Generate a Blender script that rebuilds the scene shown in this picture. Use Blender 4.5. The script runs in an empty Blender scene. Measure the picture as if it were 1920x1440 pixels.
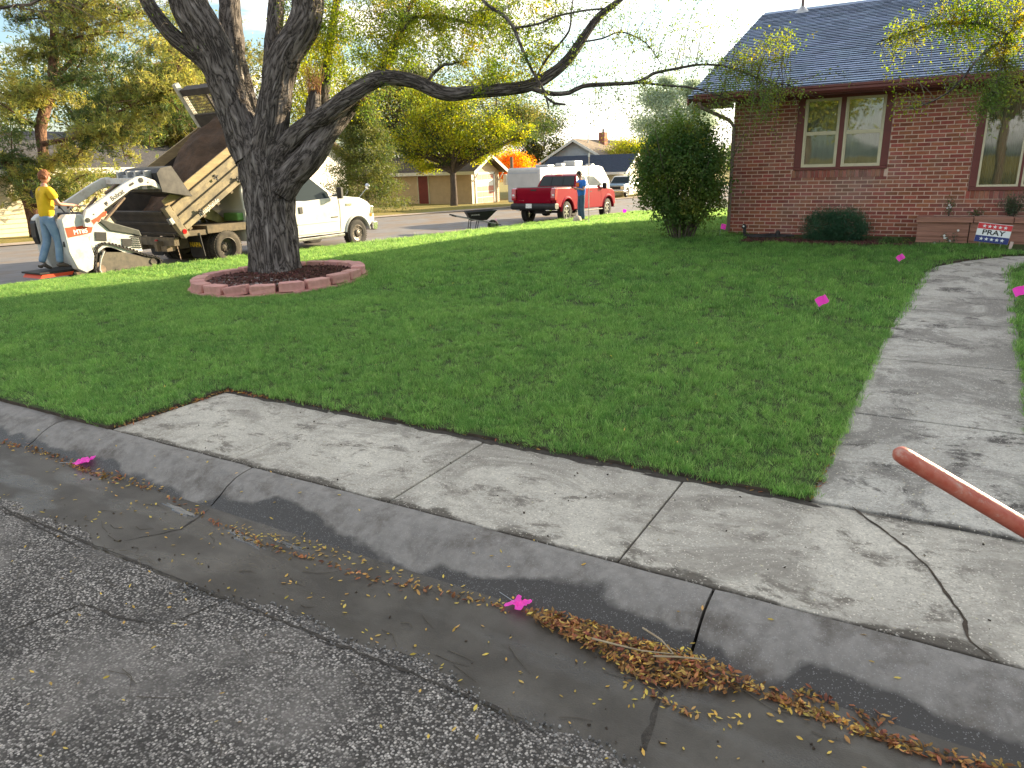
import bpy, bmesh, math, random
import numpy as np
from mathutils import Vector, Matrix, Euler, noise
rnd = random.Random(11)
NP = np.random.default_rng(5)
S = bpy.context.scene
COL = S.collection
PI = math.pi

# ---------------- camera ----------------
cam_d = bpy.data.cameras.new('camera')
cam_d.sensor_width = 36.0
cam_d.lens = 36.0 * 1340 / 1920
cam_d.clip_start = 0.05
cam_d.clip_end = 3000
cam = bpy.data.objects.new('camera', cam_d)
COL.objects.link(cam)
cam.matrix_world = Matrix(((0.862965, -0.123302, 0.489988, 0), (0.504449, 0.265313, -0.821669, 0), (-0.028687, 0.956246, 0.291155, 1.9), (0, 0, 0, 1)))
S.camera = cam

# ---------------- light ----------------
SUN_AZ, SUN_EL = 64.0, 13.8          # degrees, azimuth counted from +X towards +Y
sd = Vector((math.cos(math.radians(SUN_EL)) * math.cos(math.radians(SUN_AZ)),
             math.cos(math.radians(SUN_EL)) * math.sin(math.radians(SUN_AZ)),
             math.sin(math.radians(SUN_EL))))
sun_d = bpy.data.lights.new('sun', 'SUN')
sun_d.energy = 5.0
sun_d.angle = math.radians(0.6)
sun_d.color = (1.0, 0.81, 0.54)
sun = bpy.data.objects.new('sun', sun_d)
COL.objects.link(sun)
sun.rotation_euler = (-sd).to_track_quat('-Z', 'Y').to_euler()
sun.location = (10, 30, 20)

W = bpy.data.worlds.new('World')
S.world = W
W.use_nodes = True
nt = W.node_tree
nt.nodes.clear()
def N(t, typ, **kw):
    n = t.nodes.new(typ)
    for k, v in kw.items():
        setattr(n, k, v)
    return n
out = N(nt, 'ShaderNodeOutputWorld')
bg = N(nt, 'ShaderNodeBackground')
sky = N(nt, 'ShaderNodeTexSky', sky_type='NISHITA')
sky.sun_disc = False
sky.sun_elevation = math.radians(SUN_EL)
sky.sun_rotation = math.radians(90.0 - SUN_AZ)
sky.air_density = 1.0
sky.dust_density = 2.0
sky.ozone_density = 1.5
# thin bright cloud sheet over the sky
tc = N(nt, 'ShaderNodeTexCoord')
mp = N(nt, 'ShaderNodeMapping')
mp.inputs['Scale'].default_value = (1.0, 1.0, 5.0)
ns = N(nt, 'ShaderNodeTexNoise')
ns.inputs['Scale'].default_value = 2.6
ns.inputs['Detail'].default_value = 9
ns.inputs['Roughness'].default_value = 0.6
ns.inputs['Distortion'].default_value = 0.4
cr = N(nt, 'ShaderNodeValToRGB')
cr.color_ramp.elements[0].position = 0.46
cr.color_ramp.elements[1].position = 0.62
cr.color_ramp.elements[0].color = (0.05, 0.05, 0.05, 1)
cr.color_ramp.elements[1].color = (0.92, 0.92, 0.92, 1)
mx = N(nt, 'ShaderNodeMix', data_type='RGBA')
mx.inputs['B'].default_value = (5.3, 4.85, 4.3, 1)
nt.links.new(tc.outputs['Generated'], mp.inputs['Vector'])
nt.links.new(mp.outputs['Vector'], ns.inputs['Vector'])
nt.links.new(ns.outputs['Fac'], cr.inputs['Fac'])
nt.links.new(cr.outputs['Color'], mx.inputs['Factor'])
tint = N(nt, 'ShaderNodeMix', data_type='RGBA', blend_type='MULTIPLY')
tint.inputs['Factor'].default_value = 1.0
tint.inputs['B'].default_value = (0.58, 0.68, 0.72, 1)
nt.links.new(sky.outputs['Color'], tint.inputs['A'])
nt.links.new(tint.outputs['Result'], mx.inputs['A'])
nt.links.new(mx.outputs['Result'], bg.inputs['Color'])
bg.inputs['Strength'].default_value = 0.14
nt.links.new(bg.outputs['Background'], out.inputs['Surface'])

S.view_settings.view_transform = 'Standard'
S.view_settings.look = 'None'
S.view_settings.gamma = 1
S.view_settings.use_curve_mapping = False
S.view_settings.exposure = 1.72
S.render.engine = 'CYCLES'
S.cycles.max_bounces = 6
S.cycles.transparent_max_bounces = 12

# ---------------- materials ----------------
def lnk(t, a, b): t.links.new(a, b)

def mat(name, col, col2=None, scale=5.0, detail=4, rough=0.7, bump=0.0, bscale=None, metal=0.0,
        spec=0.35, lo=0.35, hi=0.65, stretch=(1, 1, 1), transl=0.0, island=0.0, coat=0.0, dirt=None,
        dirt_scale=3.0, dirt_lo=0.5, dirt_hi=0.7, rough2=None, objrand=0.0, world=False):
    """principled surface; two colours mixed by noise, optional third dirt colour, grain bump"""
    m = bpy.data.materials.new(name)
    m.use_nodes = True
    t = m.node_tree
    b = t.nodes['Principled BSDF']
    b.inputs['Roughness'].default_value = rough
    b.inputs['Metallic'].default_value = metal
    b.inputs['Specular IOR Level'].default_value = spec
    b.inputs['Coat Weight'].default_value = coat
    b.inputs['Coat Roughness'].default_value = 0.06
    if world:
        g = N(t, 'ShaderNodeNewGeometry'); vec = g.outputs['Position']
    else:
        g = N(t, 'ShaderNodeTexCoord'); vec = g.outputs['Object']
    mpn = N(t, 'ShaderNodeMapping')
    mpn.inputs['Scale'].default_value = stretch
    lnk(t, vec, mpn.inputs['Vector']); vec = mpn.outputs['Vector']
    c = None
    if col2 is not None:
        n = N(t, 'ShaderNodeTexNoise')
        n.inputs['Scale'].default_value = scale
        n.inputs['Detail'].default_value = detail
        n.inputs['Roughness'].default_value = 0.62
        lnk(t, vec, n.inputs['Vector'])
        r = N(t, 'ShaderNodeMapRange')
        r.inputs['From Min'].default_value = lo
        r.inputs['From Max'].default_value = hi
        lnk(t, n.outputs['Fac'], r.inputs['Value'])
        x = N(t, 'ShaderNodeMix', data_type='RGBA')
        x.inputs['A'].default_value = (*col, 1)
        x.inputs['B'].default_value = (*col2, 1)
        lnk(t, r.outputs['Result'], x.inputs['Factor'])
        c = x.outputs['Result']
    else:
        x = N(t, 'ShaderNodeRGB'); x.outputs[0].default_value = (*col, 1); c = x.outputs[0]
    if dirt is not None:
        n = N(t, 'ShaderNodeTexNoise')
        n.inputs['Scale'].default_value = dirt_scale
        n.inputs['Detail'].default_value = 8
        n.inputs['Roughness'].default_value = 0.7
        lnk(t, vec, n.inputs['Vector'])
        r = N(t, 'ShaderNodeMapRange')
        r.inputs['From Min'].default_value = dirt_lo
        r.inputs['From Max'].default_value = dirt_hi
        lnk(t, n.outputs['Fac'], r.inputs['Value'])
        x = N(t, 'ShaderNodeMix', data_type='RGBA')
        lnk(t, c, x.inputs['A'])
        x.inputs['B'].default_value = (*dirt, 1)
        lnk(t, r.outputs['Result'], x.inputs['Factor'])
        c = x.outputs['Result']
        if rough2 is not None:
            rr = N(t, 'ShaderNodeMapRange')
            rr.inputs['To Min'].default_value = rough
            rr.inputs['To Max'].default_value = rough2
            lnk(t, r.outputs['Result'], rr.inputs['Value'])
            lnk(t, rr.outputs['Result'], b.inputs['Roughness'])
    if island or objrand:
        if island:
            g2 = N(t, 'ShaderNodeNewGeometry'); rv = g2.outputs['Random Per Island']; amt = island
        else:
            g2 = N(t, 'ShaderNodeObjectInfo'); rv = g2.outputs['Random']; amt = objrand
        h = N(t, 'ShaderNodeHueSaturation')
        r = N(t, 'ShaderNodeMapRange')
        r.inputs['To Min'].default_value = 1 - amt
        r.inputs['To Max'].default_value = 1 + amt
        lnk(t, rv, r.inputs['Value'])
        lnk(t, r.outputs['Result'], h.inputs['Value'])
        w = N(t, 'ShaderNodeTexWhiteNoise', noise_dimensions='1D')
        lnk(t, rv, w.inputs['W'])
        r2 = N(t, 'ShaderNodeMapRange')
        r2.inputs['To Min'].default_value = 0.5 - 0.06 * amt
        r2.inputs['To Max'].default_value = 0.5 + 0.06 * amt
        lnk(t, w.outputs['Value'], r2.inputs['Value'])
        lnk(t, r2.outputs['Result'], h.inputs['Hue'])
        lnk(t, c, h.inputs['Color'])
        c = h.outputs['Color']
    lnk(t, c, b.inputs['Base Color'])
    if bump:
        n = N(t, 'ShaderNodeTexNoise')
        n.inputs['Scale'].default_value = bscale or scale * 6
        n.inputs['Detail'].default_value = 6
        n.inputs['Roughness'].default_value = 0.65
        lnk(t, vec, n.inputs['Vector'])
        bp_ = N(t, 'ShaderNodeBump')
        bp_.inputs['Strength'].default_value = 1.0
        bp_.inputs['Distance'].default_value = bump
        lnk(t, n.outputs['Fac'], bp_.inputs['Height'])
        lnk(t, bp_.outputs['Normal'], b.inputs['Normal'])
    if transl:
        o = t.nodes['Material Output']
        tr_ = N(t, 'ShaderNodeBsdfTranslucent')
        hs = N(t, 'ShaderNodeHueSaturation')
        hs.inputs['Saturation'].default_value = 1.12
        hs.inputs['Value'].default_value = 2.1
        lnk(t, c, hs.inputs['Color'])
        lnk(t, hs.outputs['Color'], tr_.inputs['Color'])
        ms = N(t, 'ShaderNodeMixShader')
        ms.inputs[0].default_value = transl
        lnk(t, b.outputs[0], ms.inputs[1])
        lnk(t, tr_.outputs[0], ms.inputs[2])
        lnk(t, ms.outputs[0], o.inputs['Surface'])
    return m

# ---------------- mesh helpers ----------------
class MB:
    def __init__(self):
        self.v = []; self.f = []; self.m = []
    def add(self, vs, fs, m=0):
        o = len(self.v)
        self.v += [tuple(p) for p in vs]
        self.f += [tuple(i + o for i in f) for f in fs]
        self.m += [m] * len(fs)
        return self
    def box(self, x0, x1, y0, y1, z0, z1, m=0):
        v = [(x0, y0, z0), (x1, y0, z0), (x1, y1, z0), (x0, y1, z0), (x0, y0, z1), (x1, y0, z1), (x1, y1, z1), (x0, y1, z1)]
        return self.add(v, [(0, 3, 2, 1), (4, 5, 6, 7), (0, 1, 5, 4), (1, 2, 6, 5), (2, 3, 7, 6), (3, 0, 4, 7)], m)
    def obox(self, c, s, rot=None, m=0):
        M = (rot or Matrix.Identity(3))
        c = Vector(c)
        v = [c + M @ Vector((sx * s[0] / 2, sy * s[1] / 2, sz * s[2] / 2)) for sz in (-1, 1) for sx, sy in ((-1, -1), (1, -1), (1, 1), (-1, 1))]
        return self.add(v, [(0, 3, 2, 1), (4, 5, 6, 7), (0, 1, 5, 4), (1, 2, 6, 5), (2, 3, 7, 6), (3, 0, 4, 7)], m)
    def beam(self, a, b, w, h, m=0):
        a = Vector(a); b = Vector(b); d = (b - a)
        L = d.length; d.normalize()
        up = Vector((0, 0, 1)) if abs(d.z) < 0.95 else Vector((1, 0, 0))
        x = d.cross(up).normalized(); z = x.cross(d)
        M = Matrix((x, d, z)).transposed()
        return self.obox((a + b) / 2, (w, L, h), M, m)
    def prism(self, poly, a0, a1, axis='X', m=0):
        n = len(poly)
        ar = sum(poly[i][0] * poly[(i + 1) % n][1] - poly[(i + 1) % n][0] * poly[i][1] for i in range(n))
        if ar < 0: poly = poly[::-1]
        def P(p, a):
            if axis == 'X': return (a, p[0], p[1])
            if axis == 'Y': return (p[0], a, p[1])
            return (p[0], p[1], a)
        v = [P(p, a0) for p in poly] + [P(p, a1) for p in poly]
        fl = (axis == 'Y')
        lo = tuple(range(n)); hi = tuple(range(n, 2 * n))
        fs = [lo if fl else lo[::-1], hi[::-1] if fl else hi]
        for i in range(n):
            j = (i + 1) % n
            fs.append((i + n, j + n, j, i) if fl else (i, j, j + n, i + n))
        return self.add(v, fs, m)
    def tube(self, pts, rad, n=8, m=0, cap=True, jit=0.0, lump=None):
        pts = [Vector(p) for p in pts]
        if not isinstance(rad, (list, tuple)): rad = [rad] * len(pts)
        k = len(pts)
        if k < 2: return self
        tg = []
        for i in range(k):
            d = (pts[min(i + 1, k - 1)] - pts[max(i - 1, 0)])
            tg.append(d.normalized() if d.length > 1e-9 else Vector((0, 0, 1)))
        up = Vector((0, 0, 1)) if abs(tg[0].z) < 0.9 else Vector((1, 0, 0))
        x = tg[0].cross(up).normalized()
        vs = []
        for i in range(k):
            x = (x - tg[i] * x.dot(tg[i])).normalized()
            y = tg[i].cross(x)
            for j in range(n):
                a = 2 * PI * j / n
                r = rad[i] * (1 + (jit * (rnd.random() - .5) if jit else 0))
                d = x * math.cos(a) + y * math.sin(a)
                if lump: r *= lump(i, a, pts[i])
                vs.append(pts[i] + d * r)
        fs = [(i * n + j, i * n + (j + 1) % n, (i + 1) * n + (j + 1) % n, (i + 1) * n + j) for i in range(k - 1) for j in range(n)]
        if cap:
            fs.append(tuple(range(n))[::-1]); fs.append(tuple(range((k - 1) * n, k * n)))
        return self.add(vs, fs, m)
    def cyl(self, a, b, r, n=16, m=0, r2=None):
        return self.tube([a, b], [r, r if r2 is None else r2], n, m)
    def lathe(self, prof, c=(0, 0, 0), axis='X', n=24, m=0, close=False):
        """prof: (r, h) pairs along the axis"""
        vs = []; k = len(prof)
        for r, h in prof:
            for j in range(n):
                a = 2 * PI * j / n; u = r * math.cos(a); w = r * math.sin(a)
                p = (h, u, w) if axis == 'X' else ((w, h, u) if axis == 'Y' else (u, w, h))
                vs.append((p[0] + c[0], p[1] + c[1], p[2] + c[2]))
        fs = [(i * n + j, i * n + (j + 1) % n, (i + 1) * n + (j + 1) % n, (i + 1) * n + j) for i in range(k - 1) for j in range(n)]
        if close:
            fs += [((k - 1) * n + j, (k - 1) * n + (j + 1) % n, (j + 1) % n, j) for j in range(n)]
        return self.add(vs, fs, m)
    def build(self, name, mats, parent=None, smooth=None, bevel=0, seg=2, fix=True, label=None, kind=None, loc=None):
        me = bpy.data.meshes.new(name)
        me.from_pydata(self.v, [], self.f)
        if not isinstance(mats, (list, tuple)): mats = [mats]
        for q in mats: me.materials.append(q)
        if len(mats) > 1: me.polygons.foreach_set('material_index', self.m)
        if fix:
            bm = bmesh.new(); bm.from_mesh(me)
            bmesh.ops.recalc_face_normals(bm, faces=bm.faces)
            bm.to_mesh(me); bm.free()
        if smooth:
            me.polygons.foreach_set('use_smooth', [True] * len(me.polygons))
            me.set_sharp_from_angle(angle=math.radians(smooth))
        me.update()
        o = link(name, me, parent)
        if bevel:
            b = o.modifiers.new('bevel', 'BEVEL'); b.width = bevel; b.segments = seg
            b.limit_method = 'ANGLE'; b.angle_limit = math.radians(35); b.use_clamp_overlap = True
        if label: o['label'] = label
        if kind: o['kind'] = kind
        if loc: o.location = loc
        return o

def link(name, data, parent=None):
    o = bpy.data.objects.new(name, data)
    COL.objects.link(o)
    if parent is not None: o.parent = parent
    return o

def tag(o, label, cat, group=None, kind=None):
    if kind: o['kind'] = kind
    if label: o['label'] = label
    if cat: o['category'] = cat
    if group: o['group'] = group
    return o

def thing(name, label, cat, loc=(0, 0, 0), rz=0.0, group=None):
    o = link(name, None)
    o.location = loc; o.rotation_euler = (0, 0, rz)
    o.empty_display_size = 0.3
    return tag(o, label, cat, group)

def struct(o): o['kind'] = 'structure'; return o
def stuff(o): o['kind'] = 'stuff'; return o

def dup(o, parent=None):
    c = o.copy(); COL.objects.link(c)
    if parent is not None: c.parent = parent
    for ch in list(o.children): dup(ch, c)
    return c

def fastmesh(name, V, mats, parent=None, midx=None, k=4):
    """V: (n,k,3) array of faces"""
    n = V.shape[0]
    me = bpy.data.meshes.new(name)
    me.vertices.add(n * k); me.vertices.foreach_set('co', V.reshape(-1).astype(np.float32))
    me.loops.add(n * k); me.loops.foreach_set('vertex_index', np.arange(n * k, dtype=np.int32))
    me.polygons.add(n)
    me.polygons.foreach_set('loop_start', np.arange(0, n * k, k, dtype=np.int32))
    if not isinstance(mats, (list, tuple)): mats = [mats]
    for q in mats: me.materials.append(q)
    if midx is not None: me.polygons.foreach_set('material_index', midx.astype(np.int32))
    me.update(calc_edges=True)
    return link(name, me, parent)

def rand_dirs(n, up=0.0):
    d = NP.normal(size=(n, 3)); d[:, 2] += up
    return d / np.linalg.norm(d, axis=1, keepdims=True)

def leafquads(P, L, Wd, droop=0.0, flat=0.0):
    """leaf-shaped kites at positions P: length L, width Wd"""
    n = len(P)
    a = NP.normal(size=(n, 3)); a[:, 2] -= droop
    a /= np.linalg.norm(a, axis=1, keepdims=True)
    b = NP.normal(size=(n, 3)); b[:, 2] *= (1 - flat)
    b -= a * (a * b).sum(1, keepdims=True)
    b /= np.linalg.norm(b, axis=1, keepdims=True) + 1e-9
    L = (L * NP.uniform(.7, 1.25, n))[:, None]; Wd = (Wd * NP.uniform(.7, 1.25, n))[:, None]
    V = np.stack([P, P + a * L * .45 + b * Wd * .5, P + a * L, P + a * L * .45 - b * Wd * .5], 1)
    return V

def text_mesh(name, s, m, parent, size, mw, depth=0.002, shear=0.0, bold=0.0, sx=1.0):
    c = bpy.data.curves.new(name, 'FONT')
    c.body = s; c.size = size; c.extrude = depth; c.align_x = 'CENTER'; c.align_y = 'CENTER'
    c.shear = shear; c.offset = bold; c.resolution_u = 3
    o = bpy.data.objects.new('tmp', c); COL.objects.link(o)
    dg = bpy.context.evaluated_depsgraph_get()
    me = bpy.data.meshes.new_from_object(o.evaluated_get(dg))
    bpy.data.objects.remove(o)
    me.name = name
    if sx != 1.0: me.transform(Matrix.Diagonal((sx, 1, 1, 1)))
    me.materials.clear(); me.materials.append(m)
    o = link(name, me, parent)
    o.matrix_local = mw
    return o

def basis(ex, ey, loc):
    ex = Vector(ex).normalized(); ey = Vector(ey); ez = ex.cross(ey).normalized(); ey = ez.cross(ex)
    M = Matrix((ex, ey, ez)).transposed().to_4x4(); M.translation = Vector(loc)
    return M

# ---------------- terrain ----------------
def ss(t): t = min(1.0, max(0.0, t)); return t * t * (3 - 2 * t)
def zs(Y):
    if Y < 6: return -.13 + ss((Y - 2.0) / 4.0) * .1475
    return -.08 - .0195 * (min(Y, 60) - 11)
def xk(Y): return -14.05 + .05 * (Y - 11)
def lawnz(X, Y):
    if Y < 15: base = .044 * (max(Y, 4.08) - 4.08)
    else: base = .48 - .035 * (min(Y, 45) - 15)
    e = zs(Y) + .12
    t = ss((X - xk(Y)) / 8.0)
    return e * (1 - t) + base * t
SW = 12.0   # side street width

# ================= ground materials =================
def asphalt_mat(name, dark, light, sc=95, warm=(0.30, 0.24, 0.20)):
    m = bpy.data.materials.new(name); m.use_nodes = True
    t = m.node_tree; b = t.nodes['Principled BSDF']
    g = N(t, 'ShaderNodeNewGeometry'); P = g.outputs['Position']
    v = N(t, 'ShaderNodeTexVoronoi'); v.inputs['Scale'].default_value = sc
    v2 = N(t, 'ShaderNodeTexVoronoi', feature='F1'); v2.inputs['Scale'].default_value = sc * 2.3
    big = N(t, 'ShaderNodeTexNoise'); big.inputs['Scale'].default_value = 1.1; big.inputs['Detail'].default_value = 8; big.inputs['Roughness'].default_value = .68
    for q in (v, v2, big): lnk(t, P, q.inputs['Vector'])
    sep = N(t, 'ShaderNodeSeparateColor'); lnk(t, v.outputs['Color'], sep.inputs[0])
    cr = N(t, 'ShaderNodeValToRGB')
    e = cr.color_ramp.elements
    e[0].position = 0.0; e[0].color = (*[c * .55 for c in dark], 1)
    e[1].position = 1.0; e[1].color = (*[min(1, c * 1.5) for c in light], 1)
    x = cr.color_ramp.elements.new(.22); x.color = (*dark, 1)
    x = cr.color_ramp.elements.new(.52); x.color = (*[a * .62 + c * .38 for a, c in zip(dark, light)], 1)
    x = cr.color_ramp.elements.new(.84); x.color = (*light, 1)
    lnk(t, sep.outputs[0], cr.inputs['Fac'])
    # stones fade to binder at their rims
    mr = N(t, 'ShaderNodeMapRange'); mr.inputs['From Min'].default_value = .42; mr.inputs['From Max'].default_value = .66
    lnk(t, v.outputs['Distance'], mr.inputs['Value'])
    mx_ = N(t, 'ShaderNodeMix', data_type='RGBA'); mx_.inputs['B'].default_value = (*[c * .6 for c in dark], 1)
    lnk(t, mr.outputs['Result'], mx_.inputs['Factor']); lnk(t, cr.outputs['Color'], mx_.inputs['A'])
    mr2 = N(t, 'ShaderNodeMapRange'); mr2.inputs['From Min'].default_value = .50; mr2.inputs['From Max'].default_value = .62
    lnk(t, big.outputs['Fac'], mr2.inputs['Value'])
    mu = N(t, 'ShaderNodeMix', data_type='RGBA'); mu.inputs['B'].default_value = (*[(a * 1.2 + c * .55) / 1.55 for a, c in zip(dark, light)], 1)
    fac = N(t, 'ShaderNodeMath', operation='MULTIPLY'); fac.inputs[1].default_value = .72
    lnk(t, mr2.outputs['Result'], fac.inputs[0]); lnk(t, fac.outputs[0], mu.inputs['Factor'])
    lnk(t, mx_.outputs['Result'], mu.inputs['A'])
    big2 = N(t, 'ShaderNodeTexNoise'); big2.inputs['Scale'].default_value = 2.7; big2.inputs['Detail'].default_value = 6
    lnk(t, P, big2.inputs['Vector'])
    mr3 = N(t, 'ShaderNodeMapRange'); mr3.inputs['From Min'].default_value = .5; mr3.inputs['From Max'].default_value = .72; mr3.inputs['To Max'].default_value = .55
    lnk(t, big2.outputs['Fac'], mr3.inputs['Value'])
    md = N(t, 'ShaderNodeMix', data_type='RGBA'); md.inputs['B'].default_value = (*[c * .55 for c in dark], 1)
    lnk(t, mr3.outputs['Result'], md.inputs['Factor']); lnk(t, mu.outputs['Result'], md.inputs['A'])
    lnk(t, md.outputs['Result'], b.inputs['Base Color'])
    b.inputs['Roughness'].default_value = .82; b.inputs['Specular IOR Level'].default_value = .3
    bm_ = N(t, 'ShaderNodeBump'); bm_.inputs['Distance'].default_value = .006; bm_.invert = True
    ad = N(t, 'ShaderNodeMath', operation='ADD')
    lnk(t, v.outputs['Distance'], ad.inputs[0]); lnk(t, v2.outputs['Distance'], ad.inputs[1])
    lnk(t, ad.outputs[0], bm_.inputs['Height']); lnk(t, bm_.outputs['Normal'], b.inputs['Normal'])
    return m

M_asph = asphalt_mat('asphalt', (0.115, 0.103, 0.092), (0.50, 0.455, 0.41), 96)
M_asph2 = mat('worn_asphalt', (0.23, 0.22, 0.215), (0.17, 0.16, 0.16), scale=3.0, detail=9, rough=.85, bump=.004, bscale=60, dirt=(0.20, 0.15, 0.11), dirt_scale=.6, dirt_lo=.46, dirt_hi=.62, world=True, stretch=(1, .5, 1))

def conc_mat(name, light, mid, stain, amt, seed, sx=1.0, sy=1.0, edges=()):
    m = bpy.data.materials.new(name); m.use_nodes = True
    t = m.node_tree; b = t.nodes['Principled BSDF']
    g = N(t, 'ShaderNodeNewGeometry'); mp_ = N(t, 'ShaderNodeMapping'); mp_.inputs['Location'].default_value = (seed, seed * 1.7, 0); mp_.inputs['Scale'].default_value = (sx, sy, 1)
    lnk(t, g.outputs['Position'], mp_.inputs['Vector'])
    def noi(sc, det, rg=.6, dist=0.0, vec=None):
        n = N(t, 'ShaderNodeTexNoise'); n.inputs['Scale'].default_value = sc; n.inputs['Detail'].default_value = det; n.inputs['Roughness'].default_value = rg; n.inputs['Distortion'].default_value = dist
        lnk(t, vec or mp_.outputs[0], n.inputs['Vector']); return n.outputs['Fac']
    def rng(s, a, c, lo=0.0, hi=1.0):
        r = N(t, 'ShaderNodeMapRange'); r.inputs['From Min'].default_value = a; r.inputs['From Max'].default_value = c; r.inputs['To Min'].default_value = lo; r.inputs['To Max'].default_value = hi
        lnk(t, s, r.inputs['Value']); return r.outputs['Result']
    def mix(f, A, B):
        x = N(t, 'ShaderNodeMix', data_type='RGBA'); lnk(t, f, x.inputs['Factor'])
        if isinstance(A, tuple): x.inputs['A'].default_value = (*A, 1)
        else: lnk(t, A, x.inputs['A'])
        if isinstance(B, tuple): x.inputs['B'].default_value = (*B, 1)
        else: lnk(t, B, x.inputs['B'])
        return x.outputs['Result']
    def mul(a, c):
        x = N(t, 'ShaderNodeMath', operation='MULTIPLY'); lnk(t, a, x.inputs[0])
        if isinstance(c, float): x.inputs[1].default_value = c
        else: lnk(t, c, x.inputs[1])
        return x.outputs[0]
    c = mix(rng(noi(1.1, 5, .6, .6), .36, .64), light, mid)
    c = mix(rng(noi(55, 6, .7), .42, .66, 0, .55), c, tuple(v * .55 for v in mid))                     # fine mottling
    c = mix(mul(rng(noi(7.5, 10, .78, .4), .47, .60), rng(noi(.9, 4, .6, .8), .38, .60, .15, 1.0)), c, tuple(v * .75 + .25 * s for v, s in zip(mid, stain)))
    c = mix(mul(rng(noi(3.1, 12, .76, .4), .53, .61), amt), c, stain)                                # mud smears
    c = mix(mul(rng(noi(1.15, 12, .74, .9), .485, .60), 1.1 * amt), c, tuple(v * .45 + .55 * s for v, s in zip(mid, stain)))
    if edges:       # soil washed into the joints: irregular borders of damp dirt
        sx_ = N(t, 'ShaderNodeSeparateXYZ'); lnk(t, g.outputs['Position'], sx_.inputs[0])
        for ye_, wd_ in edges:
            d1 = N(t, 'ShaderNodeMath', operation='SUBTRACT'); d1.inputs[1].default_value = ye_; lnk(t, sx_.outputs['Y'], d1.inputs[0])
            d2 = N(t, 'ShaderNodeMath', operation='ABSOLUTE'); lnk(t, d1.outputs[0], d2.inputs[0])
            q = N(t, 'ShaderNodeMath', operation='MULTIPLY_ADD'); q.inputs[1].default_value = -wd_ * 5.0; q.inputs[2].default_value = wd_ * 2.45; lnk(t, noi(1.9, 10, .66, .3), q.inputs[0])
            s_ = N(t, 'ShaderNodeMath', operation='ADD'); lnk(t, d2.outputs[0], s_.inputs[0]); lnk(t, q.outputs[0], s_.inputs[1])
            c = mix(rng(s_.outputs[0], .0, .035, .88, 0), c, tuple(x_ * .75 for x_ in stain))
    v = N(t, 'ShaderNodeTexVoronoi'); v.inputs['Scale'].default_value = 150; lnk(t, g.outputs['Position'], v.inputs['Vector'])
    sp = N(t, 'ShaderNodeSeparateColor'); lnk(t, v.outputs['Color'], sp.inputs[0])
    c = mix(rng(sp.outputs[1], .9, 1.0, 0, .6), c, tuple(v_ * .45 for v_ in mid)); c = mix(rng(sp.outputs[0], .93, 1.0, 0, .6), c, tuple(min(1, v_ * 1.5) for v_ in light))
    lnk(t, c, b.inputs['Base Color']); b.inputs['Roughness'].default_value = .86; b.inputs['Specular IOR Level'].default_value = .3
    bp_ = N(t, 'ShaderNodeBump'); bp_.inputs['Distance'].default_value = .0035; lnk(t, noi(140, 5, .7), bp_.inputs['Height']); lnk(t, bp_.outputs['Normal'], b.inputs['Normal'])
    return m
M_conc = conc_mat('slab_concrete', (0.63, 0.585, 0.495), (0.44, 0.405, 0.345), (0.105, 0.088, 0.070), .75, 0.0, 1, 1.4, ((2.965, .085), (4.075, .05)))
M_walk = conc_mat('walk_concrete', (0.56, 0.53, 0.465), (0.385, 0.36, 0.315), (0.095, 0.085, 0.075), 1.0, 3.7, .9, 1.0, ((4.10, .07),))
M_soil = mat('dark_soil', (0.045, 0.034, 0.025), (0.09, 0.068, 0.05), scale=14, rough=.95, bump=.012, bscale=60, world=True)
M_joint = mat('joint_dirt', (0.035, 0.030, 0.025), (0.07, 0.06, 0.05), scale=30, rough=.95, bump=.004, world=True)
M_lawn_base = mat('turf_base', (0.035, 0.060, 0.014), (0.055, 0.075, 0.02), scale=6, rough=.95, bump=.01, world=True)
M_dry = mat('autumn_grass', (0.20, 0.19, 0.045), (0.30, 0.22, 0.06), scale=1.2, detail=9, rough=.95, bump=.03, bscale=20, world=True)

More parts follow.
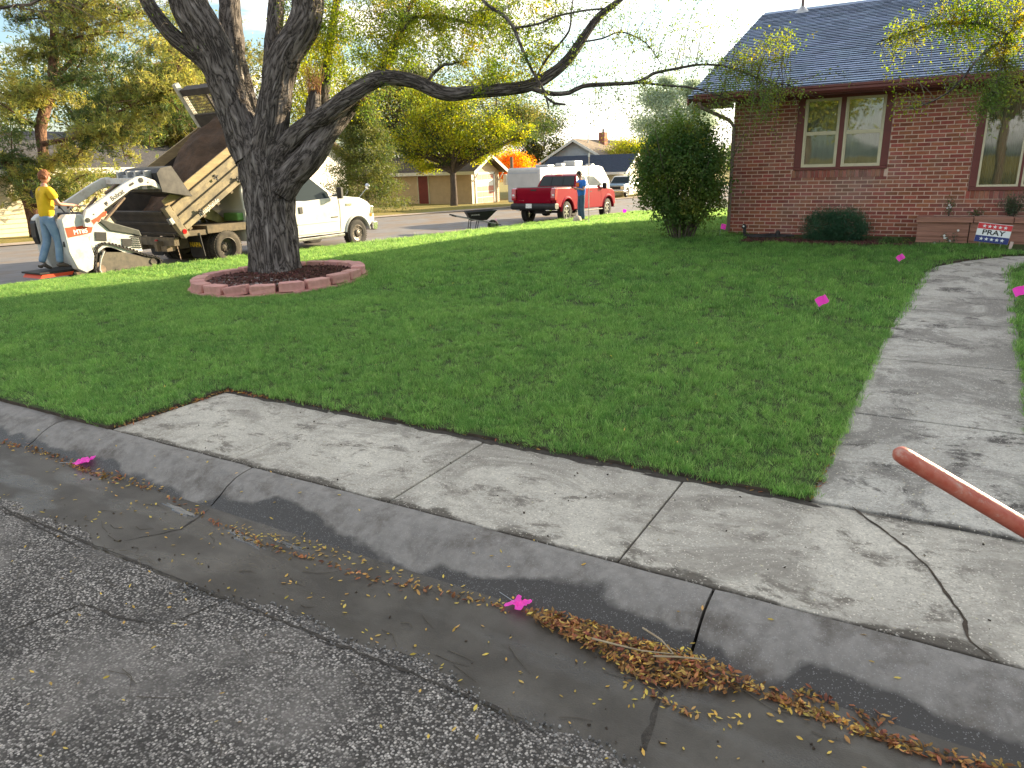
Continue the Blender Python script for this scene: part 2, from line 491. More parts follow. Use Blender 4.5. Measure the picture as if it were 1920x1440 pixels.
def kerb_mat():
    m = mat('kerb_concrete', (0.275, 0.255, 0.232), (0.20, 0.185, 0.168), scale=14, detail=10, rough=.8, bump=.004, bscale=150, world=True, dirt=(0.115, 0.10, 0.085), dirt_scale=3.2, dirt_lo=.50, dirt_hi=.66)
    t = m.node_tree; b = t.nodes['Principled BSDF']
    src = b.inputs['Base Color'].links[0].from_socket
    g = N(t, 'ShaderNodeNewGeometry')
    sx = N(t, 'ShaderNodeSeparateXYZ'); lnk(t, g.outputs['Position'], sx.inputs[0])
    n = N(t, 'ShaderNodeTexNoise'); n.inputs['Scale'].default_value = 1.3; n.inputs['Detail'].default_value = 6; n.inputs['Roughness'].default_value = .5
    lnk(t, g.outputs['Position'], n.inputs['Vector'])
    # water line: height minus noise
    a = N(t, 'ShaderNodeMath', operation='MULTIPLY_ADD'); a.inputs[1].default_value = .34; a.inputs[2].default_value = -.256
    lnk(t, n.outputs['Fac'], a.inputs[0])
    s = N(t, 'ShaderNodeMath', operation='SUBTRACT'); lnk(t, a.outputs[0], s.inputs[0]); lnk(t, sx.outputs['Z'], s.inputs[1])
    r = N(t, 'ShaderNodeMapRange'); r.inputs['From Min'].default_value = -.006; r.inputs['From Max'].default_value = .010
    lnk(t, s.outputs[0], r.inputs['Value'])
    x = N(t, 'ShaderNodeMix', data_type='RGBA'); lnk(t, src, x.inputs['A']); x.inputs['B'].default_value = (.058, .053, .048, 1)
    lnk(t, r.outputs['Result'], x.inputs['Factor']); 
    v = N(t, 'ShaderNodeTexVoronoi'); v.inputs['Scale'].default_value = 260
    lnk(t, g.outputs['Position'], v.inputs['Vector'])
    sp = N(t, 'ShaderNodeSeparateColor'); lnk(t, v.outputs['Color'], sp.inputs[0])
    gr = N(t, 'ShaderNodeMath', operation='GREATER_THAN'); gr.inputs[1].default_value = .95; lnk(t, sp.outputs[0], gr.inputs[0])
    gm = N(t, 'ShaderNodeMath', operation='MULTIPLY'); gm.inputs[1].default_value = .35; lnk(t, gr.outputs[0], gm.inputs[0])
    y = N(t, 'ShaderNodeMix', data_type='RGBA'); lnk(t, x.outputs['Result'], y.inputs['A']); y.inputs['B'].default_value = (.42, .41, .4, 1)
    lnk(t, gm.outputs[0], y.inputs['Factor']); lnk(t, y.outputs['Result'], b.inputs['Base Color'])
    rr = N(t, 'ShaderNodeMapRange'); rr.inputs['To Min'].default_value = .82; rr.inputs['To Max'].default_value = .45
    lnk(t, r.outputs['Result'], rr.inputs['Value']); lnk(t, rr.outputs['Result'], b.inputs['Roughness'])
    return m
M_kerb = kerb_mat()

def gutter_mat():
    m = mat('wet_gutter', (0.052, 0.043, 0.032), (0.092, 0.080, 0.064), scale=2.6, detail=10, rough=.55, bump=.0025, bscale=120, world=True, lo=.4, hi=.62)
    t = m.node_tree; b = t.nodes['Principled BSDF']
    g = N(t, 'ShaderNodeNewGeometry')
    n = N(t, 'ShaderNodeTexNoise'); n.inputs['Scale'].default_value = 1.7; n.inputs['Detail'].default_value = 7
    mp_ = N(t, 'ShaderNodeMapping'); mp_.inputs['Scale'].default_value = (.8, 2.2, 1); mp_.inputs['Location'].default_value = (3.1, .3, 0)
    lnk(t, g.outputs['Position'], mp_.inputs['Vector']); lnk(t, mp_.outputs['Vector'], n.inputs['Vector'])
    r = N(t, 'ShaderNodeMapRange'); r.inputs['From Min'].default_value = .5; r.inputs['From Max'].default_value = .6
    r.inputs['To Min'].default_value = .6; r.inputs['To Max'].default_value = .22
    lnk(t, n.outputs['Fac'], r.inputs['Value']); lnk(t, r.outputs['Result'], b.inputs['Roughness'])
    b.inputs['Specular IOR Level'].default_value = .5
    return m
M_gut = gutter_mat()
M_water = mat('puddle_water', (0.05, 0.047, 0.042), rough=.16, spec=.9, coat=.2, bump=.0012, bscale=35, world=True)

# ================= terrain sheets =================
def grid(name, xs, ys, zf, m, kind='structure', parent=None, xf=None):
    v = []; nx = len(xs)
    for y in ys:
        for x in xs:
            X = xf(x, y) if xf else x
            v.append((X, y, zf(X, y)))
    f = [(j * nx + i, j * nx + i + 1, (j + 1) * nx + i + 1, (j + 1) * nx + i) for j in range(len(ys) - 1) for i in range(nx - 1)]
    b = MB(); b.v = v; b.f = f; b.m = [0] * len(f)
    o = b.build(name, m, parent, fix=False, smooth=60)
    if kind: o['kind'] = kind
    return o
def fr(a, b, s):
    n = max(1, int(round((b - a) / s))); return [a + (b - a) * i / n for i in range(n + 1)]

XS = [-900, -400, -200, -120, -80, -60, -40, -25, -10, 5, 20, 40, 80, 150, 400, 900]
YS = [-600, -200, -80, -30, -10] + fr(0, 60, 3) + [80, 120, 200, 400, 900, 1500]
grid('ground', XS, YS, lambda x, y: min(zs(y), -.13) - .16, M_dry)

# near street and side street
def edge_y(x): return 2.0 + .045 * math.sin(x * 2.3) + .03 * math.sin(x * 7.1 + 1) + .035 * noise.noise((x * 3.7, 0, 0)) + .03 * noise.noise((x * 14, 5, 0))
xs = fr(-13.9, -7, .5) + fr(-6.95, 2.5, .04) + fr(3, 45, 1.5)
us = [0, .01, .03, .08, .2, .4, .7, 1]
b = MB(); nx = len(xs)
for u in us:
    for x in xs:
        e = edge_y(x); y = e - u * 13
        b.v.append((x, y, -.1345 if u == 0 else -.127 + .017 * (2 - y) + (.0 if u > .01 else -.0015)))
b.f = [(j * nx + i, (j + 1) * nx + i, (j + 1) * nx + i + 1, j * nx + i + 1) for j in range(len(us) - 1) for i in range(nx - 1)]
b.m = [0] * len(b.f)
struct(b.build('near_street', M_asph, fix=False, smooth=50))
grid('side_street', [0, .06, .3, .6, .94, 1], fr(-40, 150, 2.0), lambda x, y: zs(y) + .05 * (1 - abs((x - xk(y) + SW / 2) / (SW / 2)) ** 2) - (.12 if y < 2.0 and x > xk(y) - .01 else 0), M_asph2,
     xf=lambda u, y: xk(y) - .32 - (SW - .32) * u)
# far bank of the near street (behind the camera)
grid('far_pavement', [-40, 0, 45], [-13.5, -11.1], lambda x, y: .14, M_conc)
# gutter pan along the near kerb
gut = grid('gutter', fr(-13.5, 8, .5), [1.85, 2.2, 2.6], lambda x, y: -.136 + .008 * abs(y - 2.45), M_gut)
# side-street kerb pan
for i in range(24):
    y0 = 2.2 + i * 3.05
    bb = MB()
    prof = [(-.34, -.10), (-.34, .004), (-.12, .012), (-.03, .075), (.10, .088), (.10, -.10)]
    y1 = y0 + 3.03
    v = []
    for yy in (y0, y1):
        for p in prof: v.append((xk(yy) + p[0], yy, zs(yy) + p[1]))
    k = len(prof)
    bb.add(v, [tuple(range(k)), tuple(range(k, 2 * k))[::-1]] + [(q, (q + 1) % k, (q + 1) % k + k, q + k) for q in range(k)])
    if i == 0:
        skerb = bb.build('side_kerb', M_kerb); struct(skerb)
    else:
        bb.build('kerb_section', M_kerb, skerb)

# ---- lawn ----
WL = [(4.08, -.46), (5.78, -.41), (7.7, -.35), (9.72, -.24), (11.51, -.10), (11.98, .02), (12.5, .36), (13.1, .95), (13.35, 1.7)]
WR = [(4.08, .68), (7.0, .75), (8.84, .81), (11.8, .91), (12.26, 1.10), (12.45, 1.8)]
def interp(T, y):
    if y <= T[0][0]: return T[0][1]
    for (a, p), (c, q) in zip(T, T[1:]):
        if y <= c: return p + (q - p) * (y - a) / (c - a)
    return T[-1][1]
RC = (-9.36, 8.30); RR = 1.40
def in_lawn(x, y):
    if x < xk(y) + .10 or y < 2.97: return False
    if y < 4.072: return x < -5.475
    if (x - RC[0]) ** 2 + (y - RC[1]) ** 2 < (RR + .02) ** 2: return False
    if y < 13.35:
        if x < interp(WL, y) + .022: return True
        return x > interp(WR, y) - .022 and y < 12.35 and x < 8
    if y < 14.75: return x < -3.2 - .5 * (y - 13.35) or (y < bed_y(x) and x < .95)
    return x < -3.75
def bed_y(x):
    return 13.62 + .14 * math.sin(x * 1.3 + .6) + .05 * math.sin(x * 5) + .16 * ss((x + .6) / .6) if x > -3.2 else 14.9
lw = MB(); LZ = .028
def strip(ys, xl, xr, nseg, dz=0.0):
    o = len(lw.v); n = nseg + 1
    for y in ys:
        a = xl(y); c = xr(y)
        for i in range(n):
            x = a + (c - a) * i / nseg
            lw.v.append((x, y, lawnz(x, y) + LZ))
    for j in range(len(ys) - 1):
        for i in range(nseg):
            lw.f.append((o + j * n + i, o + j * n + i + 1, o + (j + 1) * n + i + 1, o + (j + 1) * n + i)); lw.m.append(0)
L = lambda y: xk(y) + .10
strip(fr(2.94, 4.08, .3), L, lambda y: -5.49, 16)
strip(fr(4.08, 13.35, .3), L, lambda y: interp(WL, y), 40)
strip(fr(13.35, 14.9, .3), L, lambda y: 3.0, 40)
strip(fr(14.9, 60, .8), L, lambda y: -3.4, 16)
strip(fr(4.08, 12.45, .4), lambda y: interp(WR, y), lambda y: 14.0, 16)
lawn = lw.build('lawn', M_lawn_base, fix=False, smooth=60); struct(lawn)
# skirts round the lawn so that its edges have depth
sk = MB()
def skirt(pts):
    for (a, c) in zip(pts, pts[1:]):
        sk.add([(a[0], a[1], lawnz(*a) + LZ), (c[0], c[1], lawnz(*c) + LZ), (c[0], c[1], lawnz(*c) - .25), (a[0], a[1], lawnz(*a) - .25)], [(0, 1, 2, 3)])
skirt([(L(2.94), 2.94), (-5.49, 2.94), (-5.49, 4.08), (-.46, 4.08)])
skirt([(q, p) for p, q in WL]); skirt([(q, p) for p, q in WR])
skirt([(L(y), y) for y in fr(2.94, 60, 2)])
sk.build('soil_edge', M_soil, lawn, fix=False)

# yard across the side street
grid('far_yard', [0, .02, .1, .3, 1], fr(-30, 110, 2.5), lambda x, y: zs(y) + (.02 if x > xk(y) - SW - .3 else .11), M_dry,
     xf=lambda u, y: xk(y) - SW + .05 - 60 * u)
# driveway apron and light concrete edge across the street
M_apron = mat('apron_concrete', (0.42, 0.34, 0.27), (0.33, 0.27, 0.22), scale=2, rough=.9, bump=.004, world=True)
dr = MB()
def zfy(y): return zs(y) + .125
dr.add([(xk(33) - SW + .3, 33.0, zs(33) + .03), (xk(39) - SW + .3, 39.5, zs(39.5) + .03), (-40, 39.5, zfy(39.5)), (-40, 33.0, zfy(33))], [(0, 1, 2, 3)])
struct(dr.build('driveway', M_apron, fix=False))
fs_ = MB()
for i in range(40):
    y0 = 4 + i * 3.0; y1 = y0 + 2.97
    fs_.add([(xk(y0) - SW + .25, y0, zs(y0) + .035), (xk(y1) - SW + .25, y1, zs(y1) + .035), (xk(y1) - SW - .35, y1, zs(y1) + .07), (xk(y0) - SW - .35, y0, zs(y0) + .07)], [(0, 1, 2, 3)])
struct(fs_.build('far_kerb', M_apron, fix=False))

# ---- near kerb ----
kp = [(2.945, -.22), (2.56, -.22), (2.575, -.136), (2.60, -.126), (2.66, -.098), (2.73, -.052), (2.80, -.020), (2.87, -.005), (2.945, 0.0)]
kx = [-13.6, -12.1, -9.1, -6.08, -3.83, -.70, 2.3, 5.3, 8.3, 11.3]
kerb = None
for i, (a, c) in enumerate(zip(kx, kx[1:])):
    kb = MB(); st_ = fr(a + .007, c - .007, .07); K = len(kp)
    for xi_, x_ in enumerate(st_):
        e_ = 1 - min(1, min(x_ - st_[0], st_[-1] - x_) / .03)      # worn arris at the joints
        for q_, (y_, z_) in enumerate(kp):
            w_ = 0 if q_ in (0, 1, 2) else 1
            kb.v.append((x_, y_ + w_ * (.006 * noise.noise((x_ * 5, y_ * 9, 1)) + .003 * noise.noise((x_ * 17, y_ * 20, 4))) * (q_ < K - 1), z_ + w_ * (.004 * noise.noise((x_ * 4, y_ * 8, 8)) + .003 * noise.noise((x_ * 19, y_ * 24, 2)) - .005 * e_)))
    kb.f = [(xi_ * K + q_, xi_ * K + (q_ + 1) % K, (xi_ + 1) * K + (q_ + 1) % K, (xi_ + 1) * K + q_) for xi_ in range(len(st_) - 1) for q_ in range(K)] + [tuple(range(K))[::-1], tuple(range((len(st_) - 1) * K, len(st_) * K))]
    kb.m = [0] * len(kb.f)
    k = kb.build('kerb_section' if kerb else 'kerb', M_kerb, kerb, smooth=50)
    if kerb is None: kerb = struct(k)

# ---- pavement slabs ----
bed = MB().box(-5.47, 12, 2.95, 4.10, -.2, -.016).build('pavement', M_joint); struct(bed)
sx = [-5.465, -4.08, -2.655, -1.185, .62, 2.05, 3.5, 5.0, 6.5, 8, 9.5, 11]
for i, (a, c) in enumerate(zip(sx, sx[1:])):
    dz = [0, .003, 0, .002, .0, .002][i % 6]
    MB().prism([(a + .006, 2.962), (c - .006, 2.962 + .004 * rnd.random()), (c - .006, 4.078), (a + .006, 4.078)], -.12, dz - .0015, 'Z').build('slab', M_conc, bed, bevel=.007)
# ---- garden walk ----
wy = [4.095, 5.62, 7.1, 8.62, 9.92, 11.28, 12.25]
wbed = MB()
ys = fr(4.1, 12.3, .5)
for a, c in zip(ys, ys[1:]):
    wbed.add([(interp(WL, a), a, lawnz(-2, a) - .02), (interp(WR, a), a, lawnz(-2, a) - .02), (interp(WR, c), c, lawnz(-2, c) - .02), (interp(WL, c), c, lawnz(-2, c) - .02)], [(0, 1, 2, 3)])
walk = wbed.build('garden_path', M_joint, fix=False); struct(walk)
def slabpoly(pts, parent, name='slab'):
    k = len(pts)
    v = [(x, y, lawnz(-2, y) - .10) for x, y in pts] + [(x, y, lawnz(-2, y) + .002) for x, y in pts]
    b = MB().add(v, [tuple(range(k))[::-1], tuple(range(k, 2 * k))] + [(i, (i + 1) % k, (i + 1) % k + k, i + k) for i in range(k)])
    return b.build(name, M_walk, parent, bevel=.006)
for a, c in zip(wy, wy[1:]):
    g_ = .011
    mid = [y for y in (5, 6.5, 7.7, 9.3, 10.6, 11.51, 11.98) if a < y < c]
    pts = [(interp(WL, a) + .004, a + g_), (interp(WR, a) - .004, a + g_)] + [(interp(WR, y) - .004, y) for y in mid] + [(interp(WR, c) - .004, c - g_), (interp(WL, c) + .004, c - g_)] + [(interp(WL, y) + .004, y) for y in mid[::-1]]
    slabpoly(pts, walk)
slabpoly([(.20, 12.26), (1.12, 12.26), (1.85, 12.45), (1.75, 13.36), (.95, 13.1), (.42, 12.56)], walk)
slabpoly([(1.86, 12.46), (3.4, 12.5), (3.4, 13.5), (1.76, 13.38)], walk)

# ---- cracks and soil smears ----
def ribbon(b, pts, w, z, zf=None):
    P = []
    for a, c in zip(pts, pts[1:]):
        L_ = math.hypot(c[0] - a[0], c[1] - a[1]); n = max(1, int(L_ / .03))
        for i in range(n): P.append((a[0] + (c[0] - a[0]) * i / n, a[1] + (c[1] - a[1]) * i / n))
    P.append(pts[-1])
    P = [(x + .010 * noise.noise((x * 17, y * 17, 1)), y + .014 * noise.noise((x * 17, y * 17, 9))) for x, y in P]
    o = len(b.v)
    for i, (x, y) in enumerate(P):
        a = P[max(0, i - 1)]; c = P[min(len(P) - 1, i + 1)]
        dx, dy = c[0] - a[0], c[1] - a[1]; l = math.hypot(dx, dy) + 1e-9
        ww = w * (.35 + .9 * abs(noise.noise((x * 9, y * 9, 4)))) * min(1, .2 + i * .2, .2 + (len(P) - 1 - i) * .2)
        zz = zf(x, y) if zf else z
        b.v.append((x - dy / l * ww, y + dx / l * ww, zz)); b.v.append((x + dy / l * ww, y - dx / l * ww, zz))
    for i in range(len(P) - 1):
        b.f.append((o + 2 * i, o + 2 * i + 1, o + 2 * i + 3, o + 2 * i + 2)); b.m.append(0)
az = lambda x, y: -.1245 + .017 * (2 - y)
ck = MB()
for pts in ([(-5.080,1.941),(-4.679,1.974),(-4.338,1.990),(-4.060,1.946),(-3.793,2.031),(-3.360,2.007),(-2.845,1.984),(-2.542,1.961),(-1.938,1.982)], [(-3.524,1.212),(-3.497,1.380),(-3.443,1.561),(-3.195,1.565),(-2.977,1.619)], [(-2.903,1.683),(-2.845,1.984)], [(-3.979,1.900),(-3.959,2.034),(-3.793,2.031)],
            [(-2.028,2.022),(-1.907,1.956),(-1.681,1.956),(-1.479,2.008),(-1.242,2.008),(-1.141,1.961)], [(-2.184,1.905),(-2.005,1.925),(-1.733,1.929),(-1.589,1.967)], [(-5.013,1.909),(-4.612,1.907),(-4.007,1.868)]):
    ribbon(ck, [(p[0], min(p[1], 1.93)) for p in pts], .011, 0, az)
struct(ck.build('road_cracks', M_joint, fix=False))
gc = MB()
ribbon(gc, [(-.72, 2.56), (-.73, 2.3), (-.70, 2.05), (-.66, 1.95)], .02, -.1325)
ribbon(gc, [(-3.80, 2.56), (-3.72, 2.3), (-3.9, 2.05)], .012, -.1325)
struct(gc.build('gutter_joint', M_joint, fix=False))
sc_ = MB()
ribbon(sc_, [(-0.267,4.155),(-0.124,3.969),(0.030,3.783),(0.156,3.585),(0.235,3.369),(0.296,3.195),(0.304,3.073),(0.392,2.948)], .012, .0032)
struct(sc_.build('slab_crack', M_soil, fix=False))
def smear(b, cx_, cy_, rx, ry, ang, h, seed, zf):
    n = 26; rings = 5; o = len(b.v)
    b.v.append((cx_, cy_, zf(cx_, cy_) + h))
    ca, sa = math.cos(ang), math.sin(ang)
    for r in range(1, rings + 1):
        for j in range(n):
            t = 2 * PI * j / n
            k = 1 + .7 * noise.noise((math.cos(t) * 2 + seed, math.sin(t) * 2, seed)) + .4 * noise.noise((math.cos(t) * 6, math.sin(t) * 6 + seed, 3))
            u = r / rings
            x = math.cos(t) * rx * u * k; y = math.sin(t) * ry * u * k
            X = cx_ + x * ca - y * sa; Y = cy_ + x * sa + y * ca
            b.v.append((X, Y, zf(X, Y) + h * (1 - u ** 2) * (.5 + .8 * abs(noise.noise((X * 30, Y * 30, 0)))) + .0025 * (u < 1) - .004 * (u == 1)))
    for j in range(n):
        b.f.append((o, o + 1 + j, o + 1 + (j + 1) % n)); b.m.append(0)
        for r in range(rings - 1):
            a = o + 1 + r * n
            b.f.append((a + j, a + n + j, a + n + (j + 1) % n, a + (j + 1) % n)); b.m.append(0)
sm = MB()
fz = lambda x, y: .002 if y > 2.93 else (-.005 if y > 2.85 else -.02)
wz = lambda x, y: lawnz(-2, y) + .004
M_smear = mat('damp_soil_smear', (0.040, 0.034, 0.028), (0.075, 0.064, 0.052), scale=18, detail=8, rough=.9, bump=.004, bscale=90, world=True)
for x in fr(-5.3, -.7, .42):   # soil washed along the foot of the turf
    smear(sm, x + rnd.uniform(-.1, .1), 4.06, .3, .045, -.02, .003, x * 3, lambda x, y: .002)
stuff(sm.build('spilled_soil', M_smear, fix=False, smooth=60))
pw = MB()
for (x, y, rx, ry, a, s_) in [(-3.95, 2.46, .20, .03, -.08, 3), (-3.25, 2.40, .22, .04, -.15, 9), (-3.0, 2.47, .16, .02, -.05, 12)]:
    smear(pw, x, y, rx, ry, a, 0.0, s_, lambda x, y: -.1335)
stuff(pw.build('puddle_water', M_water, fix=False, smooth=60))

# ================= grass =================
def grass_mat(name, c1, c2, c3):
    m = bpy.data.materials.new(name); m.use_nodes = True
    t = m.node_tree; b = t.nodes['Principled BSDF']
    g = N(t, 'ShaderNodeNewGeometry')
    n = N(t, 'ShaderNodeTexNoise'); n.inputs['Scale'].default_value = 1.9; n.inputs['Detail'].default_value = 7; n.inputs['Roughness'].default_value = .62
    lnk(t, g.outputs['Position'], n.inputs['Vector'])
    cr = N(t, 'ShaderNodeValToRGB'); e = cr.color_ramp.elements
    e[0].position = .33; e[0].color = (*c1, 1); e[1].position = .68; e[1].color = (*c2, 1)
    lnk(t, n.outputs['Fac'], cr.inputs['Fac'])
    oi = N(t, 'ShaderNodeObjectInfo')
    x = N(t, 'ShaderNodeMix', data_type='RGBA'); x.inputs['B'].default_value = (*c3, 1)
    ri = N(t, 'ShaderNodeMath', operation='POWER'); ri.inputs[1].default_value = 7
    lnk(t, g.outputs['Random Per Island'], ri.inputs[0]); lnk(t, ri.outputs[0], x.inputs['Factor'])
    lnk(t, cr.outputs['Color'], x.inputs['A'])
    hv = N(t, 'ShaderNodeHueSaturation')
    mr = N(t, 'ShaderNodeMapRange'); mr.inputs['To Min'].default_value = .5; mr.inputs['To Max'].default_value = 1.5
    ad = N(t, 'ShaderNodeMath', operation='MULTIPLY_ADD'); ad.inputs[1].default_value = .5
    hf = N(t, 'ShaderNodeMath', operation='MULTIPLY'); hf.inputs[1].default_value = .5
    lnk(t, oi.outputs['Random'], hf.inputs[0])
    lnk(t, g.outputs['Random Per Island'], ad.inputs[0]); lnk(t, hf.outputs[0], ad.inputs[2])
    lnk(t, ad.outputs[0], mr.inputs['Value']); lnk(t, mr.outputs['Result'], hv.inputs['Value'])
    lnk(t, x.outputs['Result'], hv.inputs['Color'])
    lnk(t, hv.outputs['Color'], b.inputs['Base Color'])
    b.inputs['Roughness'].default_value = .5; b.inputs['Specular IOR Level'].default_value = .35
    o = t.nodes['Material Output']; tr_ = N(t, 'ShaderNodeBsdfTranslucent')
    h2 = N(t, 'ShaderNodeHueSaturation'); h2.inputs['Value'].default_value = 2.5; h2.inputs['Hue'].default_value = .452
    lnk(t, hv.outputs['Color'], h2.inputs['Color']); lnk(t, h2.outputs['Color'], tr_.inputs['Color'])
    ms = N(t, 'ShaderNodeMixShader'); ms.inputs[0].default_value = .5
    lnk(t, b.outputs[0], ms.inputs[1]); lnk(t, tr_.outputs[0], ms.inputs[2]); lnk(t, ms.outputs[0], o.inputs['Surface'])
    return m
M_grass = grass_mat('lawn_grass', (0.052, 0.190, 0.040), (0.108, 0.280, 0.060), (0.26, 0.36, 0.14))

def clump(seed, nb, rad, h, w):
    r = random.Random(seed); b = MB()
    for i in range(nb):
        a = r.uniform(0, 2 * PI); d = rad * math.sqrt(r.random())
        x, y = d * math.cos(a), d * math.sin(a)
        ln = h * r.uniform(.55, 1.25); la = r.uniform(0, 2 * PI); le = r.uniform(.15, .95) * ln
        wa = r.uniform(0, PI); wx, wy_ = math.cos(wa) * w, math.sin(wa) * w
        ex, ey = math.cos(la) * le, math.sin(la) * le
        b.add([(x - wx, y - wy_, -.006), (x + wx, y + wy_, -.006), (x + wx * .8 + ex * .4, y + wy_ * .8 + ey * .4, ln * .62), (x - wx * .8 + ex * .4, y - wy_ * .8 + ey * .4, ln * .62), (x + ex, y + ey, ln * .93)],
              [(0, 1, 2, 3), (3, 2, 4)])
    me = bpy.data.meshes.new('grass_blades'); me.from_pydata(b.v, [], b.f); me.materials.append(M_grass)
    me.polygons.foreach_set('use_smooth', [True] * len(me.polygons)); me.update()
    return bpy.data.objects.new('grass_blades', me)
def scatter(name, P, ROT, SC, IDX, sources):
    me = bpy.data.meshes.new(name); n = len(P)
    me.vertices.add(n); me.vertices.foreach_set('co', np.asarray(P, np.float32).reshape(-1))
    for nm, typ, dat in (('rot', 'FLOAT_VECTOR', ROT), ('scl', 'FLOAT', SC), ('idx', 'INT', IDX)):
        at = me.attributes.new(nm, typ, 'POINT')
        if typ == 'FLOAT_VECTOR': at.data.foreach_set('vector', np.asarray(dat, np.float32).reshape(-1))
        else: at.data.foreach_set('value', np.asarray(dat, np.int32 if typ == 'INT' else np.float32))
    o = link(name, me)
    ng = bpy.data.node_groups.new(name, 'GeometryNodeTree')
    ng.interface.new_socket('Geometry', in_out='INPUT', socket_type='NodeSocketGeometry')
    ng.interface.new_socket('Geometry', in_out='OUTPUT', socket_type='NodeSocketGeometry')
    gi = ng.nodes.new('NodeGroupInput'); go = ng.nodes.new('NodeGroupOutput')
    ip = ng.nodes.new('GeometryNodeInstanceOnPoints'); ip.inputs['Pick Instance'].default_value = True
    jn = ng.nodes.new('GeometryNodeJoinGeometry')
    for s in sources[::-1]:
        oi = ng.nodes.new('GeometryNodeObjectInfo'); oi.inputs['Object'].default_value = s
        oi.inputs['As Instance'].default_value = True
        ng.links.new(oi.outputs['Geometry'], jn.inputs[0])
    ng.links.new(jn.outputs[0], ip.inputs['Instance'])
    def attr(nm, ty):
        a = ng.nodes.new('GeometryNodeInputNamedAttribute'); a.data_type = ty; a.inputs['Name'].default_value = nm
        return a.outputs[0]
    ng.links.new(attr('rot', 'FLOAT_VECTOR'), ip.inputs['Rotation'])
    ng.links.new(attr('scl', 'FLOAT'), ip.inputs['Scale'])
    ng.links.new(attr('idx', 'INT'), ip.inputs['Instance Index'])
    ng.links.new(gi.outputs[0], ip.inputs['Points']); ng.links.new(ip.outputs[0], go.inputs[0])
    md = o.modifiers.new('scatter', 'NODES'); md.node_group = ng
    return o
G = [clump(i, 34, .050, .046, .0013) for i in range(6)]
G2 = [clump(10 + i, 46, .10, .055, .0024) for i in range(4)]
def sow(name, x0, x1, y0, y1, dens, src, s0=1.0):
    n = int((x1 - x0) * (y1 - y0) * dens)
    X = NP.uniform(x0, x1, n); Y = NP.uniform(y0, y1, n)
    P = []; R = []; Sc = []; I = []
    for x, y in zip(X, Y):
        if not in_lawn(x, y): continue
        P.append((x, y, lawnz(x, y) + LZ - .006))
        k = .8 * noise.noise((x * 2.4, y * 2.4, 0)); k2 = .8 * noise.noise((x * 2.1, y * 2.1, 7))
        R.append((k + rnd.uniform(-.25, .25), k2 + rnd.uniform(-.25, .25), rnd.uniform(0, 6.28)))
        Sc.append(s0 * (rnd.uniform(.75, 1.15) + .35 * noise.noise((x * 2.2, y * 2.2, 3))))
        I.append(rnd.randrange(len(src)))
    return stuff(scatter(name, P, R, Sc, I, src))
sow('lawn_grass', -14, 2, 2.95, 8, 560, G)
sow('lawn_grass', -14, 3, 8, 14.8, 150, G2)
sow('lawn_grass', -14, -3.7, 14.8, 34, 60, G2, 1.25)

# ================= brick house =================
M_brick = mat('red_brick', (0.33, 0.105, 0.066), (0.245, 0.08, 0.053), scale=22, detail=6, rough=.85, bump=.0025, bscale=160, objrand=.25, world=True, dirt=(0.27, 0.15, 0.125), dirt_scale=1.1, dirt_lo=.46, dirt_hi=.68)
M_mortar = mat('mortar', (0.66, 0.49, 0.40), (0.56, 0.41, 0.34), scale=9, rough=.95, bump=.002, bscale=120, world=True)
M_trim = mat('maroon_trim', (0.16, 0.045, 0.040), (0.135, 0.040, 0.036), scale=4, rough=.55, world=True)
M_gutr = mat('maroon_gutter', (0.165, 0.05, 0.042), (0.135, 0.042, 0.038), scale=5, rough=.4, world=True)
M_cream = mat('cream_frame', (0.62, 0.57, 0.40), (0.55, 0.50, 0.36), scale=8, rough=.5)
M_found = mat('foundation', (0.33, 0.30, 0.27), (0.22, 0.20, 0.18), scale=8, rough=.9, bump=.004, world=True)
M_shing = mat('slate_blue_shingle', (0.24, 0.32, 0.46), (0.185, 0.245, 0.36), scale=9, detail=8, spec=.6, rough=.6, bump=.003, bscale=140, world=True, island=.20, stretch=(1, 3, 3))
M_dark = mat('dark_interior', (0.02, 0.02, 0.018), rough=.8)
M_blind = mat('drawn_curtain', (0.46, 0.46, 0.34), (0.34, 0.34, 0.25), scale=3, rough=.9, stretch=(6, 1, .3), bump=.01, bscale=8, world=True)
M_blind2 = mat('pale_curtain', (0.50, 0.50, 0.34), (0.34, 0.34, 0.22), scale=3, rough=.9, stretch=(6, 1, .3), bump=.012, bscale=8, world=True)
M_metal = mat('galvanised_metal', (0.45, 0.46, 0.47), (0.35, 0.36, 0.37), scale=10, rough=.4, metal=.7)
def glass(name, tint=(.8, .85, .85), rough=.02):
    m = bpy.data.materials.new(name); m.use_nodes = True; t = m.node_tree
    t.nodes.remove(t.nodes['Principled BSDF'])
    o = t.nodes['Material Output']
    a = N(t, 'ShaderNodeBsdfTransparent'); a.inputs[0].default_value = (*tint, 1)
    g = N(t, 'ShaderNodeBsdfGlossy'); g.inputs['Roughness'].default_value = rough
    lw_ = N(t, 'ShaderNodeFresnel'); lw_.inputs['IOR'].default_value = 1.9
    n = N(t, 'ShaderNodeTexNoise'); n.inputs['Scale'].default_value = 1.5
    bp_ = N(t, 'ShaderNodeBump'); bp_.inputs['Distance'].default_value = .0015
    tc_ = N(t, 'ShaderNodeNewGeometry'); lnk(t, tc_.outputs['Position'], n.inputs['Vector']); lnk(t, n.outputs['Fac'], bp_.inputs['Height'])
    lnk(t, bp_.outputs['Normal'], g.inputs['Normal'])
    x = N(t, 'ShaderNodeMixShader'); lnk(t, lw_.outputs[0], x.inputs[0]); lnk(t, a.outputs[0], x.inputs[1]); lnk(t, g.outputs[0], x.inputs[2])
    lnk(t, x.outputs[0], o.inputs['Surface'])
    return m
M_glass = glass('window_glass')

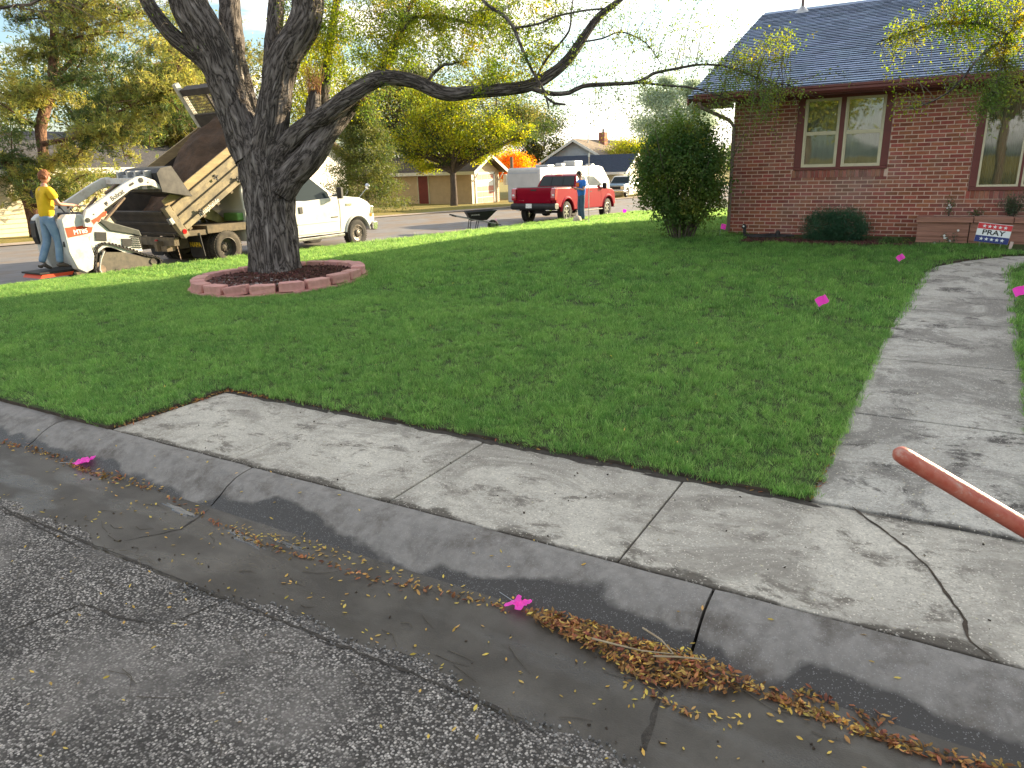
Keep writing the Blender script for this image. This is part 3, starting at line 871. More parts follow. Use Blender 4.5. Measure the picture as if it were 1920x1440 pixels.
HX0, HX1, HY0, HY1 = -3.66, 14.6, 14.75, 25.6
HZ0 = .47
EAVE_Z, RIDGE_Y, RIDGE_Z = 3.03, 20.15, 5.34
house = thing('brick_house', 'low red brick house with maroon trim and slate blue shingle roof', 'house', (HX0, HY0, 0))
HO = Vector((HX0, HY0, 0))
def hb(name, mb, m, parent=None, **k):
    for i, p in enumerate(mb.v): mb.v[i] = (p[0] - HX0, p[1] - HY0, p[2])
    return mb.build(name, m, parent or house, **k)
b = MB()
for xa, xb, za, zb in ((HX0 + .003, -2.50, HZ0, 2.98), (-2.50, -.955, HZ0, 1.69), (-2.50, -.955, 2.95, 2.98), (-.955, .335, HZ0, 2.98), (.335, 3.39, HZ0, 1.30), (.335, 3.39, 2.95, 2.98), (3.39, HX1, HZ0, 2.98)):
    b.box(xa, xb, HY0 - .006, HY0 + .30, za, zb)
b.box(-2.7, -.75, HY0 + .301, HY0 + .31, 1.5, 2.98); b.box(.1, 3.6, HY0 + .301, HY0 + .31, 1.1, 2.98)
b.box(HX0 + .003, HX0 + .3, HY0 + .30, HY1, HZ0, 2.98)
b.box(HX1 - .3, HX1, HY0 + .30, HY1, HZ0, 2.98)
b.box(HX0 + .3, HX1 - .3, HY1 - .3, HY1, HZ0, 2.98)
# gable triangles
b.prism([(HY0 + .3, 2.98), (HY1, 2.98), (RIDGE_Y, 5.12)], HX0 + .02, HX0 + .25, 'X')
b.prism([(HY0 + .3, 2.98), (HY1, 2.98), (RIDGE_Y, 5.12)], HX1 - .25, HX1 - .02, 'X')
wall = hb('wall', b, M_mortar)
hb('foundation', MB().box(HX0 - .02, HX1 + .02, HY0 - .02, HY1 + .02, -.3, HZ0 - .002), M_found, bevel=.01)
# openings (x0,x1,z0,z1) covered by trim
OPEN = [(-2.51, -.945, 1.675, 2.985), (.325, 3.4, 1.285, 2.985)]
SILL = [(-2.535, -.925, 1.540, 1.672), (.30, 3.4, 1.150, 1.282)]
BP, BC = .2032, .0677
BL, BH = .1890, .0535
brick_me = None
cand = []
row = 0; z = HZ0 + .004
while z + BH < 2.98:
    x = HX0 + (0 if row % 2 == 0 else -BP / 2)
    while x < HX1:
        a, c = max(x, HX0), min(x + BL, HX1)
        segs = [(a, c)] if c - a > .03 else []
        for (o0, o1, oz0, oz1) in OPEN + SILL:
            if z + BH > oz0 + .012 and z < oz1 - .012:
                ns_ = []
                for s in segs:
                    if s[1] <= o0 or s[0] >= o1: ns_.append(s); continue
                    if s[0] < o0 - .02: ns_.append((s[0], o0 - .006))
                    if s[1] > o1 + .02: ns_.append((o1 + .006, s[1]))
                segs = ns_
        for s in segs: cand.append((s[0], s[1], z))
        x += BP
    z += BC; row += 1
full = [c for c in cand if abs(c[1] - c[0] - BL) < 1e-3 and -3.66 < c[0] < 1.2 and not (c[0] > -.3 and c[2] < .86)]
full.sort(key=lambda c: (c[0] - 0) ** 2 * .0 - c[0])      # the nearest bricks in view lie furthest right
single = set(full[:285]) 
rest = MB()
bm0 = MB().box(0, BL, -.012, .02, 0, BH)
for c in cand:
    j = rnd.uniform(-.002, .002)
    if c in single:
        if brick_me is None:
            o = bm0.build('brick', M_brick, wall); brick_me = o.data
        else:
            o = link('brick', brick_me, wall)
        o.location = (c[0] - HX0, j, c[2])
    else:
        rest.box(c[0], c[1], HY0 - .012 + j, HY0 + .02, c[2], c[2] + BH)
M_brick2 = mat('red_brick_far', (0.33, 0.105, 0.066), (0.245, 0.08, 0.053), scale=22, detail=6, rough=.85, bump=.0025, bscale=160, island=.25, world=True, dirt=(0.27, 0.15, 0.125), dirt_scale=1.1, dirt_lo=.46, dirt_hi=.68)
stuff(hb('bricks', rest, M_brick2, wall))
sb = MB().box(0, .058, -.022, .02, 0, .128).build('sill_brick', M_brick, wall)
first = True
for (o0, o1, oz0, oz1) in SILL:
    n = int((min(o1, 2.6) - o0) / .0677)
    for i in range(n):
        o = sb if first else link('sill_brick', sb.data, wall); first = False
        o.location = (o0 + .005 + i * .0677 - HX0, rnd.uniform(-.002, .002), oz0 + .003)
# windows
def window(x0, x1, z0, z1, trim, panes, sash):
    """trim: maroon surround; panes: (a,c) frame spans; sash True for double-hung"""
    w = MB()
    yf = HY0 - .028
    fx = [x0] + [q for p in panes for q in p] + [x1]
    w.box(x0, x1, yf, HY0 + .02, panes_z[1], z1)
    w.box(x0, x1, yf - .012, HY0 + .02, z0, panes_z[0])
    for i in range(0, len(fx), 2): w.box(fx[i], fx[i + 1], yf, HY0 + .02, panes_z[0], panes_z[1])
    t = hb('window', w, M_trim, bevel=.006)
    for (a, c) in panes:
        f = MB(); z0_, z1_ = panes_z; d = .034
        y0 = HY0 - .018; y1 = HY0 + .05
        f.box(a, c, y0, y1, z0_, z0_ + d); f.box(a, c, y0, y1, z1_ - d, z1_)
        f.box(a, a + d, y0, y1, z0_ + d, z1_ - d); f.box(c - d, c, y0, y1, z0_ + d, z1_ - d)
        if sash:
            zm = (z0_ + z1_) / 2 - .02
            f.box(a + d, c - d, y0 + .01, y1, zm, zm + .028)
            e = .018
            for (p, q, yy) in ((z0_ + d, zm, y0 + .008), (zm + .028, z1_ - d, y0 + .022)):
                f.box(a + d, a + d + e, yy, y1, p, q); f.box(c - d - e, c - d, yy, y1, p, q)
                f.box(a + d + e, c - d - e, yy, y1, p, p + e); f.box(a + d + e, c - d - e, yy, y1, q - e, q)
        hb('window_frame', f, M_cream, t, bevel=.003)
        hb('pane', MB().box(a + d, c - d, HY0 + .022, HY0 + .026, z0_ + d, z1_ - d), M_glass, t)
        if sash: hb('curtain', MB().box(a + d, c - d, HY0 + .10, HY0 + .11, z0_ + d, z1_ - d), M_blind, t)
        else:
            cu = MB(); n = 60
            for i in range(n):
                xa = a + d + (c - a - 2 * d) * i / n; xb = a + d + (c - a - 2 * d) * (i + 1) / n
                cu.add([(xa, HY0 + .12 + .02 * math.sin(i * 1.3), z0_), (xb, HY0 + .12 + .02 * math.sin(i * 1.3 + 1.3), z0_), (xb, HY0 + .12 + .02 * math.sin(i * 1.3 + 1.3), z1_), (xa, HY0 + .12 + .02 * math.sin(i * 1.3), z1_)], [(0, 1, 2, 3)])
            hb('curtain', cu, M_blind2, t, smooth=80)
    return t
panes_z = (1.725, 2.915)
window(-2.51, -.945, 1.675, 2.985, None, [(-2.385, -1.785), (-1.705, -1.065)], True)
panes_z = (1.345, 2.86)
window(.325, 3.4, 1.285, 2.985, None, [(.435, 1.02), (1.055, 2.4), (2.435, 3.2)], False)
# soffit, fascia, eave gutter
ov = .52; EY = HY0 - ov
hb('soffit', MB().box(HX0 - .66, HX1 + .6, EY + .02, HY0 + .35, 2.962, 2.99), M_trim)
hb('frieze_board', MB().box(HX0 + .01, HX1, HY0 - .03, HY0 + .01, 2.88, 2.96) if False else MB().box(HX0 + .01, HX1, HY0 - .032, HY0 - .013, 2.905, 2.96), M_trim)
hb('fascia', MB().box(HX0 - .66, HX1 + .6, EY - .0, EY + .018, 2.93, 3.06), M_trim)
gp = [(EY - .004, 3.075), (EY - .004, 2.955), (EY - .075, 2.955), (EY - .105, 2.995), (EY - .105, 3.03), (EY - .118, 3.045), (EY - .118, 3.085), (EY - .108, 3.085), (EY - .100, 3.045), (EY - .09, 3.0), (EY - .07, 2.965), (EY - .014, 2.965), (EY - .014, 3.075)]
hb('eave_gutter', MB().prism(gp, HX0 - .62, HX1 + .6, 'X'), M_gutr)
# downspout at the left corner
M_spout = mat('weathered_spout', (0.24, 0.19, 0.15), (0.17, 0.13, 0.11), scale=12, rough=.6)
ds = [(HX0 - .52, EY - .05, 2.95), (HX0 - .50, EY - .03, 2.86), (HX0 - .06, HY0 - .10, 2.62), (HX0 + .02, HY0 - .07, 2.50), (HX0 + .02, HY0 - .065, .55)]
d = MB()
for a, c in zip(ds, ds[1:]): d.beam(a, c, .075, .055)
hb('downspout', d, M_spout, bevel=.008)
# corner brackets (white return) under the rake
hb('rake_return', MB().prism([(EY, 2.92), (HY0 + .01, 2.92), (HY0 + .01, 2.85), (EY + .3, 2.88)], HX0 - .66, HX0 - .02, 'X'), M_trim)
# roof deck + shingle courses
sl = (RIDGE_Z - 3.06) / (RIDGE_Y - EY)
rl = math.hypot(RIDGE_Y - EY, RIDGE_Z - 3.06); ca, sa = (RIDGE_Y - EY) / rl, (RIDGE_Z - 3.06) / rl
RX0, RX1 = HX0 - .74, HX1 + .7
dk = MB()
dk.prism([(EY - .06, 3.02), (EY - .06, 3.06), (RIDGE_Y, RIDGE_Z), (2 * RIDGE_Y - EY + .06, 3.06), (2 * RIDGE_Y - EY + .06, 3.02), (RIDGE_Y, RIDGE_Z - .06)], RX0, RX1, 'X')
roof = hb('roof', dk, M_shing)
hb('rake_board', MB().prism([(EY - .05, 2.90), (EY - .05, 3.045), (RIDGE_Y, RIDGE_Z - .03), (2 * RIDGE_Y - EY + .05, 3.045), (2 * RIDGE_Y - EY + .05, 2.90), (RIDGE_Y, RIDGE_Z - .17)], RX0 - .02, RX0 + .012, 'X'), M_trim, roof)
shg = MB(); nc = int(rl / .135)
for k in range(nc):
    s = k * .135 - .03
    off = rnd.uniform(0, .3)
    x = RX0 - off
    while x < RX1:
        wdt = rnd.choice((.16, .22, .30, .36)); a, c = max(x + .003, RX0), min(x + wdt, RX1); x += wdt
        if c - a < .02: continue
        t1 = .018 + rnd.uniform(-.003, .004)
        def Q(u, h): return (EY - .06 + u * ca - h * sa, 3.06 + u * sa + h * ca)
        p = [Q(s, .004 + t1), Q(s, .001), Q(s + .150, .001), Q(s + .150, .004)]
        v = [(a, q[0], q[1]) for q in p] + [(c, q[0], q[1]) for q in p]
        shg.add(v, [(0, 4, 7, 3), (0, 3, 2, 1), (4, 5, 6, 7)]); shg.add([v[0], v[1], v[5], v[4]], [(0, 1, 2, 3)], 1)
stuff(hb('shingles', shg, [M_shing, mat('shingle_edge', (0.03, 0.036, 0.05), rough=.95)], roof, fix=False))  # butt faces: dark shingle edge with the course shadow line painted in
cap = MB()
x = RX0
while x < RX1:
    cap.prism([(RIDGE_Y - .13, RIDGE_Z - .045), (RIDGE_Y, RIDGE_Z + .022), (RIDGE_Y + .13, RIDGE_Z - .045), (RIDGE_Y, RIDGE_Z - .03)], x, x + .2, 'X'); x += .205
stuff(hb('ridge_caps', cap, M_shing, roof))
# vent pipe with metal flashing
vx, vy = -3.45, RIDGE_Y - .42; vz = RIDGE_Z - .42 * sl
vp = MB().cyl((vx, vy, vz - .05), (vx, vy, vz + .62), .035, 12)
v_ = hb('vent_pipe', vp, mat('vent_iron', (0.16, 0.12, 0.11), rough=.7), roof, smooth=40)
fl = MB()
fl.lathe([(.17, -.02), (.16, .02), (.07, .11), (.05, .14)], (vx, vy, vz), 'Z', 16)
fl.add([(vx - .22, vy - .22, vz - .22 * sl + .02), (vx + .22, vy - .22, vz - .22 * sl + .02), (vx + .22, vy + .14, vz + .14 * sl + .02), (vx - .22, vy + .14, vz + .14 * sl + .02)], [(0, 1, 2, 3)])
hb('flashing', fl, M_metal, v_, fix=False)
# house number on the wall
M_white = mat('white_paint', (0.78, 0.78, 0.75), (0.70, 0.70, 0.67), scale=6, rough=.5)
n_ = text_mesh('house_number', '221', M_white, house, .115, basis((1, 0, 0), (0, 0, 1), (1.235 - HX0, -.016, 1.085)), .004, bold=.003)

# ---------- planter ----------
M_flag = mat('pink_sandstone', (0.36, 0.185, 0.135), (0.27, 0.135, 0.10), scale=5, detail=9, rough=.9, bump=.008, bscale=14, stretch=(.6, .6, 9), world=True)
pl = thing('stone_planter', 'long pinkish sandstone planter box against the brick wall', 'planter', (-.36, 14.12, 0))
PX0, PY0 = -.36, 14.12
def pb(name, mb, m, parent=None, **k):
    for i, p in enumerate(mb.v): mb.v[i] = (p[0] - PX0, p[1] - PY0, p[2])
    return mb.build(name, m, parent or pl, **k)
def rough_block(b, x0, x1, y0, y1, z0, z1, n=10, jit=.006):
    # block with broken, layered front face
    pts = []
    for i in range(n + 1):
        z = z0 + (z1 - z0) * i / n
        pts.append((y0 + rnd.uniform(-jit, jit), z))
    b.prism(pts + [(y1, z1), (y1, z0)], x0, x1, 'X')
b = MB(); rough_block(b, -.335, .41, PY0 + .01, 14.42, .36, .80, 16, .007); pb('stone', b, M_flag)
b = MB(); rough_block(b, .425, 1.32, PY0 + .02, 14.42, .36, .795, 14, .009); pb('stone', b, M_flag)
b = MB(); rough_block(b, 1.335, 2.6, PY0 + .01, 14.42, .36, .80, 12, .008); pb('stone', b, M_flag)
b = MB().prism([(14.43, .36), (14.74, .36), (14.74, .80), (14.43, .80)], -.335, -.15, 'X'); pb('stone', b, M_flag)
for (a, c) in ((-.36, .455), (.465, 1.0), (1.012, 1.9), (1.91, 2.7)):
    b = MB(); rough_block(b, a, c, PY0 - .02, 14.40, .803, .885 + rnd.uniform(-.006, .006), 4, .004); pb('cap_stone', b, M_flag, bevel=.006)
pb('cap_stone', MB().box(-.36, -.12, 14.41, 14.74, .803, .88), M_flag, bevel=.006)
stuff(pb('planter_soil', MB().box(-.12, 2.6, 14.41, 14.735, .5, .865), M_soil))

# ================= big tree by the street =================
def bark_mat(name, c1, c2, c3, su=9, sv=2.2, dist=.03):
    m = bpy.data.materials.new(name); m.use_nodes = True; t = m.node_tree; b = t.nodes['Principled BSDF']
    uv = N(t, 'ShaderNodeUVMap'); mp_ = N(t, 'ShaderNodeMapping'); mp_.inputs['Scale'].default_value = (su, sv, 1)
    lnk(t, uv.outputs[0], mp_.inputs['Vector'])
    n = N(t, 'ShaderNodeTexNoise'); n.inputs['Scale'].default_value = 1.0; n.inputs['Detail'].default_value = 9; n.inputs['Roughness'].default_value = .62; n.inputs['Distortion'].default_value = .8
    lnk(t, mp_.outputs[0], n.inputs['Vector'])
    a = N(t, 'ShaderNodeMath', operation='SUBTRACT'); a.inputs[1].default_value = .5; lnk(t, n.outputs['Fac'], a.inputs[0])
    ab = N(t, 'ShaderNodeMath', operation='ABSOLUTE'); lnk(t, a.outputs[0], ab.inputs[0])
    cr = N(t, 'ShaderNodeValToRGB'); e = cr.color_ramp.elements
    e[0].position = 0.0; e[0].color = (*c1, 1); e[1].position = .20; e[1].color = (*c3, 1)
    x = e.new(.05); x.color = (*c2, 1)
    lnk(t, ab.outputs[0], cr.inputs['Fac']); lnk(t, cr.outputs['Color'], b.inputs['Base Color'])
    b.inputs['Roughness'].default_value = .9; b.inputs['Specular IOR Level'].default_value = .2
    mn = N(t, 'ShaderNodeMath', operation='MINIMUM'); mn.inputs[1].default_value = .16; lnk(t, ab.outputs[0], mn.inputs[0])
    bp_ = N(t, 'ShaderNodeBump'); bp_.inputs['Distance'].default_value = dist * 6; lnk(t, mn.outputs[0], bp_.inputs['Height'])
    lnk(t, bp_.outputs['Normal'], b.inputs['Normal'])
    return m
M_bark = bark_mat('rough_grey_bark', (0.020, 0.017, 0.015), (0.150, 0.128, 0.115), (0.33, 0.295, 0.27))
M_bark_r = bark_mat('reddish_bark', (0.05, 0.028, 0.018), (0.15, 0.08, 0.05), (0.26, 0.15, 0.09), 7, 3, .02)
M_twig = mat('twig_bark', (0.085, 0.070, 0.055), (0.13, 0.11, 0.085), scale=5, rough=.9)

def smooth_path(P, step):
    """Catmull-Rom through (x,y,z,r) rows"""
    P = [np.array(p, float) for p in P]
    Q = [2 * P[0] - P[1]] + P + [2 * P[-1] - P[-2]]
    o = []
    for i in range(1, len(Q) - 2):
        a, b_, c, d = Q[i - 1], Q[i], Q[i + 1], Q[i + 2]
        n = max(1, int(np.linalg.norm((c - b_)[:3]) / step))
        for k in range(n):
            t = k / n
            p = .5 * ((2 * b_) + (-a + c) * t + (2 * a - 5 * b_ + 4 * c - d) * t * t + (-a + 3 * b_ - 3 * c + d) * t ** 3)
            p[3] = b_[3] * (1 - t) + c[3] * t
            o.append(p)
    o.append(P[-1]); return o

def bark_tube(b, uvs, P, n=16, step=.08, ridge=.0, flare=None, seed=0):
    Q = smooth_path(P, step); k = len(Q)
    pts = [Vector(q[:3]) for q in Q]
    tg = [(pts[min(i + 1, k - 1)] - pts[max(i - 1, 0)]).normalized() for i in range(k)]
    up = Vector((0, 0, 1)) if abs(tg[0].z) < .9 else Vector((0, 1, 0))
    x = tg[0].cross(up).normalized(); o = len(b.v); L_ = 0
    vl = []
    r0 = max(q[3] for q in Q)
    for i in range(k):
        if i: L_ += (pts[i] - pts[i - 1]).length
        vl.append(L_)
        x = (x - tg[i] * x.dot(tg[i])).normalized(); y = tg[i].cross(x)
        for j in range(n):
            a = 2 * PI * j / n
            r = Q[i][3]
            if ridge:
                u = a * r0 * 9
                w1 = noise.noise((math.cos(a) * r0 * 11 + seed, math.sin(a) * r0 * 11, L_ * 1.6))
                w2 = noise.noise((math.cos(a) * r0 * 26 + seed, math.sin(a) * r0 * 26, L_ * 2.6 + 9))
                w3 = noise.noise((math.cos(a) * 1.6 + seed, math.sin(a) * 1.6, L_ * 1.3))
                r *= 1 + ridge * (1.3 * (abs(w1) ** .6 - .3) + .8 * (abs(w2) ** .7 - .25)) + .10 * w3
            if flare: r += flare(a, L_)
            b.v.append(tuple(pts[i] + (x * math.cos(a) + y * math.sin(a)) * r))
    for i in range(k - 1):
        for j in range(n):
            b.f.append((o + i * n + j, o + i * n + (j + 1) % n, o + (i + 1) * n + (j + 1) % n, o + (i + 1) * n + j)); b.m.append(0)
            c = r0 * 2 * PI
            uvs += [(j / n * c + seed, vl[i]), ((j + 1) / n * c + seed, vl[i]), ((j + 1) / n * c + seed, vl[i + 1]), (j / n * c + seed, vl[i + 1])]
    b.f.append(tuple(o + (k - 1) * n + j for j in range(n))); b.m.append(0); uvs += [(0, 0)] * n
    return Q
def build_bark(name, b, uvs, m, parent):
    me = bpy.data.meshes.new(name); me.from_pydata(b.v, [], b.f)
    u = me.uv_layers.new(name='UVMap'); u.data.foreach_set('uv', np.array(uvs, np.float32).reshape(-1))
    me.materials.append(m); me.polygons.foreach_set('use_smooth', [True] * len(me.polygons)); me.update()
    return link(name, me, parent)

def leaf_mat(name, c1, c2, c3=None, tr=.5, sc=1.6, lo=.4, hi=.62, isl=.35):
    return mat(name, c1, c2, scale=sc, detail=3, rough=.55, transl=tr, island=isl, world=True, dirt=c3, dirt_scale=2.2, dirt_lo=.55, dirt_hi=.62, lo=lo, hi=hi)
M_leafY = leaf_mat('yellow_green_leaf', (0.13, 0.19, 0.022), (0.21, 0.22, 0.028), (0.30, 0.22, 0.02), tr=.55)
M_leafG = leaf_mat('green_leaf', (0.09, 0.14, 0.035), (0.15, 0.19, 0.04), (0.20, 0.19, 0.03), tr=.5)

T0 = Vector((-9.75, 8.75, .13))
tree = thing('shade_tree', 'large old tree with furrowed grey trunk and long limbs inside the pink block ring', 'tree', T0)
tb = MB(); uvs = []
LIMBS = []
def fl_(a, L_):
    return (.10 * max(0, 1 - L_ / .55) ** 2) * (1 + .8 * math.sin(3 * a + .6) + .4 * math.sin(5 * a))
trunk = [(-10.033,8.825,-0.101,0.4662),(-10.093,8.887,0.173,0.4377),(-10.155,8.936,0.589,0.4170),(-10.242,9.013,0.953,0.4170),(-10.314,9.099,1.316,0.4075),(-10.405,9.206,1.770,0.4265),(-10.509,9.273,2.135,0.4360),(-10.603,9.320,2.427,0.4075),(-10.685,9.362,2.682,0.3033)]
LIMBS.append(bark_tube(tb, uvs, trunk, 120, .035, .10, fl_, 1))
limb_defs = [
  ([(-10.656,9.187,2.140,0.3412),(-10.835,9.181,2.596,0.3115),(-10.990,9.171,3.002,0.2915),(-11.076,9.139,3.399,0.2892),(-11.178,9.105,3.816,0.2961),(-11.323,9.039,4.219,0.3121),(-11.456,8.957,4.555,0.3004),(-11.540,8.902,4.883,0.2799),(-11.787,8.753,5.567,0.2309),(-12.066,8.546,6.483,0.1731)], 64, .13),
  ([(-11.110,9.103,3.356,0.2052),(-11.312,9.048,3.712,0.1672),(-11.537,8.938,3.952,0.1481),(-11.751,8.767,4.172,0.1377),(-11.882,8.647,4.396,0.1275),(-11.989,8.547,4.640,0.1174),(-12.091,8.465,4.922,0.1075),(-12.310,8.096,5.280,0.0873),(-12.676,7.547,5.378,0.0681),(-13.072,6.969,5.099,0.0501),(-13.365,6.426,4.746,0.0328)], 28, .09),
  ([(-11.000,9.300,2.696,0.2484),(-11.226,9.391,3.162,0.2397),(-11.379,9.527,3.629,0.2310),(-11.466,9.701,4.097,0.2126),(-11.604,9.848,4.570,0.1940),(-11.770,10.044,5.059,0.1760),(-12.170,10.437,6.154,0.1390),(-12.607,10.786,7.530,0.0900)], 40, .12),
  ([(-10.799,9.334,2.280,0.2301),(-10.961,9.446,2.698,0.2118),(-11.130,9.572,3.166,0.1740),(-11.292,9.703,3.636,0.1261),(-11.448,9.822,4.064,0.0779)], 36, .12),
  ([(-10.434,9.195,2.133,0.3197),(-10.322,9.281,2.530,0.2985),(-10.271,9.375,2.881,0.2694),(-10.227,9.463,3.230,0.2591),(-10.178,9.539,3.531,0.2581),(-10.082,9.641,3.829,0.2570),(-9.920,9.774,4.104,0.2560),(-9.787,9.880,4.352,0.2549),(-9.742,9.956,4.661,0.2539),(-9.678,9.997,5.183,0.2239),(-9.495,10.199,6.134,0.1585),(-9.163,10.477,7.046,0.1039)], 64, .13),
  ([(-10.238,9.442,3.186,0.1851),(-10.357,9.560,3.548,0.1765),(-10.450,9.710,3.956,0.1586),(-10.520,9.874,4.366,0.1405),(-10.589,10.040,4.780,0.1316),(-10.756,10.343,5.572,0.1137),(-11.065,10.681,6.700,0.0764)], 32, .1),
  ([(-10.242,9.129,1.968,0.2052),(-10.018,9.335,2.342,0.1858),(-9.767,9.437,2.552,0.1659),(-9.565,9.549,2.701,0.1560),(-9.240,9.690,2.895,0.1457),(-8.899,9.851,3.119,0.1400),(-8.488,10.058,3.353,0.1254),(-8.203,10.174,3.373,0.1159),(-7.839,10.303,3.296,0.1110),(-7.497,10.389,3.137,0.1105),(-7.207,10.476,3.065,0.1057),(-6.864,10.629,3.091,0.0965),(-6.373,10.868,3.112,0.0960),(-6.011,11.044,3.170,0.0913),(-5.698,11.238,3.361,0.0822),(-5.512,11.431,3.594,0.0779),(-5.365,11.625,3.894,0.0693),(-5.214,11.812,4.170,0.0563),(-4.997,12.018,4.385,0.0433),(-4.756,12.235,4.591,0.0346),(-4.238,12.524,4.879,0.0257)], 36, .10),
  ([(-6.065,10.998,3.131,0.0435),(-5.858,11.030,3.045,0.0398),(-5.689,11.117,3.007,0.0381),(-5.467,11.253,3.016,0.0364),(-5.293,11.389,3.109,0.0346),(-4.924,11.617,3.130,0.0312),(-4.525,11.862,3.149,0.0277),(-4.325,12.025,3.275,0.0242),(-4.021,12.229,3.339,0.0216),(-3.688,12.574,3.405,0.0183),(-3.302,12.907,3.354,0.0150),(-2.853,13.226,3.156,0.0115),(-2.480,13.540,3.068,0.0090)], 12, .0),
  ([(-4.525,11.862,3.149,0.0190),(-4.145,12.066,3.087,0.0173),(-3.769,12.397,3.042,0.0140),(-3.404,12.690,2.913,0.0106)], 8, 0),
  ([(-10.087,9.142,1.569,0.2529),(-9.898,9.293,1.850,0.2332),(-9.622,9.427,2.108,0.2221),(-9.508,9.664,2.414,0.2137),(-9.404,9.881,2.677,0.1959),(-9.287,10.096,2.916,0.1686),(-9.137,10.334,3.165,0.1316),(-8.978,10.579,3.415,0.1038),(-8.865,10.793,3.659,0.0995),(-8.788,10.918,3.883,0.0948),(-8.741,11.042,4.152,0.0569),(-8.665,11.214,4.510,0.0379),(-8.490,11.508,5.046,0.0284)], 36, .12),
  ([(-8.788,10.918,3.883,0.0303),(-8.367,10.807,4.235,0.0294),(-8.172,10.855,4.385,0.0273),(-7.715,11.119,4.361,0.0273),(-7.471,11.237,4.284,0.0291),(-7.109,11.427,4.211,0.0219)], 8, 0),
  ([(-6.848,10.551,4.733,0.0267),(-6.568,10.579,4.341,0.0267),(-6.348,10.660,4.199,0.0267),(-6.164,10.697,3.994,0.0267),(-5.998,10.675,3.654,0.0251),(-5.800,10.664,3.289,0.0217),(-5.613,10.675,3.004,0.0201),(-5.522,10.638,2.747,0.0134)], 8, 0),
  ([(-6.162,10.692,3.978,0.0184),(-5.963,10.817,3.995,0.0184),(-5.827,11.044,4.063,0.0169),(-5.707,11.274,4.166,0.0170),(-5.340,11.651,4.270,0.0154),(-4.987,11.998,4.310,0.0130)], 8, 0),
  ([(-5.995,11.071,3.219,0.0226),(-5.878,11.176,3.491,0.0208),(-5.775,11.301,3.669,0.0190),(-5.591,11.519,3.976,0.0173),(-5.602,11.624,4.290,0.0139),(-5.592,11.746,4.619,0.0104)], 8, 0),
  ([(-7.643,10.349,3.268,0.0301),(-7.570,10.442,3.409,0.0283),(-7.429,10.576,3.547,0.0248),(-7.300,10.654,3.552,0.0159)], 8, 0),
  ([(-5.755,10.943,2.968,0.0206),(-5.550,10.898,2.840,0.0221),(-5.401,10.979,2.819,0.0170)], 8, 0),
  ([(-5.353,11.600,3.803,0.0156),(-5.106,11.762,3.844,0.0139),(-4.857,11.942,3.935,0.0121),(-4.499,12.093,3.758,0.0095),(-4.233,12.132,3.420,0.0069)], 6, 0),
  ([(-9.550,9.710,2.442,0.1399),(-9.827,9.911,2.789,0.1422),(-9.957,10.055,3.071,0.1337),(-9.986,10.165,3.258,0.0959)], 24, .10),
  ([(-10.185,10.525,3.064,0.0993),(-10.284,10.794,3.645,0.0900),(-10.306,10.983,4.217,0.0800),(-10.294,11.193,4.787,0.0700),(-10.289,11.466,5.549,0.0500)], 18, .08),
  ([(-12.434,6.356,4.357,0.0190),(-12.350,6.550,4.419,0.0208),(-12.293,6.715,4.444,0.0226),(-12.277,6.883,4.549,0.0244),(-12.423,7.349,5.077,0.0334)], 8, 0),
]
for i, (P, n, rg) in enumerate(limb_defs):
    LIMBS.append(bark_tube(tb, uvs, P, n, .04 if n > 30 else .10, rg, None, i * 3.7))
for i, p in enumerate(tb.v): tb.v[i] = (p[0] - T0.x, p[1] - T0.y, p[2] - T0.z)
build_bark('trunk', tb, uvs, M_bark, tree)

LP = np.array([q for Lb in LIMBS[2:] for q in Lb])
def curve_pts(a, b_, n, sag):
    a = np.array(a); b_ = np.array(b_); o = []
    k = NP.normal(0, .06, 3) * np.linalg.norm(b_ - a)
    for i in range(n + 1):
        t = i / n
        o.append(a + (b_ - a) * t + np.array([0, 0, sag]) * 4 * t * (1 - t) + k * math.sin(t * PI))
    return o
def sprays(zones, LP, mtwig, mleafs, parent, org, leaf_l=.05, leaf_w=.020, tw_r=.0045, droop=.35, near=1.8):
    """zones: (x,y,z,radius,n_twigs,leaves_per_twig[,material])"""
    tw = MB(); VV = []; MI = []
    for z in zones:
        c = np.array(z[:3]); R_ = z[3]; mi = z[6] if len(z) > 6 else 0
        for i in range(z[4]):
            e = c + NP.normal(size=3) * R_ * np.array([.55, .55, .5])
            d = np.linalg.norm(LP[:, :3] - e, axis=1) + NP.uniform(0, .5, len(LP))
            s = LP[np.argmin(d)][:3]
            if np.linalg.norm(s - e) > near: s = e + (s - e) / np.linalg.norm(s - e) * near * .6
            P = curve_pts(s, e, 6, .10 * np.linalg.norm(e - s))
            tip = e + (e - s) / (np.linalg.norm(e - s) + 1e-6) * .12 + np.array([0, 0, -droop * R_ * NP.uniform(.1, .8)])
            P += [tip]
            tw.tube([tuple(p) for p in P], [tw_r * (1.25 - .15 * q) for q in range(len(P))], 3, cap=False)
            nl = z[5]
            if nl:
                P = np.array(P); seg = NP.integers(2, len(P) - 1, nl); t = NP.random(nl)[:, None]
                pos = P[seg] * (1 - t) + P[seg + 1] * t + NP.normal(size=(nl, 3)) * .055
                VV.append(leafquads(pos, np.full(nl, leaf_l), np.full(nl, leaf_w), .5)); MI.append(np.full(nl, mi))
    org = np.array(org)
    tw.v = [(p[0] - org[0], p[1] - org[1], p[2] - org[2]) for p in tw.v]
    t = stuff(tw.build('twigs', mtwig, parent, fix=False))
    V = np.concatenate(VV) - org
    l = fastmesh('leaves', V, mleafs, parent, np.concatenate(MI))
    return t, l
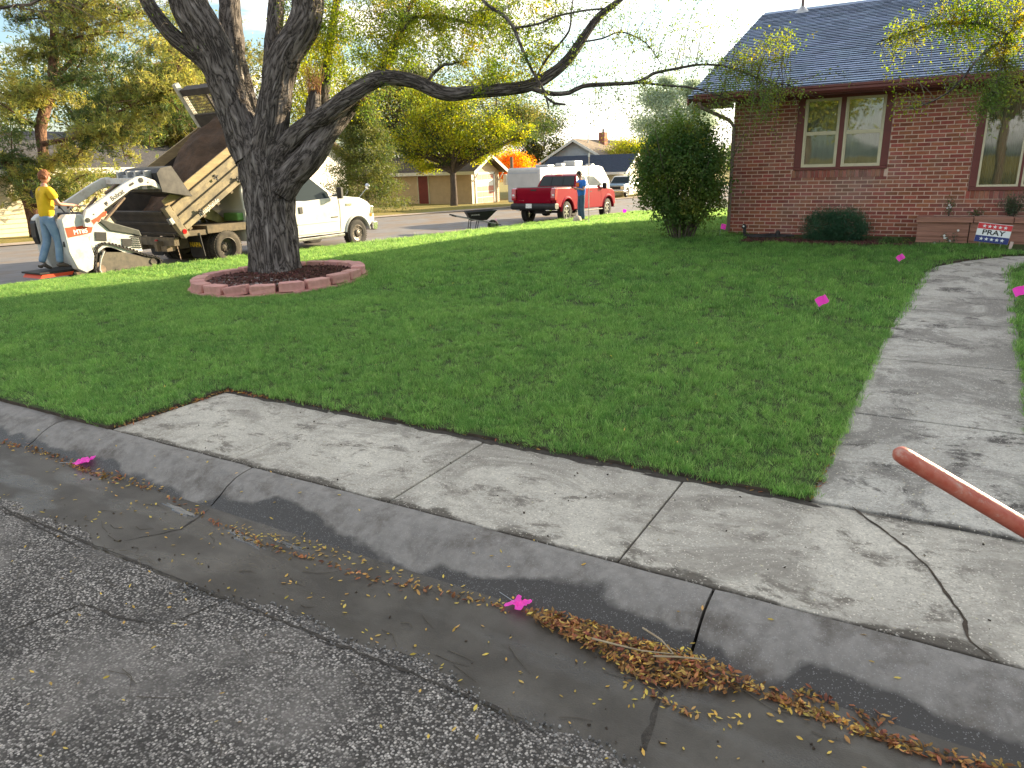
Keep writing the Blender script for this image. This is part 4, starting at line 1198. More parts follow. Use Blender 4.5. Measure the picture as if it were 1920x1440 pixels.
DZ = [(-10.150,10.249,4.631),(-10.005,10.430,4.209),(-9.570,10.557,4.522),(-9.620,10.652,3.845),(-9.202,10.804,4.257),(-9.035,10.805,4.663),(-8.517,10.695,4.170),(-8.369,10.753,3.741),(-8.088,10.910,4.400),(-7.823,10.658,3.928),(-7.668,10.960,4.520),(-7.448,10.907,4.001),(-7.227,10.855,3.482),(-7.046,11.135,4.310),(-6.770,10.990,3.779),(-6.562,11.191,4.341),(-6.443,10.936,3.422),(-6.191,11.133,3.897),(-6.132,11.314,4.307),(-9.404,10.491,3.371),(-8.655,10.428,2.963),(-8.979,10.617,3.697),(-10.149,10.796,4.799),(-10.633,10.505,4.104),(-7.482,11.429,3.812),(-8.533,11.323,4.251),(-8.133,11.589,4.329),(-9.049,11.407,4.670),(-10.116,11.094,4.210),(-9.747,11.479,4.674),(-7.205,11.745,4.583),(-6.506,11.590,3.653),(-10.087,10.725,3.805)]
zones = [(*p, .58, 20, 75, 0 if i % 5 else 1) for i, p in enumerate(DZ)]
DS = [(-5.897,11.422,4.217),(-5.759,11.328,3.718),(-5.492,11.571,3.956),(-5.556,11.300,3.299),(-5.310,11.794,4.280),(-5.172,11.700,3.781),(-4.947,11.820,4.085),(-4.841,11.806,3.522),(-4.585,12.072,3.844),(-4.588,12.059,4.155),(-4.243,12.155,3.503),(-4.186,12.207,3.897),(-3.871,12.411,3.253),(-4.254,11.974,3.008),(-4.566,11.608,2.847),(-5.159,11.262,2.867),(-5.680,10.776,2.715),(-3.742,12.507,3.651),(-3.790,12.297,4.172),(-3.489,12.445,4.082),(-4.030,12.214,4.341)]
zones += [(*p, .42, 9, 24, 1) for p in DS]
DR = [(-3.437,12.760,3.166),(-3.280,12.887,2.916),(-3.092,13.166,3.046),(-2.905,13.185,2.784),(-3.192,13.118,3.421),(-3.352,13.090,3.268),(-2.706,13.456,2.870),(-2.347,13.821,2.952),(-3.088,12.894,2.614),(-3.479,12.940,3.059),(-2.913,12.937,2.439),(-2.734,13.240,2.650)]
zones += [(*p, .38, 10, 30, 1) for p in DR]
DY = [(-3.094,13.220,3.544),(-2.853,13.436,3.748),(-2.632,13.589,3.808),(-2.938,13.362,3.339),(-2.536,13.592,3.653)]
zones += [(*p, .16, 7, 34, 0) for p in DY]
DL = [(-12.575,6.666,4.095),(-12.079,6.956,4.078),(-12.077,7.169,4.331),(-11.879,7.640,4.298),(-11.719,7.746,3.984),(-11.514,8.098,3.602),(-12.474,6.836,4.404),(-11.918,7.249,3.946),(-11.724,8.016,4.411)]
zones += [(*p, .65, 7, 5, 1) for p in DL]
DU = [(-10.304,10.207,5.802),(-9.490,10.622,5.601),(-8.470,11.087,5.539),(-7.249,11.537,5.444),(-11.323,9.307,6.005),(-11.917,8.429,5.901),(-11.642,10.343,6.719),(-5.916,11.863,5.150),(-9.545,10.557,6.543)]
zones += [(*p, 1.1, 16, 40, 0) for p in DU]
# suckers on the stubs
ttw, tlv = sprays(zones, LP, M_twig, [M_leafY, M_leafG], tree, T0, .050, .021)
M_sucker = mat('dry_sprouts', (0.42, 0.22, 0.10), (0.30, 0.16, 0.08), scale=9, rough=.8, island=.3)
sp = MB()
for (p, nn, sp_r, hh) in (([(-9.999,10.148,3.231)][0], 60, .10, .62), ([(-9.091,10.273,3.088)][0], 70, .16, .16), ([(-9.253,10.063,2.939)][0], 16, .06, .18)):
    for i in range(nn):
        a = rnd.uniform(0, 2 * PI); r = sp_r * math.sqrt(rnd.random())
        q = Vector(p) + Vector((r * math.cos(a) * 1.3, r * math.sin(a), rnd.uniform(-.04, .03)))
        e = q + Vector((rnd.uniform(-.3, .3) * hh, rnd.uniform(-.3, .3) * hh, hh * rnd.uniform(.4, 1)))
        sp.tube([q - T0, (q + e) / 2 - T0 + Vector((rnd.uniform(-.03, .03), 0, 0)), e - T0], [.006, .004, .002], 3, cap=False)
stuff(sp.build('sprouts', M_sucker, tree, fix=False))

# ---------- overhanging branch of the tree right of the frame ----------
T1 = Vector((4.6, 11.2, lawnz(4.6, 11.2)))
tree2 = thing('shade_tree', 'tree reaching in at the upper right, yellow leaves in front of the blue shingle roof', 'tree', T1)
tb = MB(); uvs = []; L2 = []
for (P, n, rg) in [
  ([(4.6, 11.2, .2, .30), (4.65, 11.2, 1.2, .26), (4.5, 11.0, 2.6, .24), (4.3, 10.8, 3.6, .20), (4.0, 10.5, 5.0, .15), (4.2, 10.2, 7.0, .08)], 28, .1),
  ([(2.477,13.852,4.538,0.0701),(1.899,13.065,3.977,0.0481),(1.254,12.337,3.696,0.0336),(0.805,12.034,3.596,0.0269),(0.585,11.874,3.513,0.0242),(0.450,11.718,3.300,0.0201),(0.316,11.658,3.356,0.0161),(0.198,11.611,3.424,0.0148),(-0.044,11.481,3.464,0.0134),(-0.344,11.302,3.461,0.0114),(-0.628,11.106,3.387,0.0094),(-0.970,10.858,3.264,0.0067)], 10, 0),
  ([(0.488,11.765,3.369,0.0161),(0.388,11.661,3.245,0.0161),(0.200,11.495,3.091,0.0161),(0.107,11.395,2.966,0.0148),(0.037,11.307,2.834,0.0134),(-0.132,11.131,2.623,0.0121),(-0.358,10.951,2.496,0.0081),(-0.479,10.862,2.449,0.0054)], 8, 0),
  ([(0.450,11.718,3.300,0.0121),(0.417,11.599,3.020,0.0107),(0.392,11.494,2.765,0.0081),(0.318,11.337,2.448,0.0054)], 6, 0),
  ([(4.3, 10.8, 3.4, .12), (3.4, 10.2, 3.9, .08), (2.6, 9.6, 3.9, .05)], 10, 0)]:
    L2.append(bark_tube(tb, uvs, P, n, .12, rg, None, 5))
for i, p in enumerate(tb.v): tb.v[i] = (p[0] - T1.x, p[1] - T1.y, p[2] - T1.z)
build_bark('trunk', tb, uvs, M_bark, tree2)
LP2 = np.array([q for Lb in L2 for q in Lb])
zr = [(*p, .20, 10, 34, 0) for p in [(-0.773,10.989,3.303),(-0.608,11.109,3.361),(-0.442,11.228,3.420),(-0.241,11.350,3.426),(-0.121,11.488,3.614),(0.028,11.485,3.353),(0.103,11.642,3.670),(0.243,11.656,3.474),(0.330,11.786,3.694),(0.467,11.809,3.530),(0.529,11.755,3.272),(0.210,11.569,3.283),(-0.075,11.390,3.260),(0.612,11.735,3.078),(-0.249,11.447,3.714),(0.339,11.610,3.183)]]
zr += [(*p, .22, 11, 34, 1) for p in [(0.301,11.373,2.576),(0.405,11.467,2.669),(0.541,11.490,2.504),(0.566,11.596,2.759),(0.293,11.311,2.417),(0.104,11.450,2.784),(0.430,11.710,2.968),(0.196,11.573,2.975),(0.608,11.665,2.886)]]
zr += [(*p, .10, 5, 12, 0) for p in [(-0.609,10.795,2.479),(-0.460,10.871,2.442),(-0.788,11.066,2.857),(-0.725,11.091,2.822),(-0.259,11.387,2.872),(-0.378,11.317,2.876),(-0.560,10.847,2.541)]]
zr += [(x, y, z, 1.0, 14, 40, 0) for x, y, z in ((4.2, 10.6, 5.2), (3.4, 10.0, 5.0), (5.2, 10.9, 5.6), (4.6, 9.6, 6.2), (3.9, 11.6, 6.4), (5.6, 10.0, 4.6))]
sprays(zr, LP2, M_twig, [M_leafY, M_leafG], tree2, T1, .042, .018)

# ================= block ring =================
M_block = mat('pink_block', (0.60, 0.32, 0.275), (0.49, 0.25, 0.215), scale=12, detail=8, rough=.92, bump=.004, bscale=70, objrand=.12)
RZ = lawnz(*RC)
ring = thing('tree_ring', 'round edging of pinkish concrete blocks round the foot of the big tree', 'planter ring', (RC[0], RC[1], RZ))
def wedge(wo, wi, d, h, seed):
    r = random.Random(seed); b = MB()
    fy = [-d * .5 - .0, ]
    j = lambda: r.uniform(-.006, .006)
    # plan: chamfered front face
    pl_ = [(-wo / 2, -d / 2 + .035), (-wo / 2 + .055, -d / 2), (wo / 2 - .055, -d / 2), (wo / 2, -d / 2 + .035), (wi / 2, d / 2), (-wi / 2, d / 2)]
    lv = [0, .33 * h, .7 * h, h]; v = []
    for z in lv:
        for (x, y) in pl_: v.append((x + j(), y + (j() * 1.3 if y < 0 else 0), z + (0 if z in (0, h) else j())))
    n = 6; f = [tuple(range(n))[::-1], tuple(range(3 * n, 4 * n))]
    for k in range(3):
        for i in range(n): f.append((k * n + i, k * n + (i + 1) % n, (k + 1) * n + (i + 1) % n, (k + 1) * n + i))
    return b.add(v, f)
nb = 20
protos = [wedge(.385, .30, .22, .135, s).build('block', M_block, ring, bevel=.010) for s in range(4)]
low = wedge(.44, .35, .25, .10, 9)
lowp = low.build('base_block', M_block, ring, bevel=.010)
tilt = {}
for i in range(nb):
    a = -PI / 2 + 2 * PI * i / nb + rnd.uniform(-.015, .015)
    o = protos[i] if i < 4 else None
    if o is None:
        o = link('block', protos[i % 4].data, ring)
        bv = o.modifiers.new('bevel', 'BEVEL'); bv.width = .01; bv.segments = 2; bv.limit_method = 'ANGLE'
    rr = RR - .12 + rnd.uniform(-.02, .02)
    x, y = rr * math.cos(a), rr * math.sin(a)
    z = lawnz(RC[0] + x, RC[1] + y) - RZ + .055 + rnd.uniform(-.008, .008)
    o.location = (x, y, z); o.rotation_euler = (rnd.uniform(-.03, .03), rnd.uniform(-.03, .03) + (-.16 if i == 1 else 0), a + PI / 2 + rnd.uniform(-.05, .05))
    o2 = lowp if i == 0 else link('base_block', lowp.data, ring)
    if i:
        bv = o2.modifiers.new('bevel', 'BEVEL'); bv.width = .01; bv.segments = 2; bv.limit_method = 'ANGLE'
    a2 = a + PI / nb
    x, y = (RR - .09) * math.cos(a2), (RR - .09) * math.sin(a2)
    o2.location = (x, y, lawnz(RC[0] + x, RC[1] + y) - RZ - .045); o2.rotation_euler = (0, 0, a2 + PI / 2)
M_mulch = mat('red_bark_mulch', (0.13, 0.055, 0.040), (0.075, 0.038, 0.030), scale=18, rough=.95, island=.45, bump=.006, world=True)
def chips(name, pts, parent, m, s=.035, org=(0, 0, 0)):
    P = np.array(pts) - np.array(org); n = len(P)
    a = rand_dirs(n); a[:, 2] *= .35; a /= np.linalg.norm(a, axis=1, keepdims=True)
    u = rand_dirs(n); u -= a * (a * u).sum(1, keepdims=True); u /= np.linalg.norm(u, axis=1, keepdims=True)
    w = np.cross(a, u)
    l = s * NP.uniform(.4, 1.3, n)[:, None]; wd = s * NP.uniform(.12, .35, n)[:, None]; th = s * .12
    c = [P + a * l * sx + u * wd * sy + w * th * sz for sx, sy, sz in ((-1, -1, 1), (1, -1, 1), (1, 1, 1), (-1, 1, 1), (-1, -1, -1), (1, -1, -1), (1, 1, -1), (-1, 1, -1))]
    F = [(0, 1, 2, 3), (0, 4, 5, 1), (1, 5, 6, 2), (2, 6, 7, 3), (3, 7, 4, 0)]
    me = bpy.data.meshes.new(name)
    V = np.stack(c, 1).reshape(-1, 3)
    fi = (np.arange(n)[:, None, None] * 8 + np.array(F)[None]).reshape(-1)
    me.vertices.add(n * 8); me.vertices.foreach_set('co', V.reshape(-1).astype(np.float32))
    me.loops.add(len(fi)); me.loops.foreach_set('vertex_index', fi.astype(np.int32))
    me.polygons.add(n * 5); me.polygons.foreach_set('loop_start', np.arange(0, n * 20, 4, dtype=np.int32))
    me.materials.append(m); me.update(calc_edges=True)
    return stuff(link(name, me, parent))
b = MB(); n = 30
b.v = [(0, 0, .10)] + [((RR - .14) * u * math.cos(2 * PI * j / n), (RR - .14) * u * math.sin(2 * PI * j / n), .10 + .02 * noise.noise((u * 5, j, 0)) - (.10 if u == 1 else 0)) for u in (.33, .66, .93, 1) for j in range(n)]
b.f = [(0, 1 + j, 1 + (j + 1) % n) for j in range(n)] + [(1 + r * n + j, 1 + (r + 1) * n + j, 1 + (r + 1) * n + (j + 1) % n, 1 + r * n + (j + 1) % n) for r in range(3) for j in range(n)]; b.m = [0] * len(b.f)
bed1 = stuff(b.build('mulch_bed', M_mulch, ring, fix=False))
pts = []
for i in range(2600):
    a = rnd.uniform(0, 2 * PI); r = (RR - .22) * math.sqrt(rnd.random())
    pts.append((r * math.cos(a), r * math.sin(a), .105 + rnd.uniform(0, .02) + lawnz(RC[0] + r * math.cos(a), RC[1] + r * math.sin(a)) - RZ))
chips('mulch_chips', pts, ring, M_mulch)
M_peb = mat('pebbles', (0.34, 0.31, 0.29), (0.22, 0.20, 0.19), scale=20, rough=.8, island=.4)
chips('pebbles', [(p[0] * .8, p[1] * .8 - .4, p[2] + .005) for p in pts[:260] if p[1] < .2], ring, M_peb, .022)

# ================= vehicles =================
def paint(name, c, coat=.6, rough=.35, dirt=None, metal=0.0, **k):
    return mat(name, c, tuple(x * .92 for x in c), scale=2, rough=rough, coat=coat, dirt=dirt, metal=metal, **k)
M_wp = paint('white_truck_paint', (0.60, 0.60, 0.57), dirt=(0.45, 0.38, 0.28), dirt_scale=2.5, dirt_lo=.55, dirt_hi=.85)
M_lw = paint('loader_white_paint', (0.60, 0.60, 0.57), coat=.2, rough=.45, dirt=(0.36, 0.31, 0.25), dirt_scale=5, dirt_lo=.50, dirt_hi=.78)
M_red = paint('red_metallic_paint', (0.25, 0.003, 0.018), coat=.06, rough=.30, spec=.08)
M_blk = mat('black_plastic', (0.018, 0.018, 0.019), (0.03, 0.03, 0.03), scale=8, rough=.55)
M_rub = mat('tyre_rubber', (0.026, 0.025, 0.024), (0.045, 0.042, 0.038), scale=9, rough=.85, bump=.003, bscale=60)
M_rubd = mat('dusty_tyre', (0.10, 0.085, 0.065), (0.045, 0.04, 0.035), scale=6, rough=.9, bump=.003, bscale=60)
M_rim = mat('dark_rim', (0.07, 0.065, 0.06), (0.13, 0.11, 0.09), scale=9, rough=.45, metal=.4)
M_rims = mat('machined_rim', (0.32, 0.32, 0.33), (0.2, 0.2, 0.2), scale=5, rough=.3, metal=.8)
M_chrome = mat('chrome', (0.55, 0.55, 0.56), rough=.18, metal=1.0)
M_cg = mat('car_glass', (0.035, 0.045, 0.05), rough=.04, spec=.10, coat=0)
M_bed = mat('dirty_bed_steel', (0.22, 0.185, 0.12), (0.14, 0.12, 0.085), scale=4, detail=8, rough=.75, dirt=(0.34, 0.28, 0.17), dirt_scale=3, dirt_lo=.45, dirt_hi=.65, bump=.003, bscale=40)
M_bedd = mat('dark_bed_steel', (0.050, 0.042, 0.036), (0.085, 0.07, 0.055), scale=5, detail=8, rough=.7)
M_plank = mat('weathered_plank', (0.42, 0.32, 0.17), (0.30, 0.225, 0.125), scale=5, rough=.85, stretch=(4, .6, 4), bump=.003, bscale=30)
M_frame = mat('muddy_frame', (0.20, 0.155, 0.10), (0.10, 0.085, 0.06), scale=6, detail=8, rough=.85)
M_dirt = mat('load_of_soil', (0.12, 0.072, 0.045), (0.065, 0.042, 0.028), scale=3.2, detail=10, rough=.95, bump=.05, bscale=12)
M_orange = mat('orange_red_decal', (0.62, 0.075, 0.025), rough=.5)
M_rusty = mat('worn_steel', (0.30, 0.22, 0.16), (0.16, 0.12, 0.09), scale=8, rough=.6, metal=.3)
M_yel = mat('yellow_print', (0.65, 0.45, 0.03), rough=.6)
M_tail = mat('red_lens', (0.42, 0.01, 0.015), rough=.1, coat=1.0)

class Org:
    def __init__(s, t): s.t = t; s.o = t.location.copy()
    def __call__(s, name, mb, m, parent=None, **k):
        mb.v = [(p[0] - s.o.x, p[1] - s.o.y, p[2] - s.o.z) for p in mb.v]
        return mb.build(name, m, parent or s.t, **k)

def wheel(B, c, R_, w, tyre_m, rim_m, side=1, spokes=0, dish=.0, name='wheel', lug=0):
    """side=+1: outer face towards +X"""
    rr = R_ * .60
    hw = w / 2
    prof = [(rr, -hw * .9), (R_ * .80, -hw), (R_ * .94, -hw * .92), (R_ * .995, -hw * .72), (R_, 0), (R_ * .995, hw * .72), (R_ * .94, hw * .92), (R_ * .80, hw), (rr, hw * .9), (rr * .96, hw * .6), (rr * .96, -hw * .6)]
    b = MB().lathe(prof, c, 'X', 36, close=True)
    n = 40
    for i in range(n):     # tread blocks
        a = 2 * PI * i / n
        for s in (-1, 1):
            M_ = Matrix.Rotation(a + (.04 * s), 3, 'X')
            b.obox(Vector(c) + M_ @ Vector((s * hw * .45, 0, R_)), (w * .36, 2 * PI * R_ / n * .62, .022), M_)
    t = B(name, b, tyre_m, smooth=40)
    r = MB()
    f = side
    pr = [(rr, f * hw * .88), (rr * .97, f * hw * .9), (rr * .90, f * hw * (.55 - dish)), (rr * .55, f * hw * (.45 - dish)), (rr * .42, f * hw * (.62 - dish)), (rr * .22, f * hw * (.75 - dish)), (.001, f * hw * (.78 - dish))]
    if spokes:
        r.lathe([(rr, f * hw * .88), (rr * .95, f * hw * .9), (rr * .90, f * hw * .5), (rr * .88, -f * hw * .2), (.001, -f * hw * .2)], c, 'X', 32)
        for i in range(spokes):
            a = 2 * PI * i / spokes
            for da in (-.13, .13):
                M_ = Matrix.Rotation(a + da, 3, 'X')
                r.obox(Vector(c) + M_ @ Vector((f * hw * .62, 0, rr * .52)), (w * .14, rr * .13, rr * .86), M_, 0)
        r.lathe([(rr * .24, f * hw * .4), (rr * .22, f * hw * .78), (.001, f * hw * .8)], c, 'X', 20)
    else:
        r.lathe(pr, c, 'X', 32)
        for i in range(8):
            a = 2 * PI * i / 8
            p = Vector(c) + Vector((f * hw * (.66 - dish), math.cos(a) * rr * .40, math.sin(a) * rr * .40))
            r.cyl(p, p + Vector((f * .03, 0, 0)), .013, 6)
            p = Vector(c) + Vector((f * hw * (.50 - dish), math.cos(a + .4) * rr * .72, math.sin(a + .4) * rr * .72))
            r.cyl(p, p + Vector((f * .004, 0, 0)), rr * .085, 8)
    B('rim', r, rim_m, t, smooth=35)
    return t

# ---------- dump truck ----------
TX = -14.5
dt = thing('dump_truck', 'muddy white dump truck with its bed tipped up and full of soil', 'dump truck', (-15.55, 11.4, zs(11.4)))
B = Org(dt)
# cab and bonnet as one shell: side outline with wheel arch
def arch(cy, cz, r, a0, a1, n=12): return [(cy + r * math.cos(a0 + (a1 - a0) * i / n), cz + r * math.sin(a0 + (a1 - a0) * i / n)) for i in range(n + 1)]
lower = [(12.02, .33), (12.02, 1.10), (15.45, 1.24), (16.10, 1.17), (16.42, 1.04), (16.60, .88), (16.66, .66), (16.66, .48), (16.38, .34)] + arch(15.92, .18, .475, .33, PI - .33)[0:] + [(15.36, .26), (13.3, .27)]
b = MB().prism(lower, TX - 2.03, TX - .02, 'X')
cab = B('cab', b, M_wp, bevel=.07, seg=3, smooth=35)
green = [(12.04, 1.02), (12.06, 1.55), (12.25, 1.84), (12.6, 1.93), (14.1, 1.925), (14.42, 1.87), (15.08, 1.34), (15.16, 1.10)]
b = MB()
n = len(green); xi = [(TX - .04, 0), (TX - .24, 1)]
def gx(z, right): 
    t = max(0, min(1, (z - 1.1) / .83)); return (TX - .04 - .20 * t) if right else (TX - 2.01 + .20 * t)
vr = [(gx(z, True), y, z) for y, z in green]; vl = [(gx(z, False), y, z) for y, z in green]
b.add(vr + vl, [tuple(range(n)), tuple(range(n, 2 * n))[::-1]] + [(i, i + n, (i + 1) % n + n, (i + 1) % n) for i in range(n)])
B('cab_roof', b, M_wp, cab, bevel=.05, seg=3, smooth=40)
def side_win(poly, m=M_cg, name='side_window', off=.006):
    for rt in (True, False):
        s = 1 if rt else -1
        v = [(gx(z, rt) + s * off, y, z) for y, z in poly] + [(gx(z, rt) - s * .01, y, z) for y, z in poly]
        k = len(poly)
        B(name, MB().add(v, [tuple(range(k)), tuple(range(k, 2 * k))[::-1]] + [(i, i + k, (i + 1) % k + k, (i + 1) % k) for i in range(k)]), m, cab)
side_win([(13.66, 1.20), (13.68, 1.76), (13.78, 1.81), (14.33, 1.80), (14.92, 1.36), (14.94, 1.22), (14.1, 1.18)])
side_win([(12.35, 1.20), (12.38, 1.72), (12.6, 1.80), (13.50, 1.81), (13.52, 1.20)])
b = MB(); yz = [(14.46, 1.82), (15.10, 1.32)]
b.add([(gx(1.82, True) - .12, 14.47, 1.835), (gx(1.82, False) + .12, 14.47, 1.835), (gx(1.3, False) + .10, 15.11, 1.33), (gx(1.3, True) - .10, 15.11, 1.33)], [(0, 1, 2, 3)])
B('windscreen', b, M_cg, cab, fix=False)
# door seams, handle, mouldings
def seam(pts, r=.006):
    for s, x in ((1, TX - .017),): B('door_seam', MB().tube([(x, y, z) for y, z in pts], r, 4), M_blk, cab)
seam([(13.60, 1.15), (13.58, .6), (13.62, .32), (15.22, .30), (15.26, .9), (15.22, 1.24)]); seam([(13.5, 1.16), (13.5, .32)])
B('door_handle', MB().obox((TX - .008, 13.80, .955), (.02, .13, .17)), M_blk, cab, bevel=.01)
B('side_moulding', MB().obox((TX - .012, 14.4, .60), (.02, 1.5, .03)), M_wp, cab, bevel=.006)
B('emblem', MB().obox((TX - .012, 15.62, 1.0), (.012, .22, .06)), M_chrome, cab); B('emblem', MB().obox((TX - .012, 15.02, .70), (.012, .26, .03)), M_blk, cab)
b = MB(); pr = [(.50, -.01), (.475, .03), (.50, .05), (.535, .03), (.54, -.01)]
for i in range(14):
    a0 = .15 + (PI - .3) * i / 14; a1 = .15 + (PI - .3) * (i + 1) / 14
    v = [(TX - .03 + h, 15.92 + r * math.cos(a), .18 + r * math.sin(a)) for a in (a0, a1) for r, h in pr]
    b.add(v, [(k, k + 1, k + 6, k + 5) for k in range(4)])
B('fender_lip', b, M_wp, cab, smooth=50)
b = MB().prism([(16.56, .22), (16.56, .47), (16.74, .47), (16.78, .40), (16.76, .26), (16.70, .20)], TX - 2.08, TX + .02, 'X'); B('front_bumper', b, M_chrome, bevel=.03)
B('headlight', MB().obox((TX - .16, 16.585, .80), (.30, .14, .24), Matrix.Rotation(-.2, 3, 'X')), M_chrome, cab, bevel=.03)
B('headlight', MB().obox((TX - 1.88, 16.585, .80), (.30, .14, .24), Matrix.Rotation(-.2, 3, 'X')), M_chrome, cab, bevel=.03)
B('grille', MB().box(TX - 1.68, TX - .36, 16.56, 16.67, .56, .94), M_chrome, cab, bevel=.02)
B('turn_signal', MB().obox((TX - .05, 16.52, .66), (.08, .10, .09)), mat('amber_lens', (.7, .2, .02), rough=.2), cab, bevel=.01)
b = MB(); b.obox((TX + .17, 15.12, 1.34), (.17, .08, .30)); b.cyl((TX - .10, 15.05, 1.26), (TX + .12, 15.12, 1.30), .02, 8)
B('mirror', b, M_blk, cab, bevel=.015)
b = MB(); b.cyl((TX - .10, 16.15, 1.15), (TX + .02, 16.40, 1.42), .010, 8); b.lathe([(.001, -.03), (.06, -.02), (.085, .0), (.085, .01), (.001, .015)], (TX + .02, 16.42, 1.47), 'Y', 16)
B('hood_mirror', b, M_chrome, cab, smooth=40)
B('running_board', MB().box(TX - .16, TX + .05, 13.2, 15.3, .165, .235), M_rims, bevel=.012)
# chassis
b = MB()
for x in (TX - .62, TX - 1.42): b.box(x - .05, x + .05, 9.95, 16.4, .30, .52)
for y in (10.3, 11.4, 12.6, 13.8): b.box(TX - 1.42, TX - .62, y - .06, y + .06, .34, .48)
B('chassis', b, M_frame)
b = MB().box(TX - 2.02, TX - .03, 10.9, 12.35, .62, .80); b.box(TX - 2.0, TX - .05, 10.35, 10.9, .60, .72)
B('sub_frame', b, M_frame, bevel=.012)
b = MB(); b.cyl((TX - 1.9, 11.4, .25), (TX - .15, 11.4, .25), .07, 10); b.lathe([(.001, -.24), (.15, -.16), (.19, 0), (.15, .16), (.001, .24)], (TX - 1.02, 11.4, .25), 'X', 16)
B('rear_axle', b, M_frame, smooth=40)
for x in (TX - .115, TX - .375): wheel(B, (x, 11.41, .26), .385, .225, M_rubd, M_rim, 1, dish=.75)
for x in (TX - 1.93, TX - 1.67): wheel(B, (x, 11.41, .26), .385, .225, M_rubd, M_rim, -1, dish=.75)
wheel(B, (TX - .14, 15.92, .185), .385, .24, M_rub, M_rim, 1, dish=-.25)
wheel(B, (TX - 1.90, 15.92, .185), .385, .24, M_rub, M_rim, -1, dish=-.25)
# tipped bed: s along the floor from the rear hinge, h square to it
AN = math.radians(30.5); HY, HZ = 10.22, .72; BW = 2.16; BXR = TX + .02; BXL = BXR - BW; BLn = 3.36
def bt(mb):
    mb.v = [(p[0], HY + p[1] * math.cos(AN) - p[2] * math.sin(AN), HZ + p[1] * math.sin(AN) + p[2] * math.cos(AN)) for p in mb.v]; return mb
floor_ = B('dump_bed', bt(MB().box(BXL, BXR, 0, BLn, -.02, .06)), M_bedd)
b = MB()
for x in (TX - .55, TX - 1.5): b.box(x - .06, x + .06, .3, BLn - .1, -.18, -.022)
for i in range(7): b.box(BXL + .02, BXR - .02, .2 + i * .48, .28 + i * .48, -.10, -.021)
B('bed_sills', bt(b), M_frame, floor_)
def side_panel(x, s):
    b = MB(); h = .56
    o = x; 
    b.box(min(o, o - s * .03), max(o, o - s * .03), 0.05, BLn, .06, h)
    for z0, z1 in ((-.02, .10), (.26, .33), (h - .08, h + .02)):     # long ribs
        b.box(min(o + s * .002, o + s * .05), max(o + s * .002, o + s * .05), 0.1, BLn, z0, z1)
    return bt(b)
sp_ = B('side_panel', side_panel(BXR, 1), M_bed, floor_, bevel=.008)
B('plank', bt(MB().box(BXR - .045, BXR - .005, .04, BLn, .585, .775)), M_plank, floor_, bevel=.004)
b = MB()
for i, (s_, z) in enumerate(((.62, .06), (1.95, .06), (2.6, .06), (1.45, .42))):
    b.box(BXR + .052, BXR + .075, s_, s_ + .035, z - .05, z + .10); b.box(BXR + .052, BXR + .075, s_ - .05, s_ + .09, z + .02, z + .05)
B('latch', bt(b), M_blk, floor_)
sp2 = B('side_panel', side_panel(BXL, -1), M_bedd, floor_, bevel=.008)
B('plank', bt(MB().box(BXL + .005, BXL + .045, .04, BLn, .585, .80)), M_plank, floor_, bevel=.004)
# corner posts
b = MB(); b.box(BXR - .10, BXR + .06, -.06, .09, -.14, .64); B('corner_post', bt(b), M_bed, floor_, bevel=.01)
b = MB(); b.box(BXL - .06, BXL + .10, -.06, .09, -.14, .64); B('corner_post', bt(b), M_bed, floor_, bevel=.01)
b = MB(); b.box(BXR - .02, BXR + .08, -.14, -.06, .28, .42); B('hinge_plate', bt(b), M_metal, floor_, bevel=.006)
b = MB().lathe([(.001, 0), (.055, 0), (.055, .012), (.001, .014)], (BXR + .06, .02, .0), 'X', 14); B('reflector', bt(b), M_tail, floor_)
text_mesh('lettering', 'Knapheide', M_white, floor_, .15, Matrix.Translation(-dt.location) @ basis((0, math.cos(AN), math.sin(AN)), (0, -math.sin(AN), math.cos(AN)), (BXR + .056, HY + .9 * math.cos(AN) - .04 * math.sin(AN), HZ + .9 * math.sin(AN) + .04 * math.cos(AN))), .001)
# tailgate
b = MB(); b.box(BXL + .10, BXR - .10, -.05, -.015, -.06, .56)
for z in (-.06, .22, .50): b.box(BXL + .10, BXR - .10, -.095, -.052, z, z + .08)
B('tailgate', bt(b), M_bedd, floor_, bevel=.008)
# headboard: posts, rails, mesh
b = MB()
b.box(BXL, BXR, BLn - .04, BLn, .06, 1.05); B('headboard', bt(b), M_bedd, floor_)
b = MB(); b.box(BXL - .03, BXL + .09, BLn - .05, BLn + .09, .0, 1.90); B('headboard_post', bt(b), mat('white_post', (.62, .60, .5), (.4, .37, .28), scale=6, rough=.6), floor_, bevel=.012)
b = MB(); b.box(BXR - .09, BXR + .03, BLn - .05, BLn + .09, .0, 1.90); B('headboard_post', bt(b), M_bed, floor_, bevel=.012)
b = MB(); b.box(BXL + .092, BXR - .092, BLn - .02, BLn + .05, 1.58, 1.70); b.box(BXL + .092, BXR - .092, BLn - .02, BLn + .04, 1.052, 1.10)
b.box(-15.70, -15.64, BLn - .03, BLn + .02, 1.10, 1.58)
b.box(BXL + .092, BXR - .092, BLn - .02, BLn + .22, 1.70, 1.74)
B('cab_guard', bt(b), M_bedd, floor_)
b = MB()
for i in range(34):
    x = BXL + .1 + i * (BW - .2) / 34
    b.box(x, x + .010, BLn, BLn + .008, 1.10, 1.58)
for i in range(7):
    z = 1.12 + i * .07; b.box(BXL + .1, BXR - .1, BLn + .009, BLn + .015, z, z + .010)
stuff(B('guard_mesh', bt(b), M_bedd, floor_))
b = MB(); b.box(BXL - .20, BXL - .04, BLn - .5, BLn + .3, .2, .75); B('tarp_roll', bt(b), M_blk, floor_, bevel=.05)
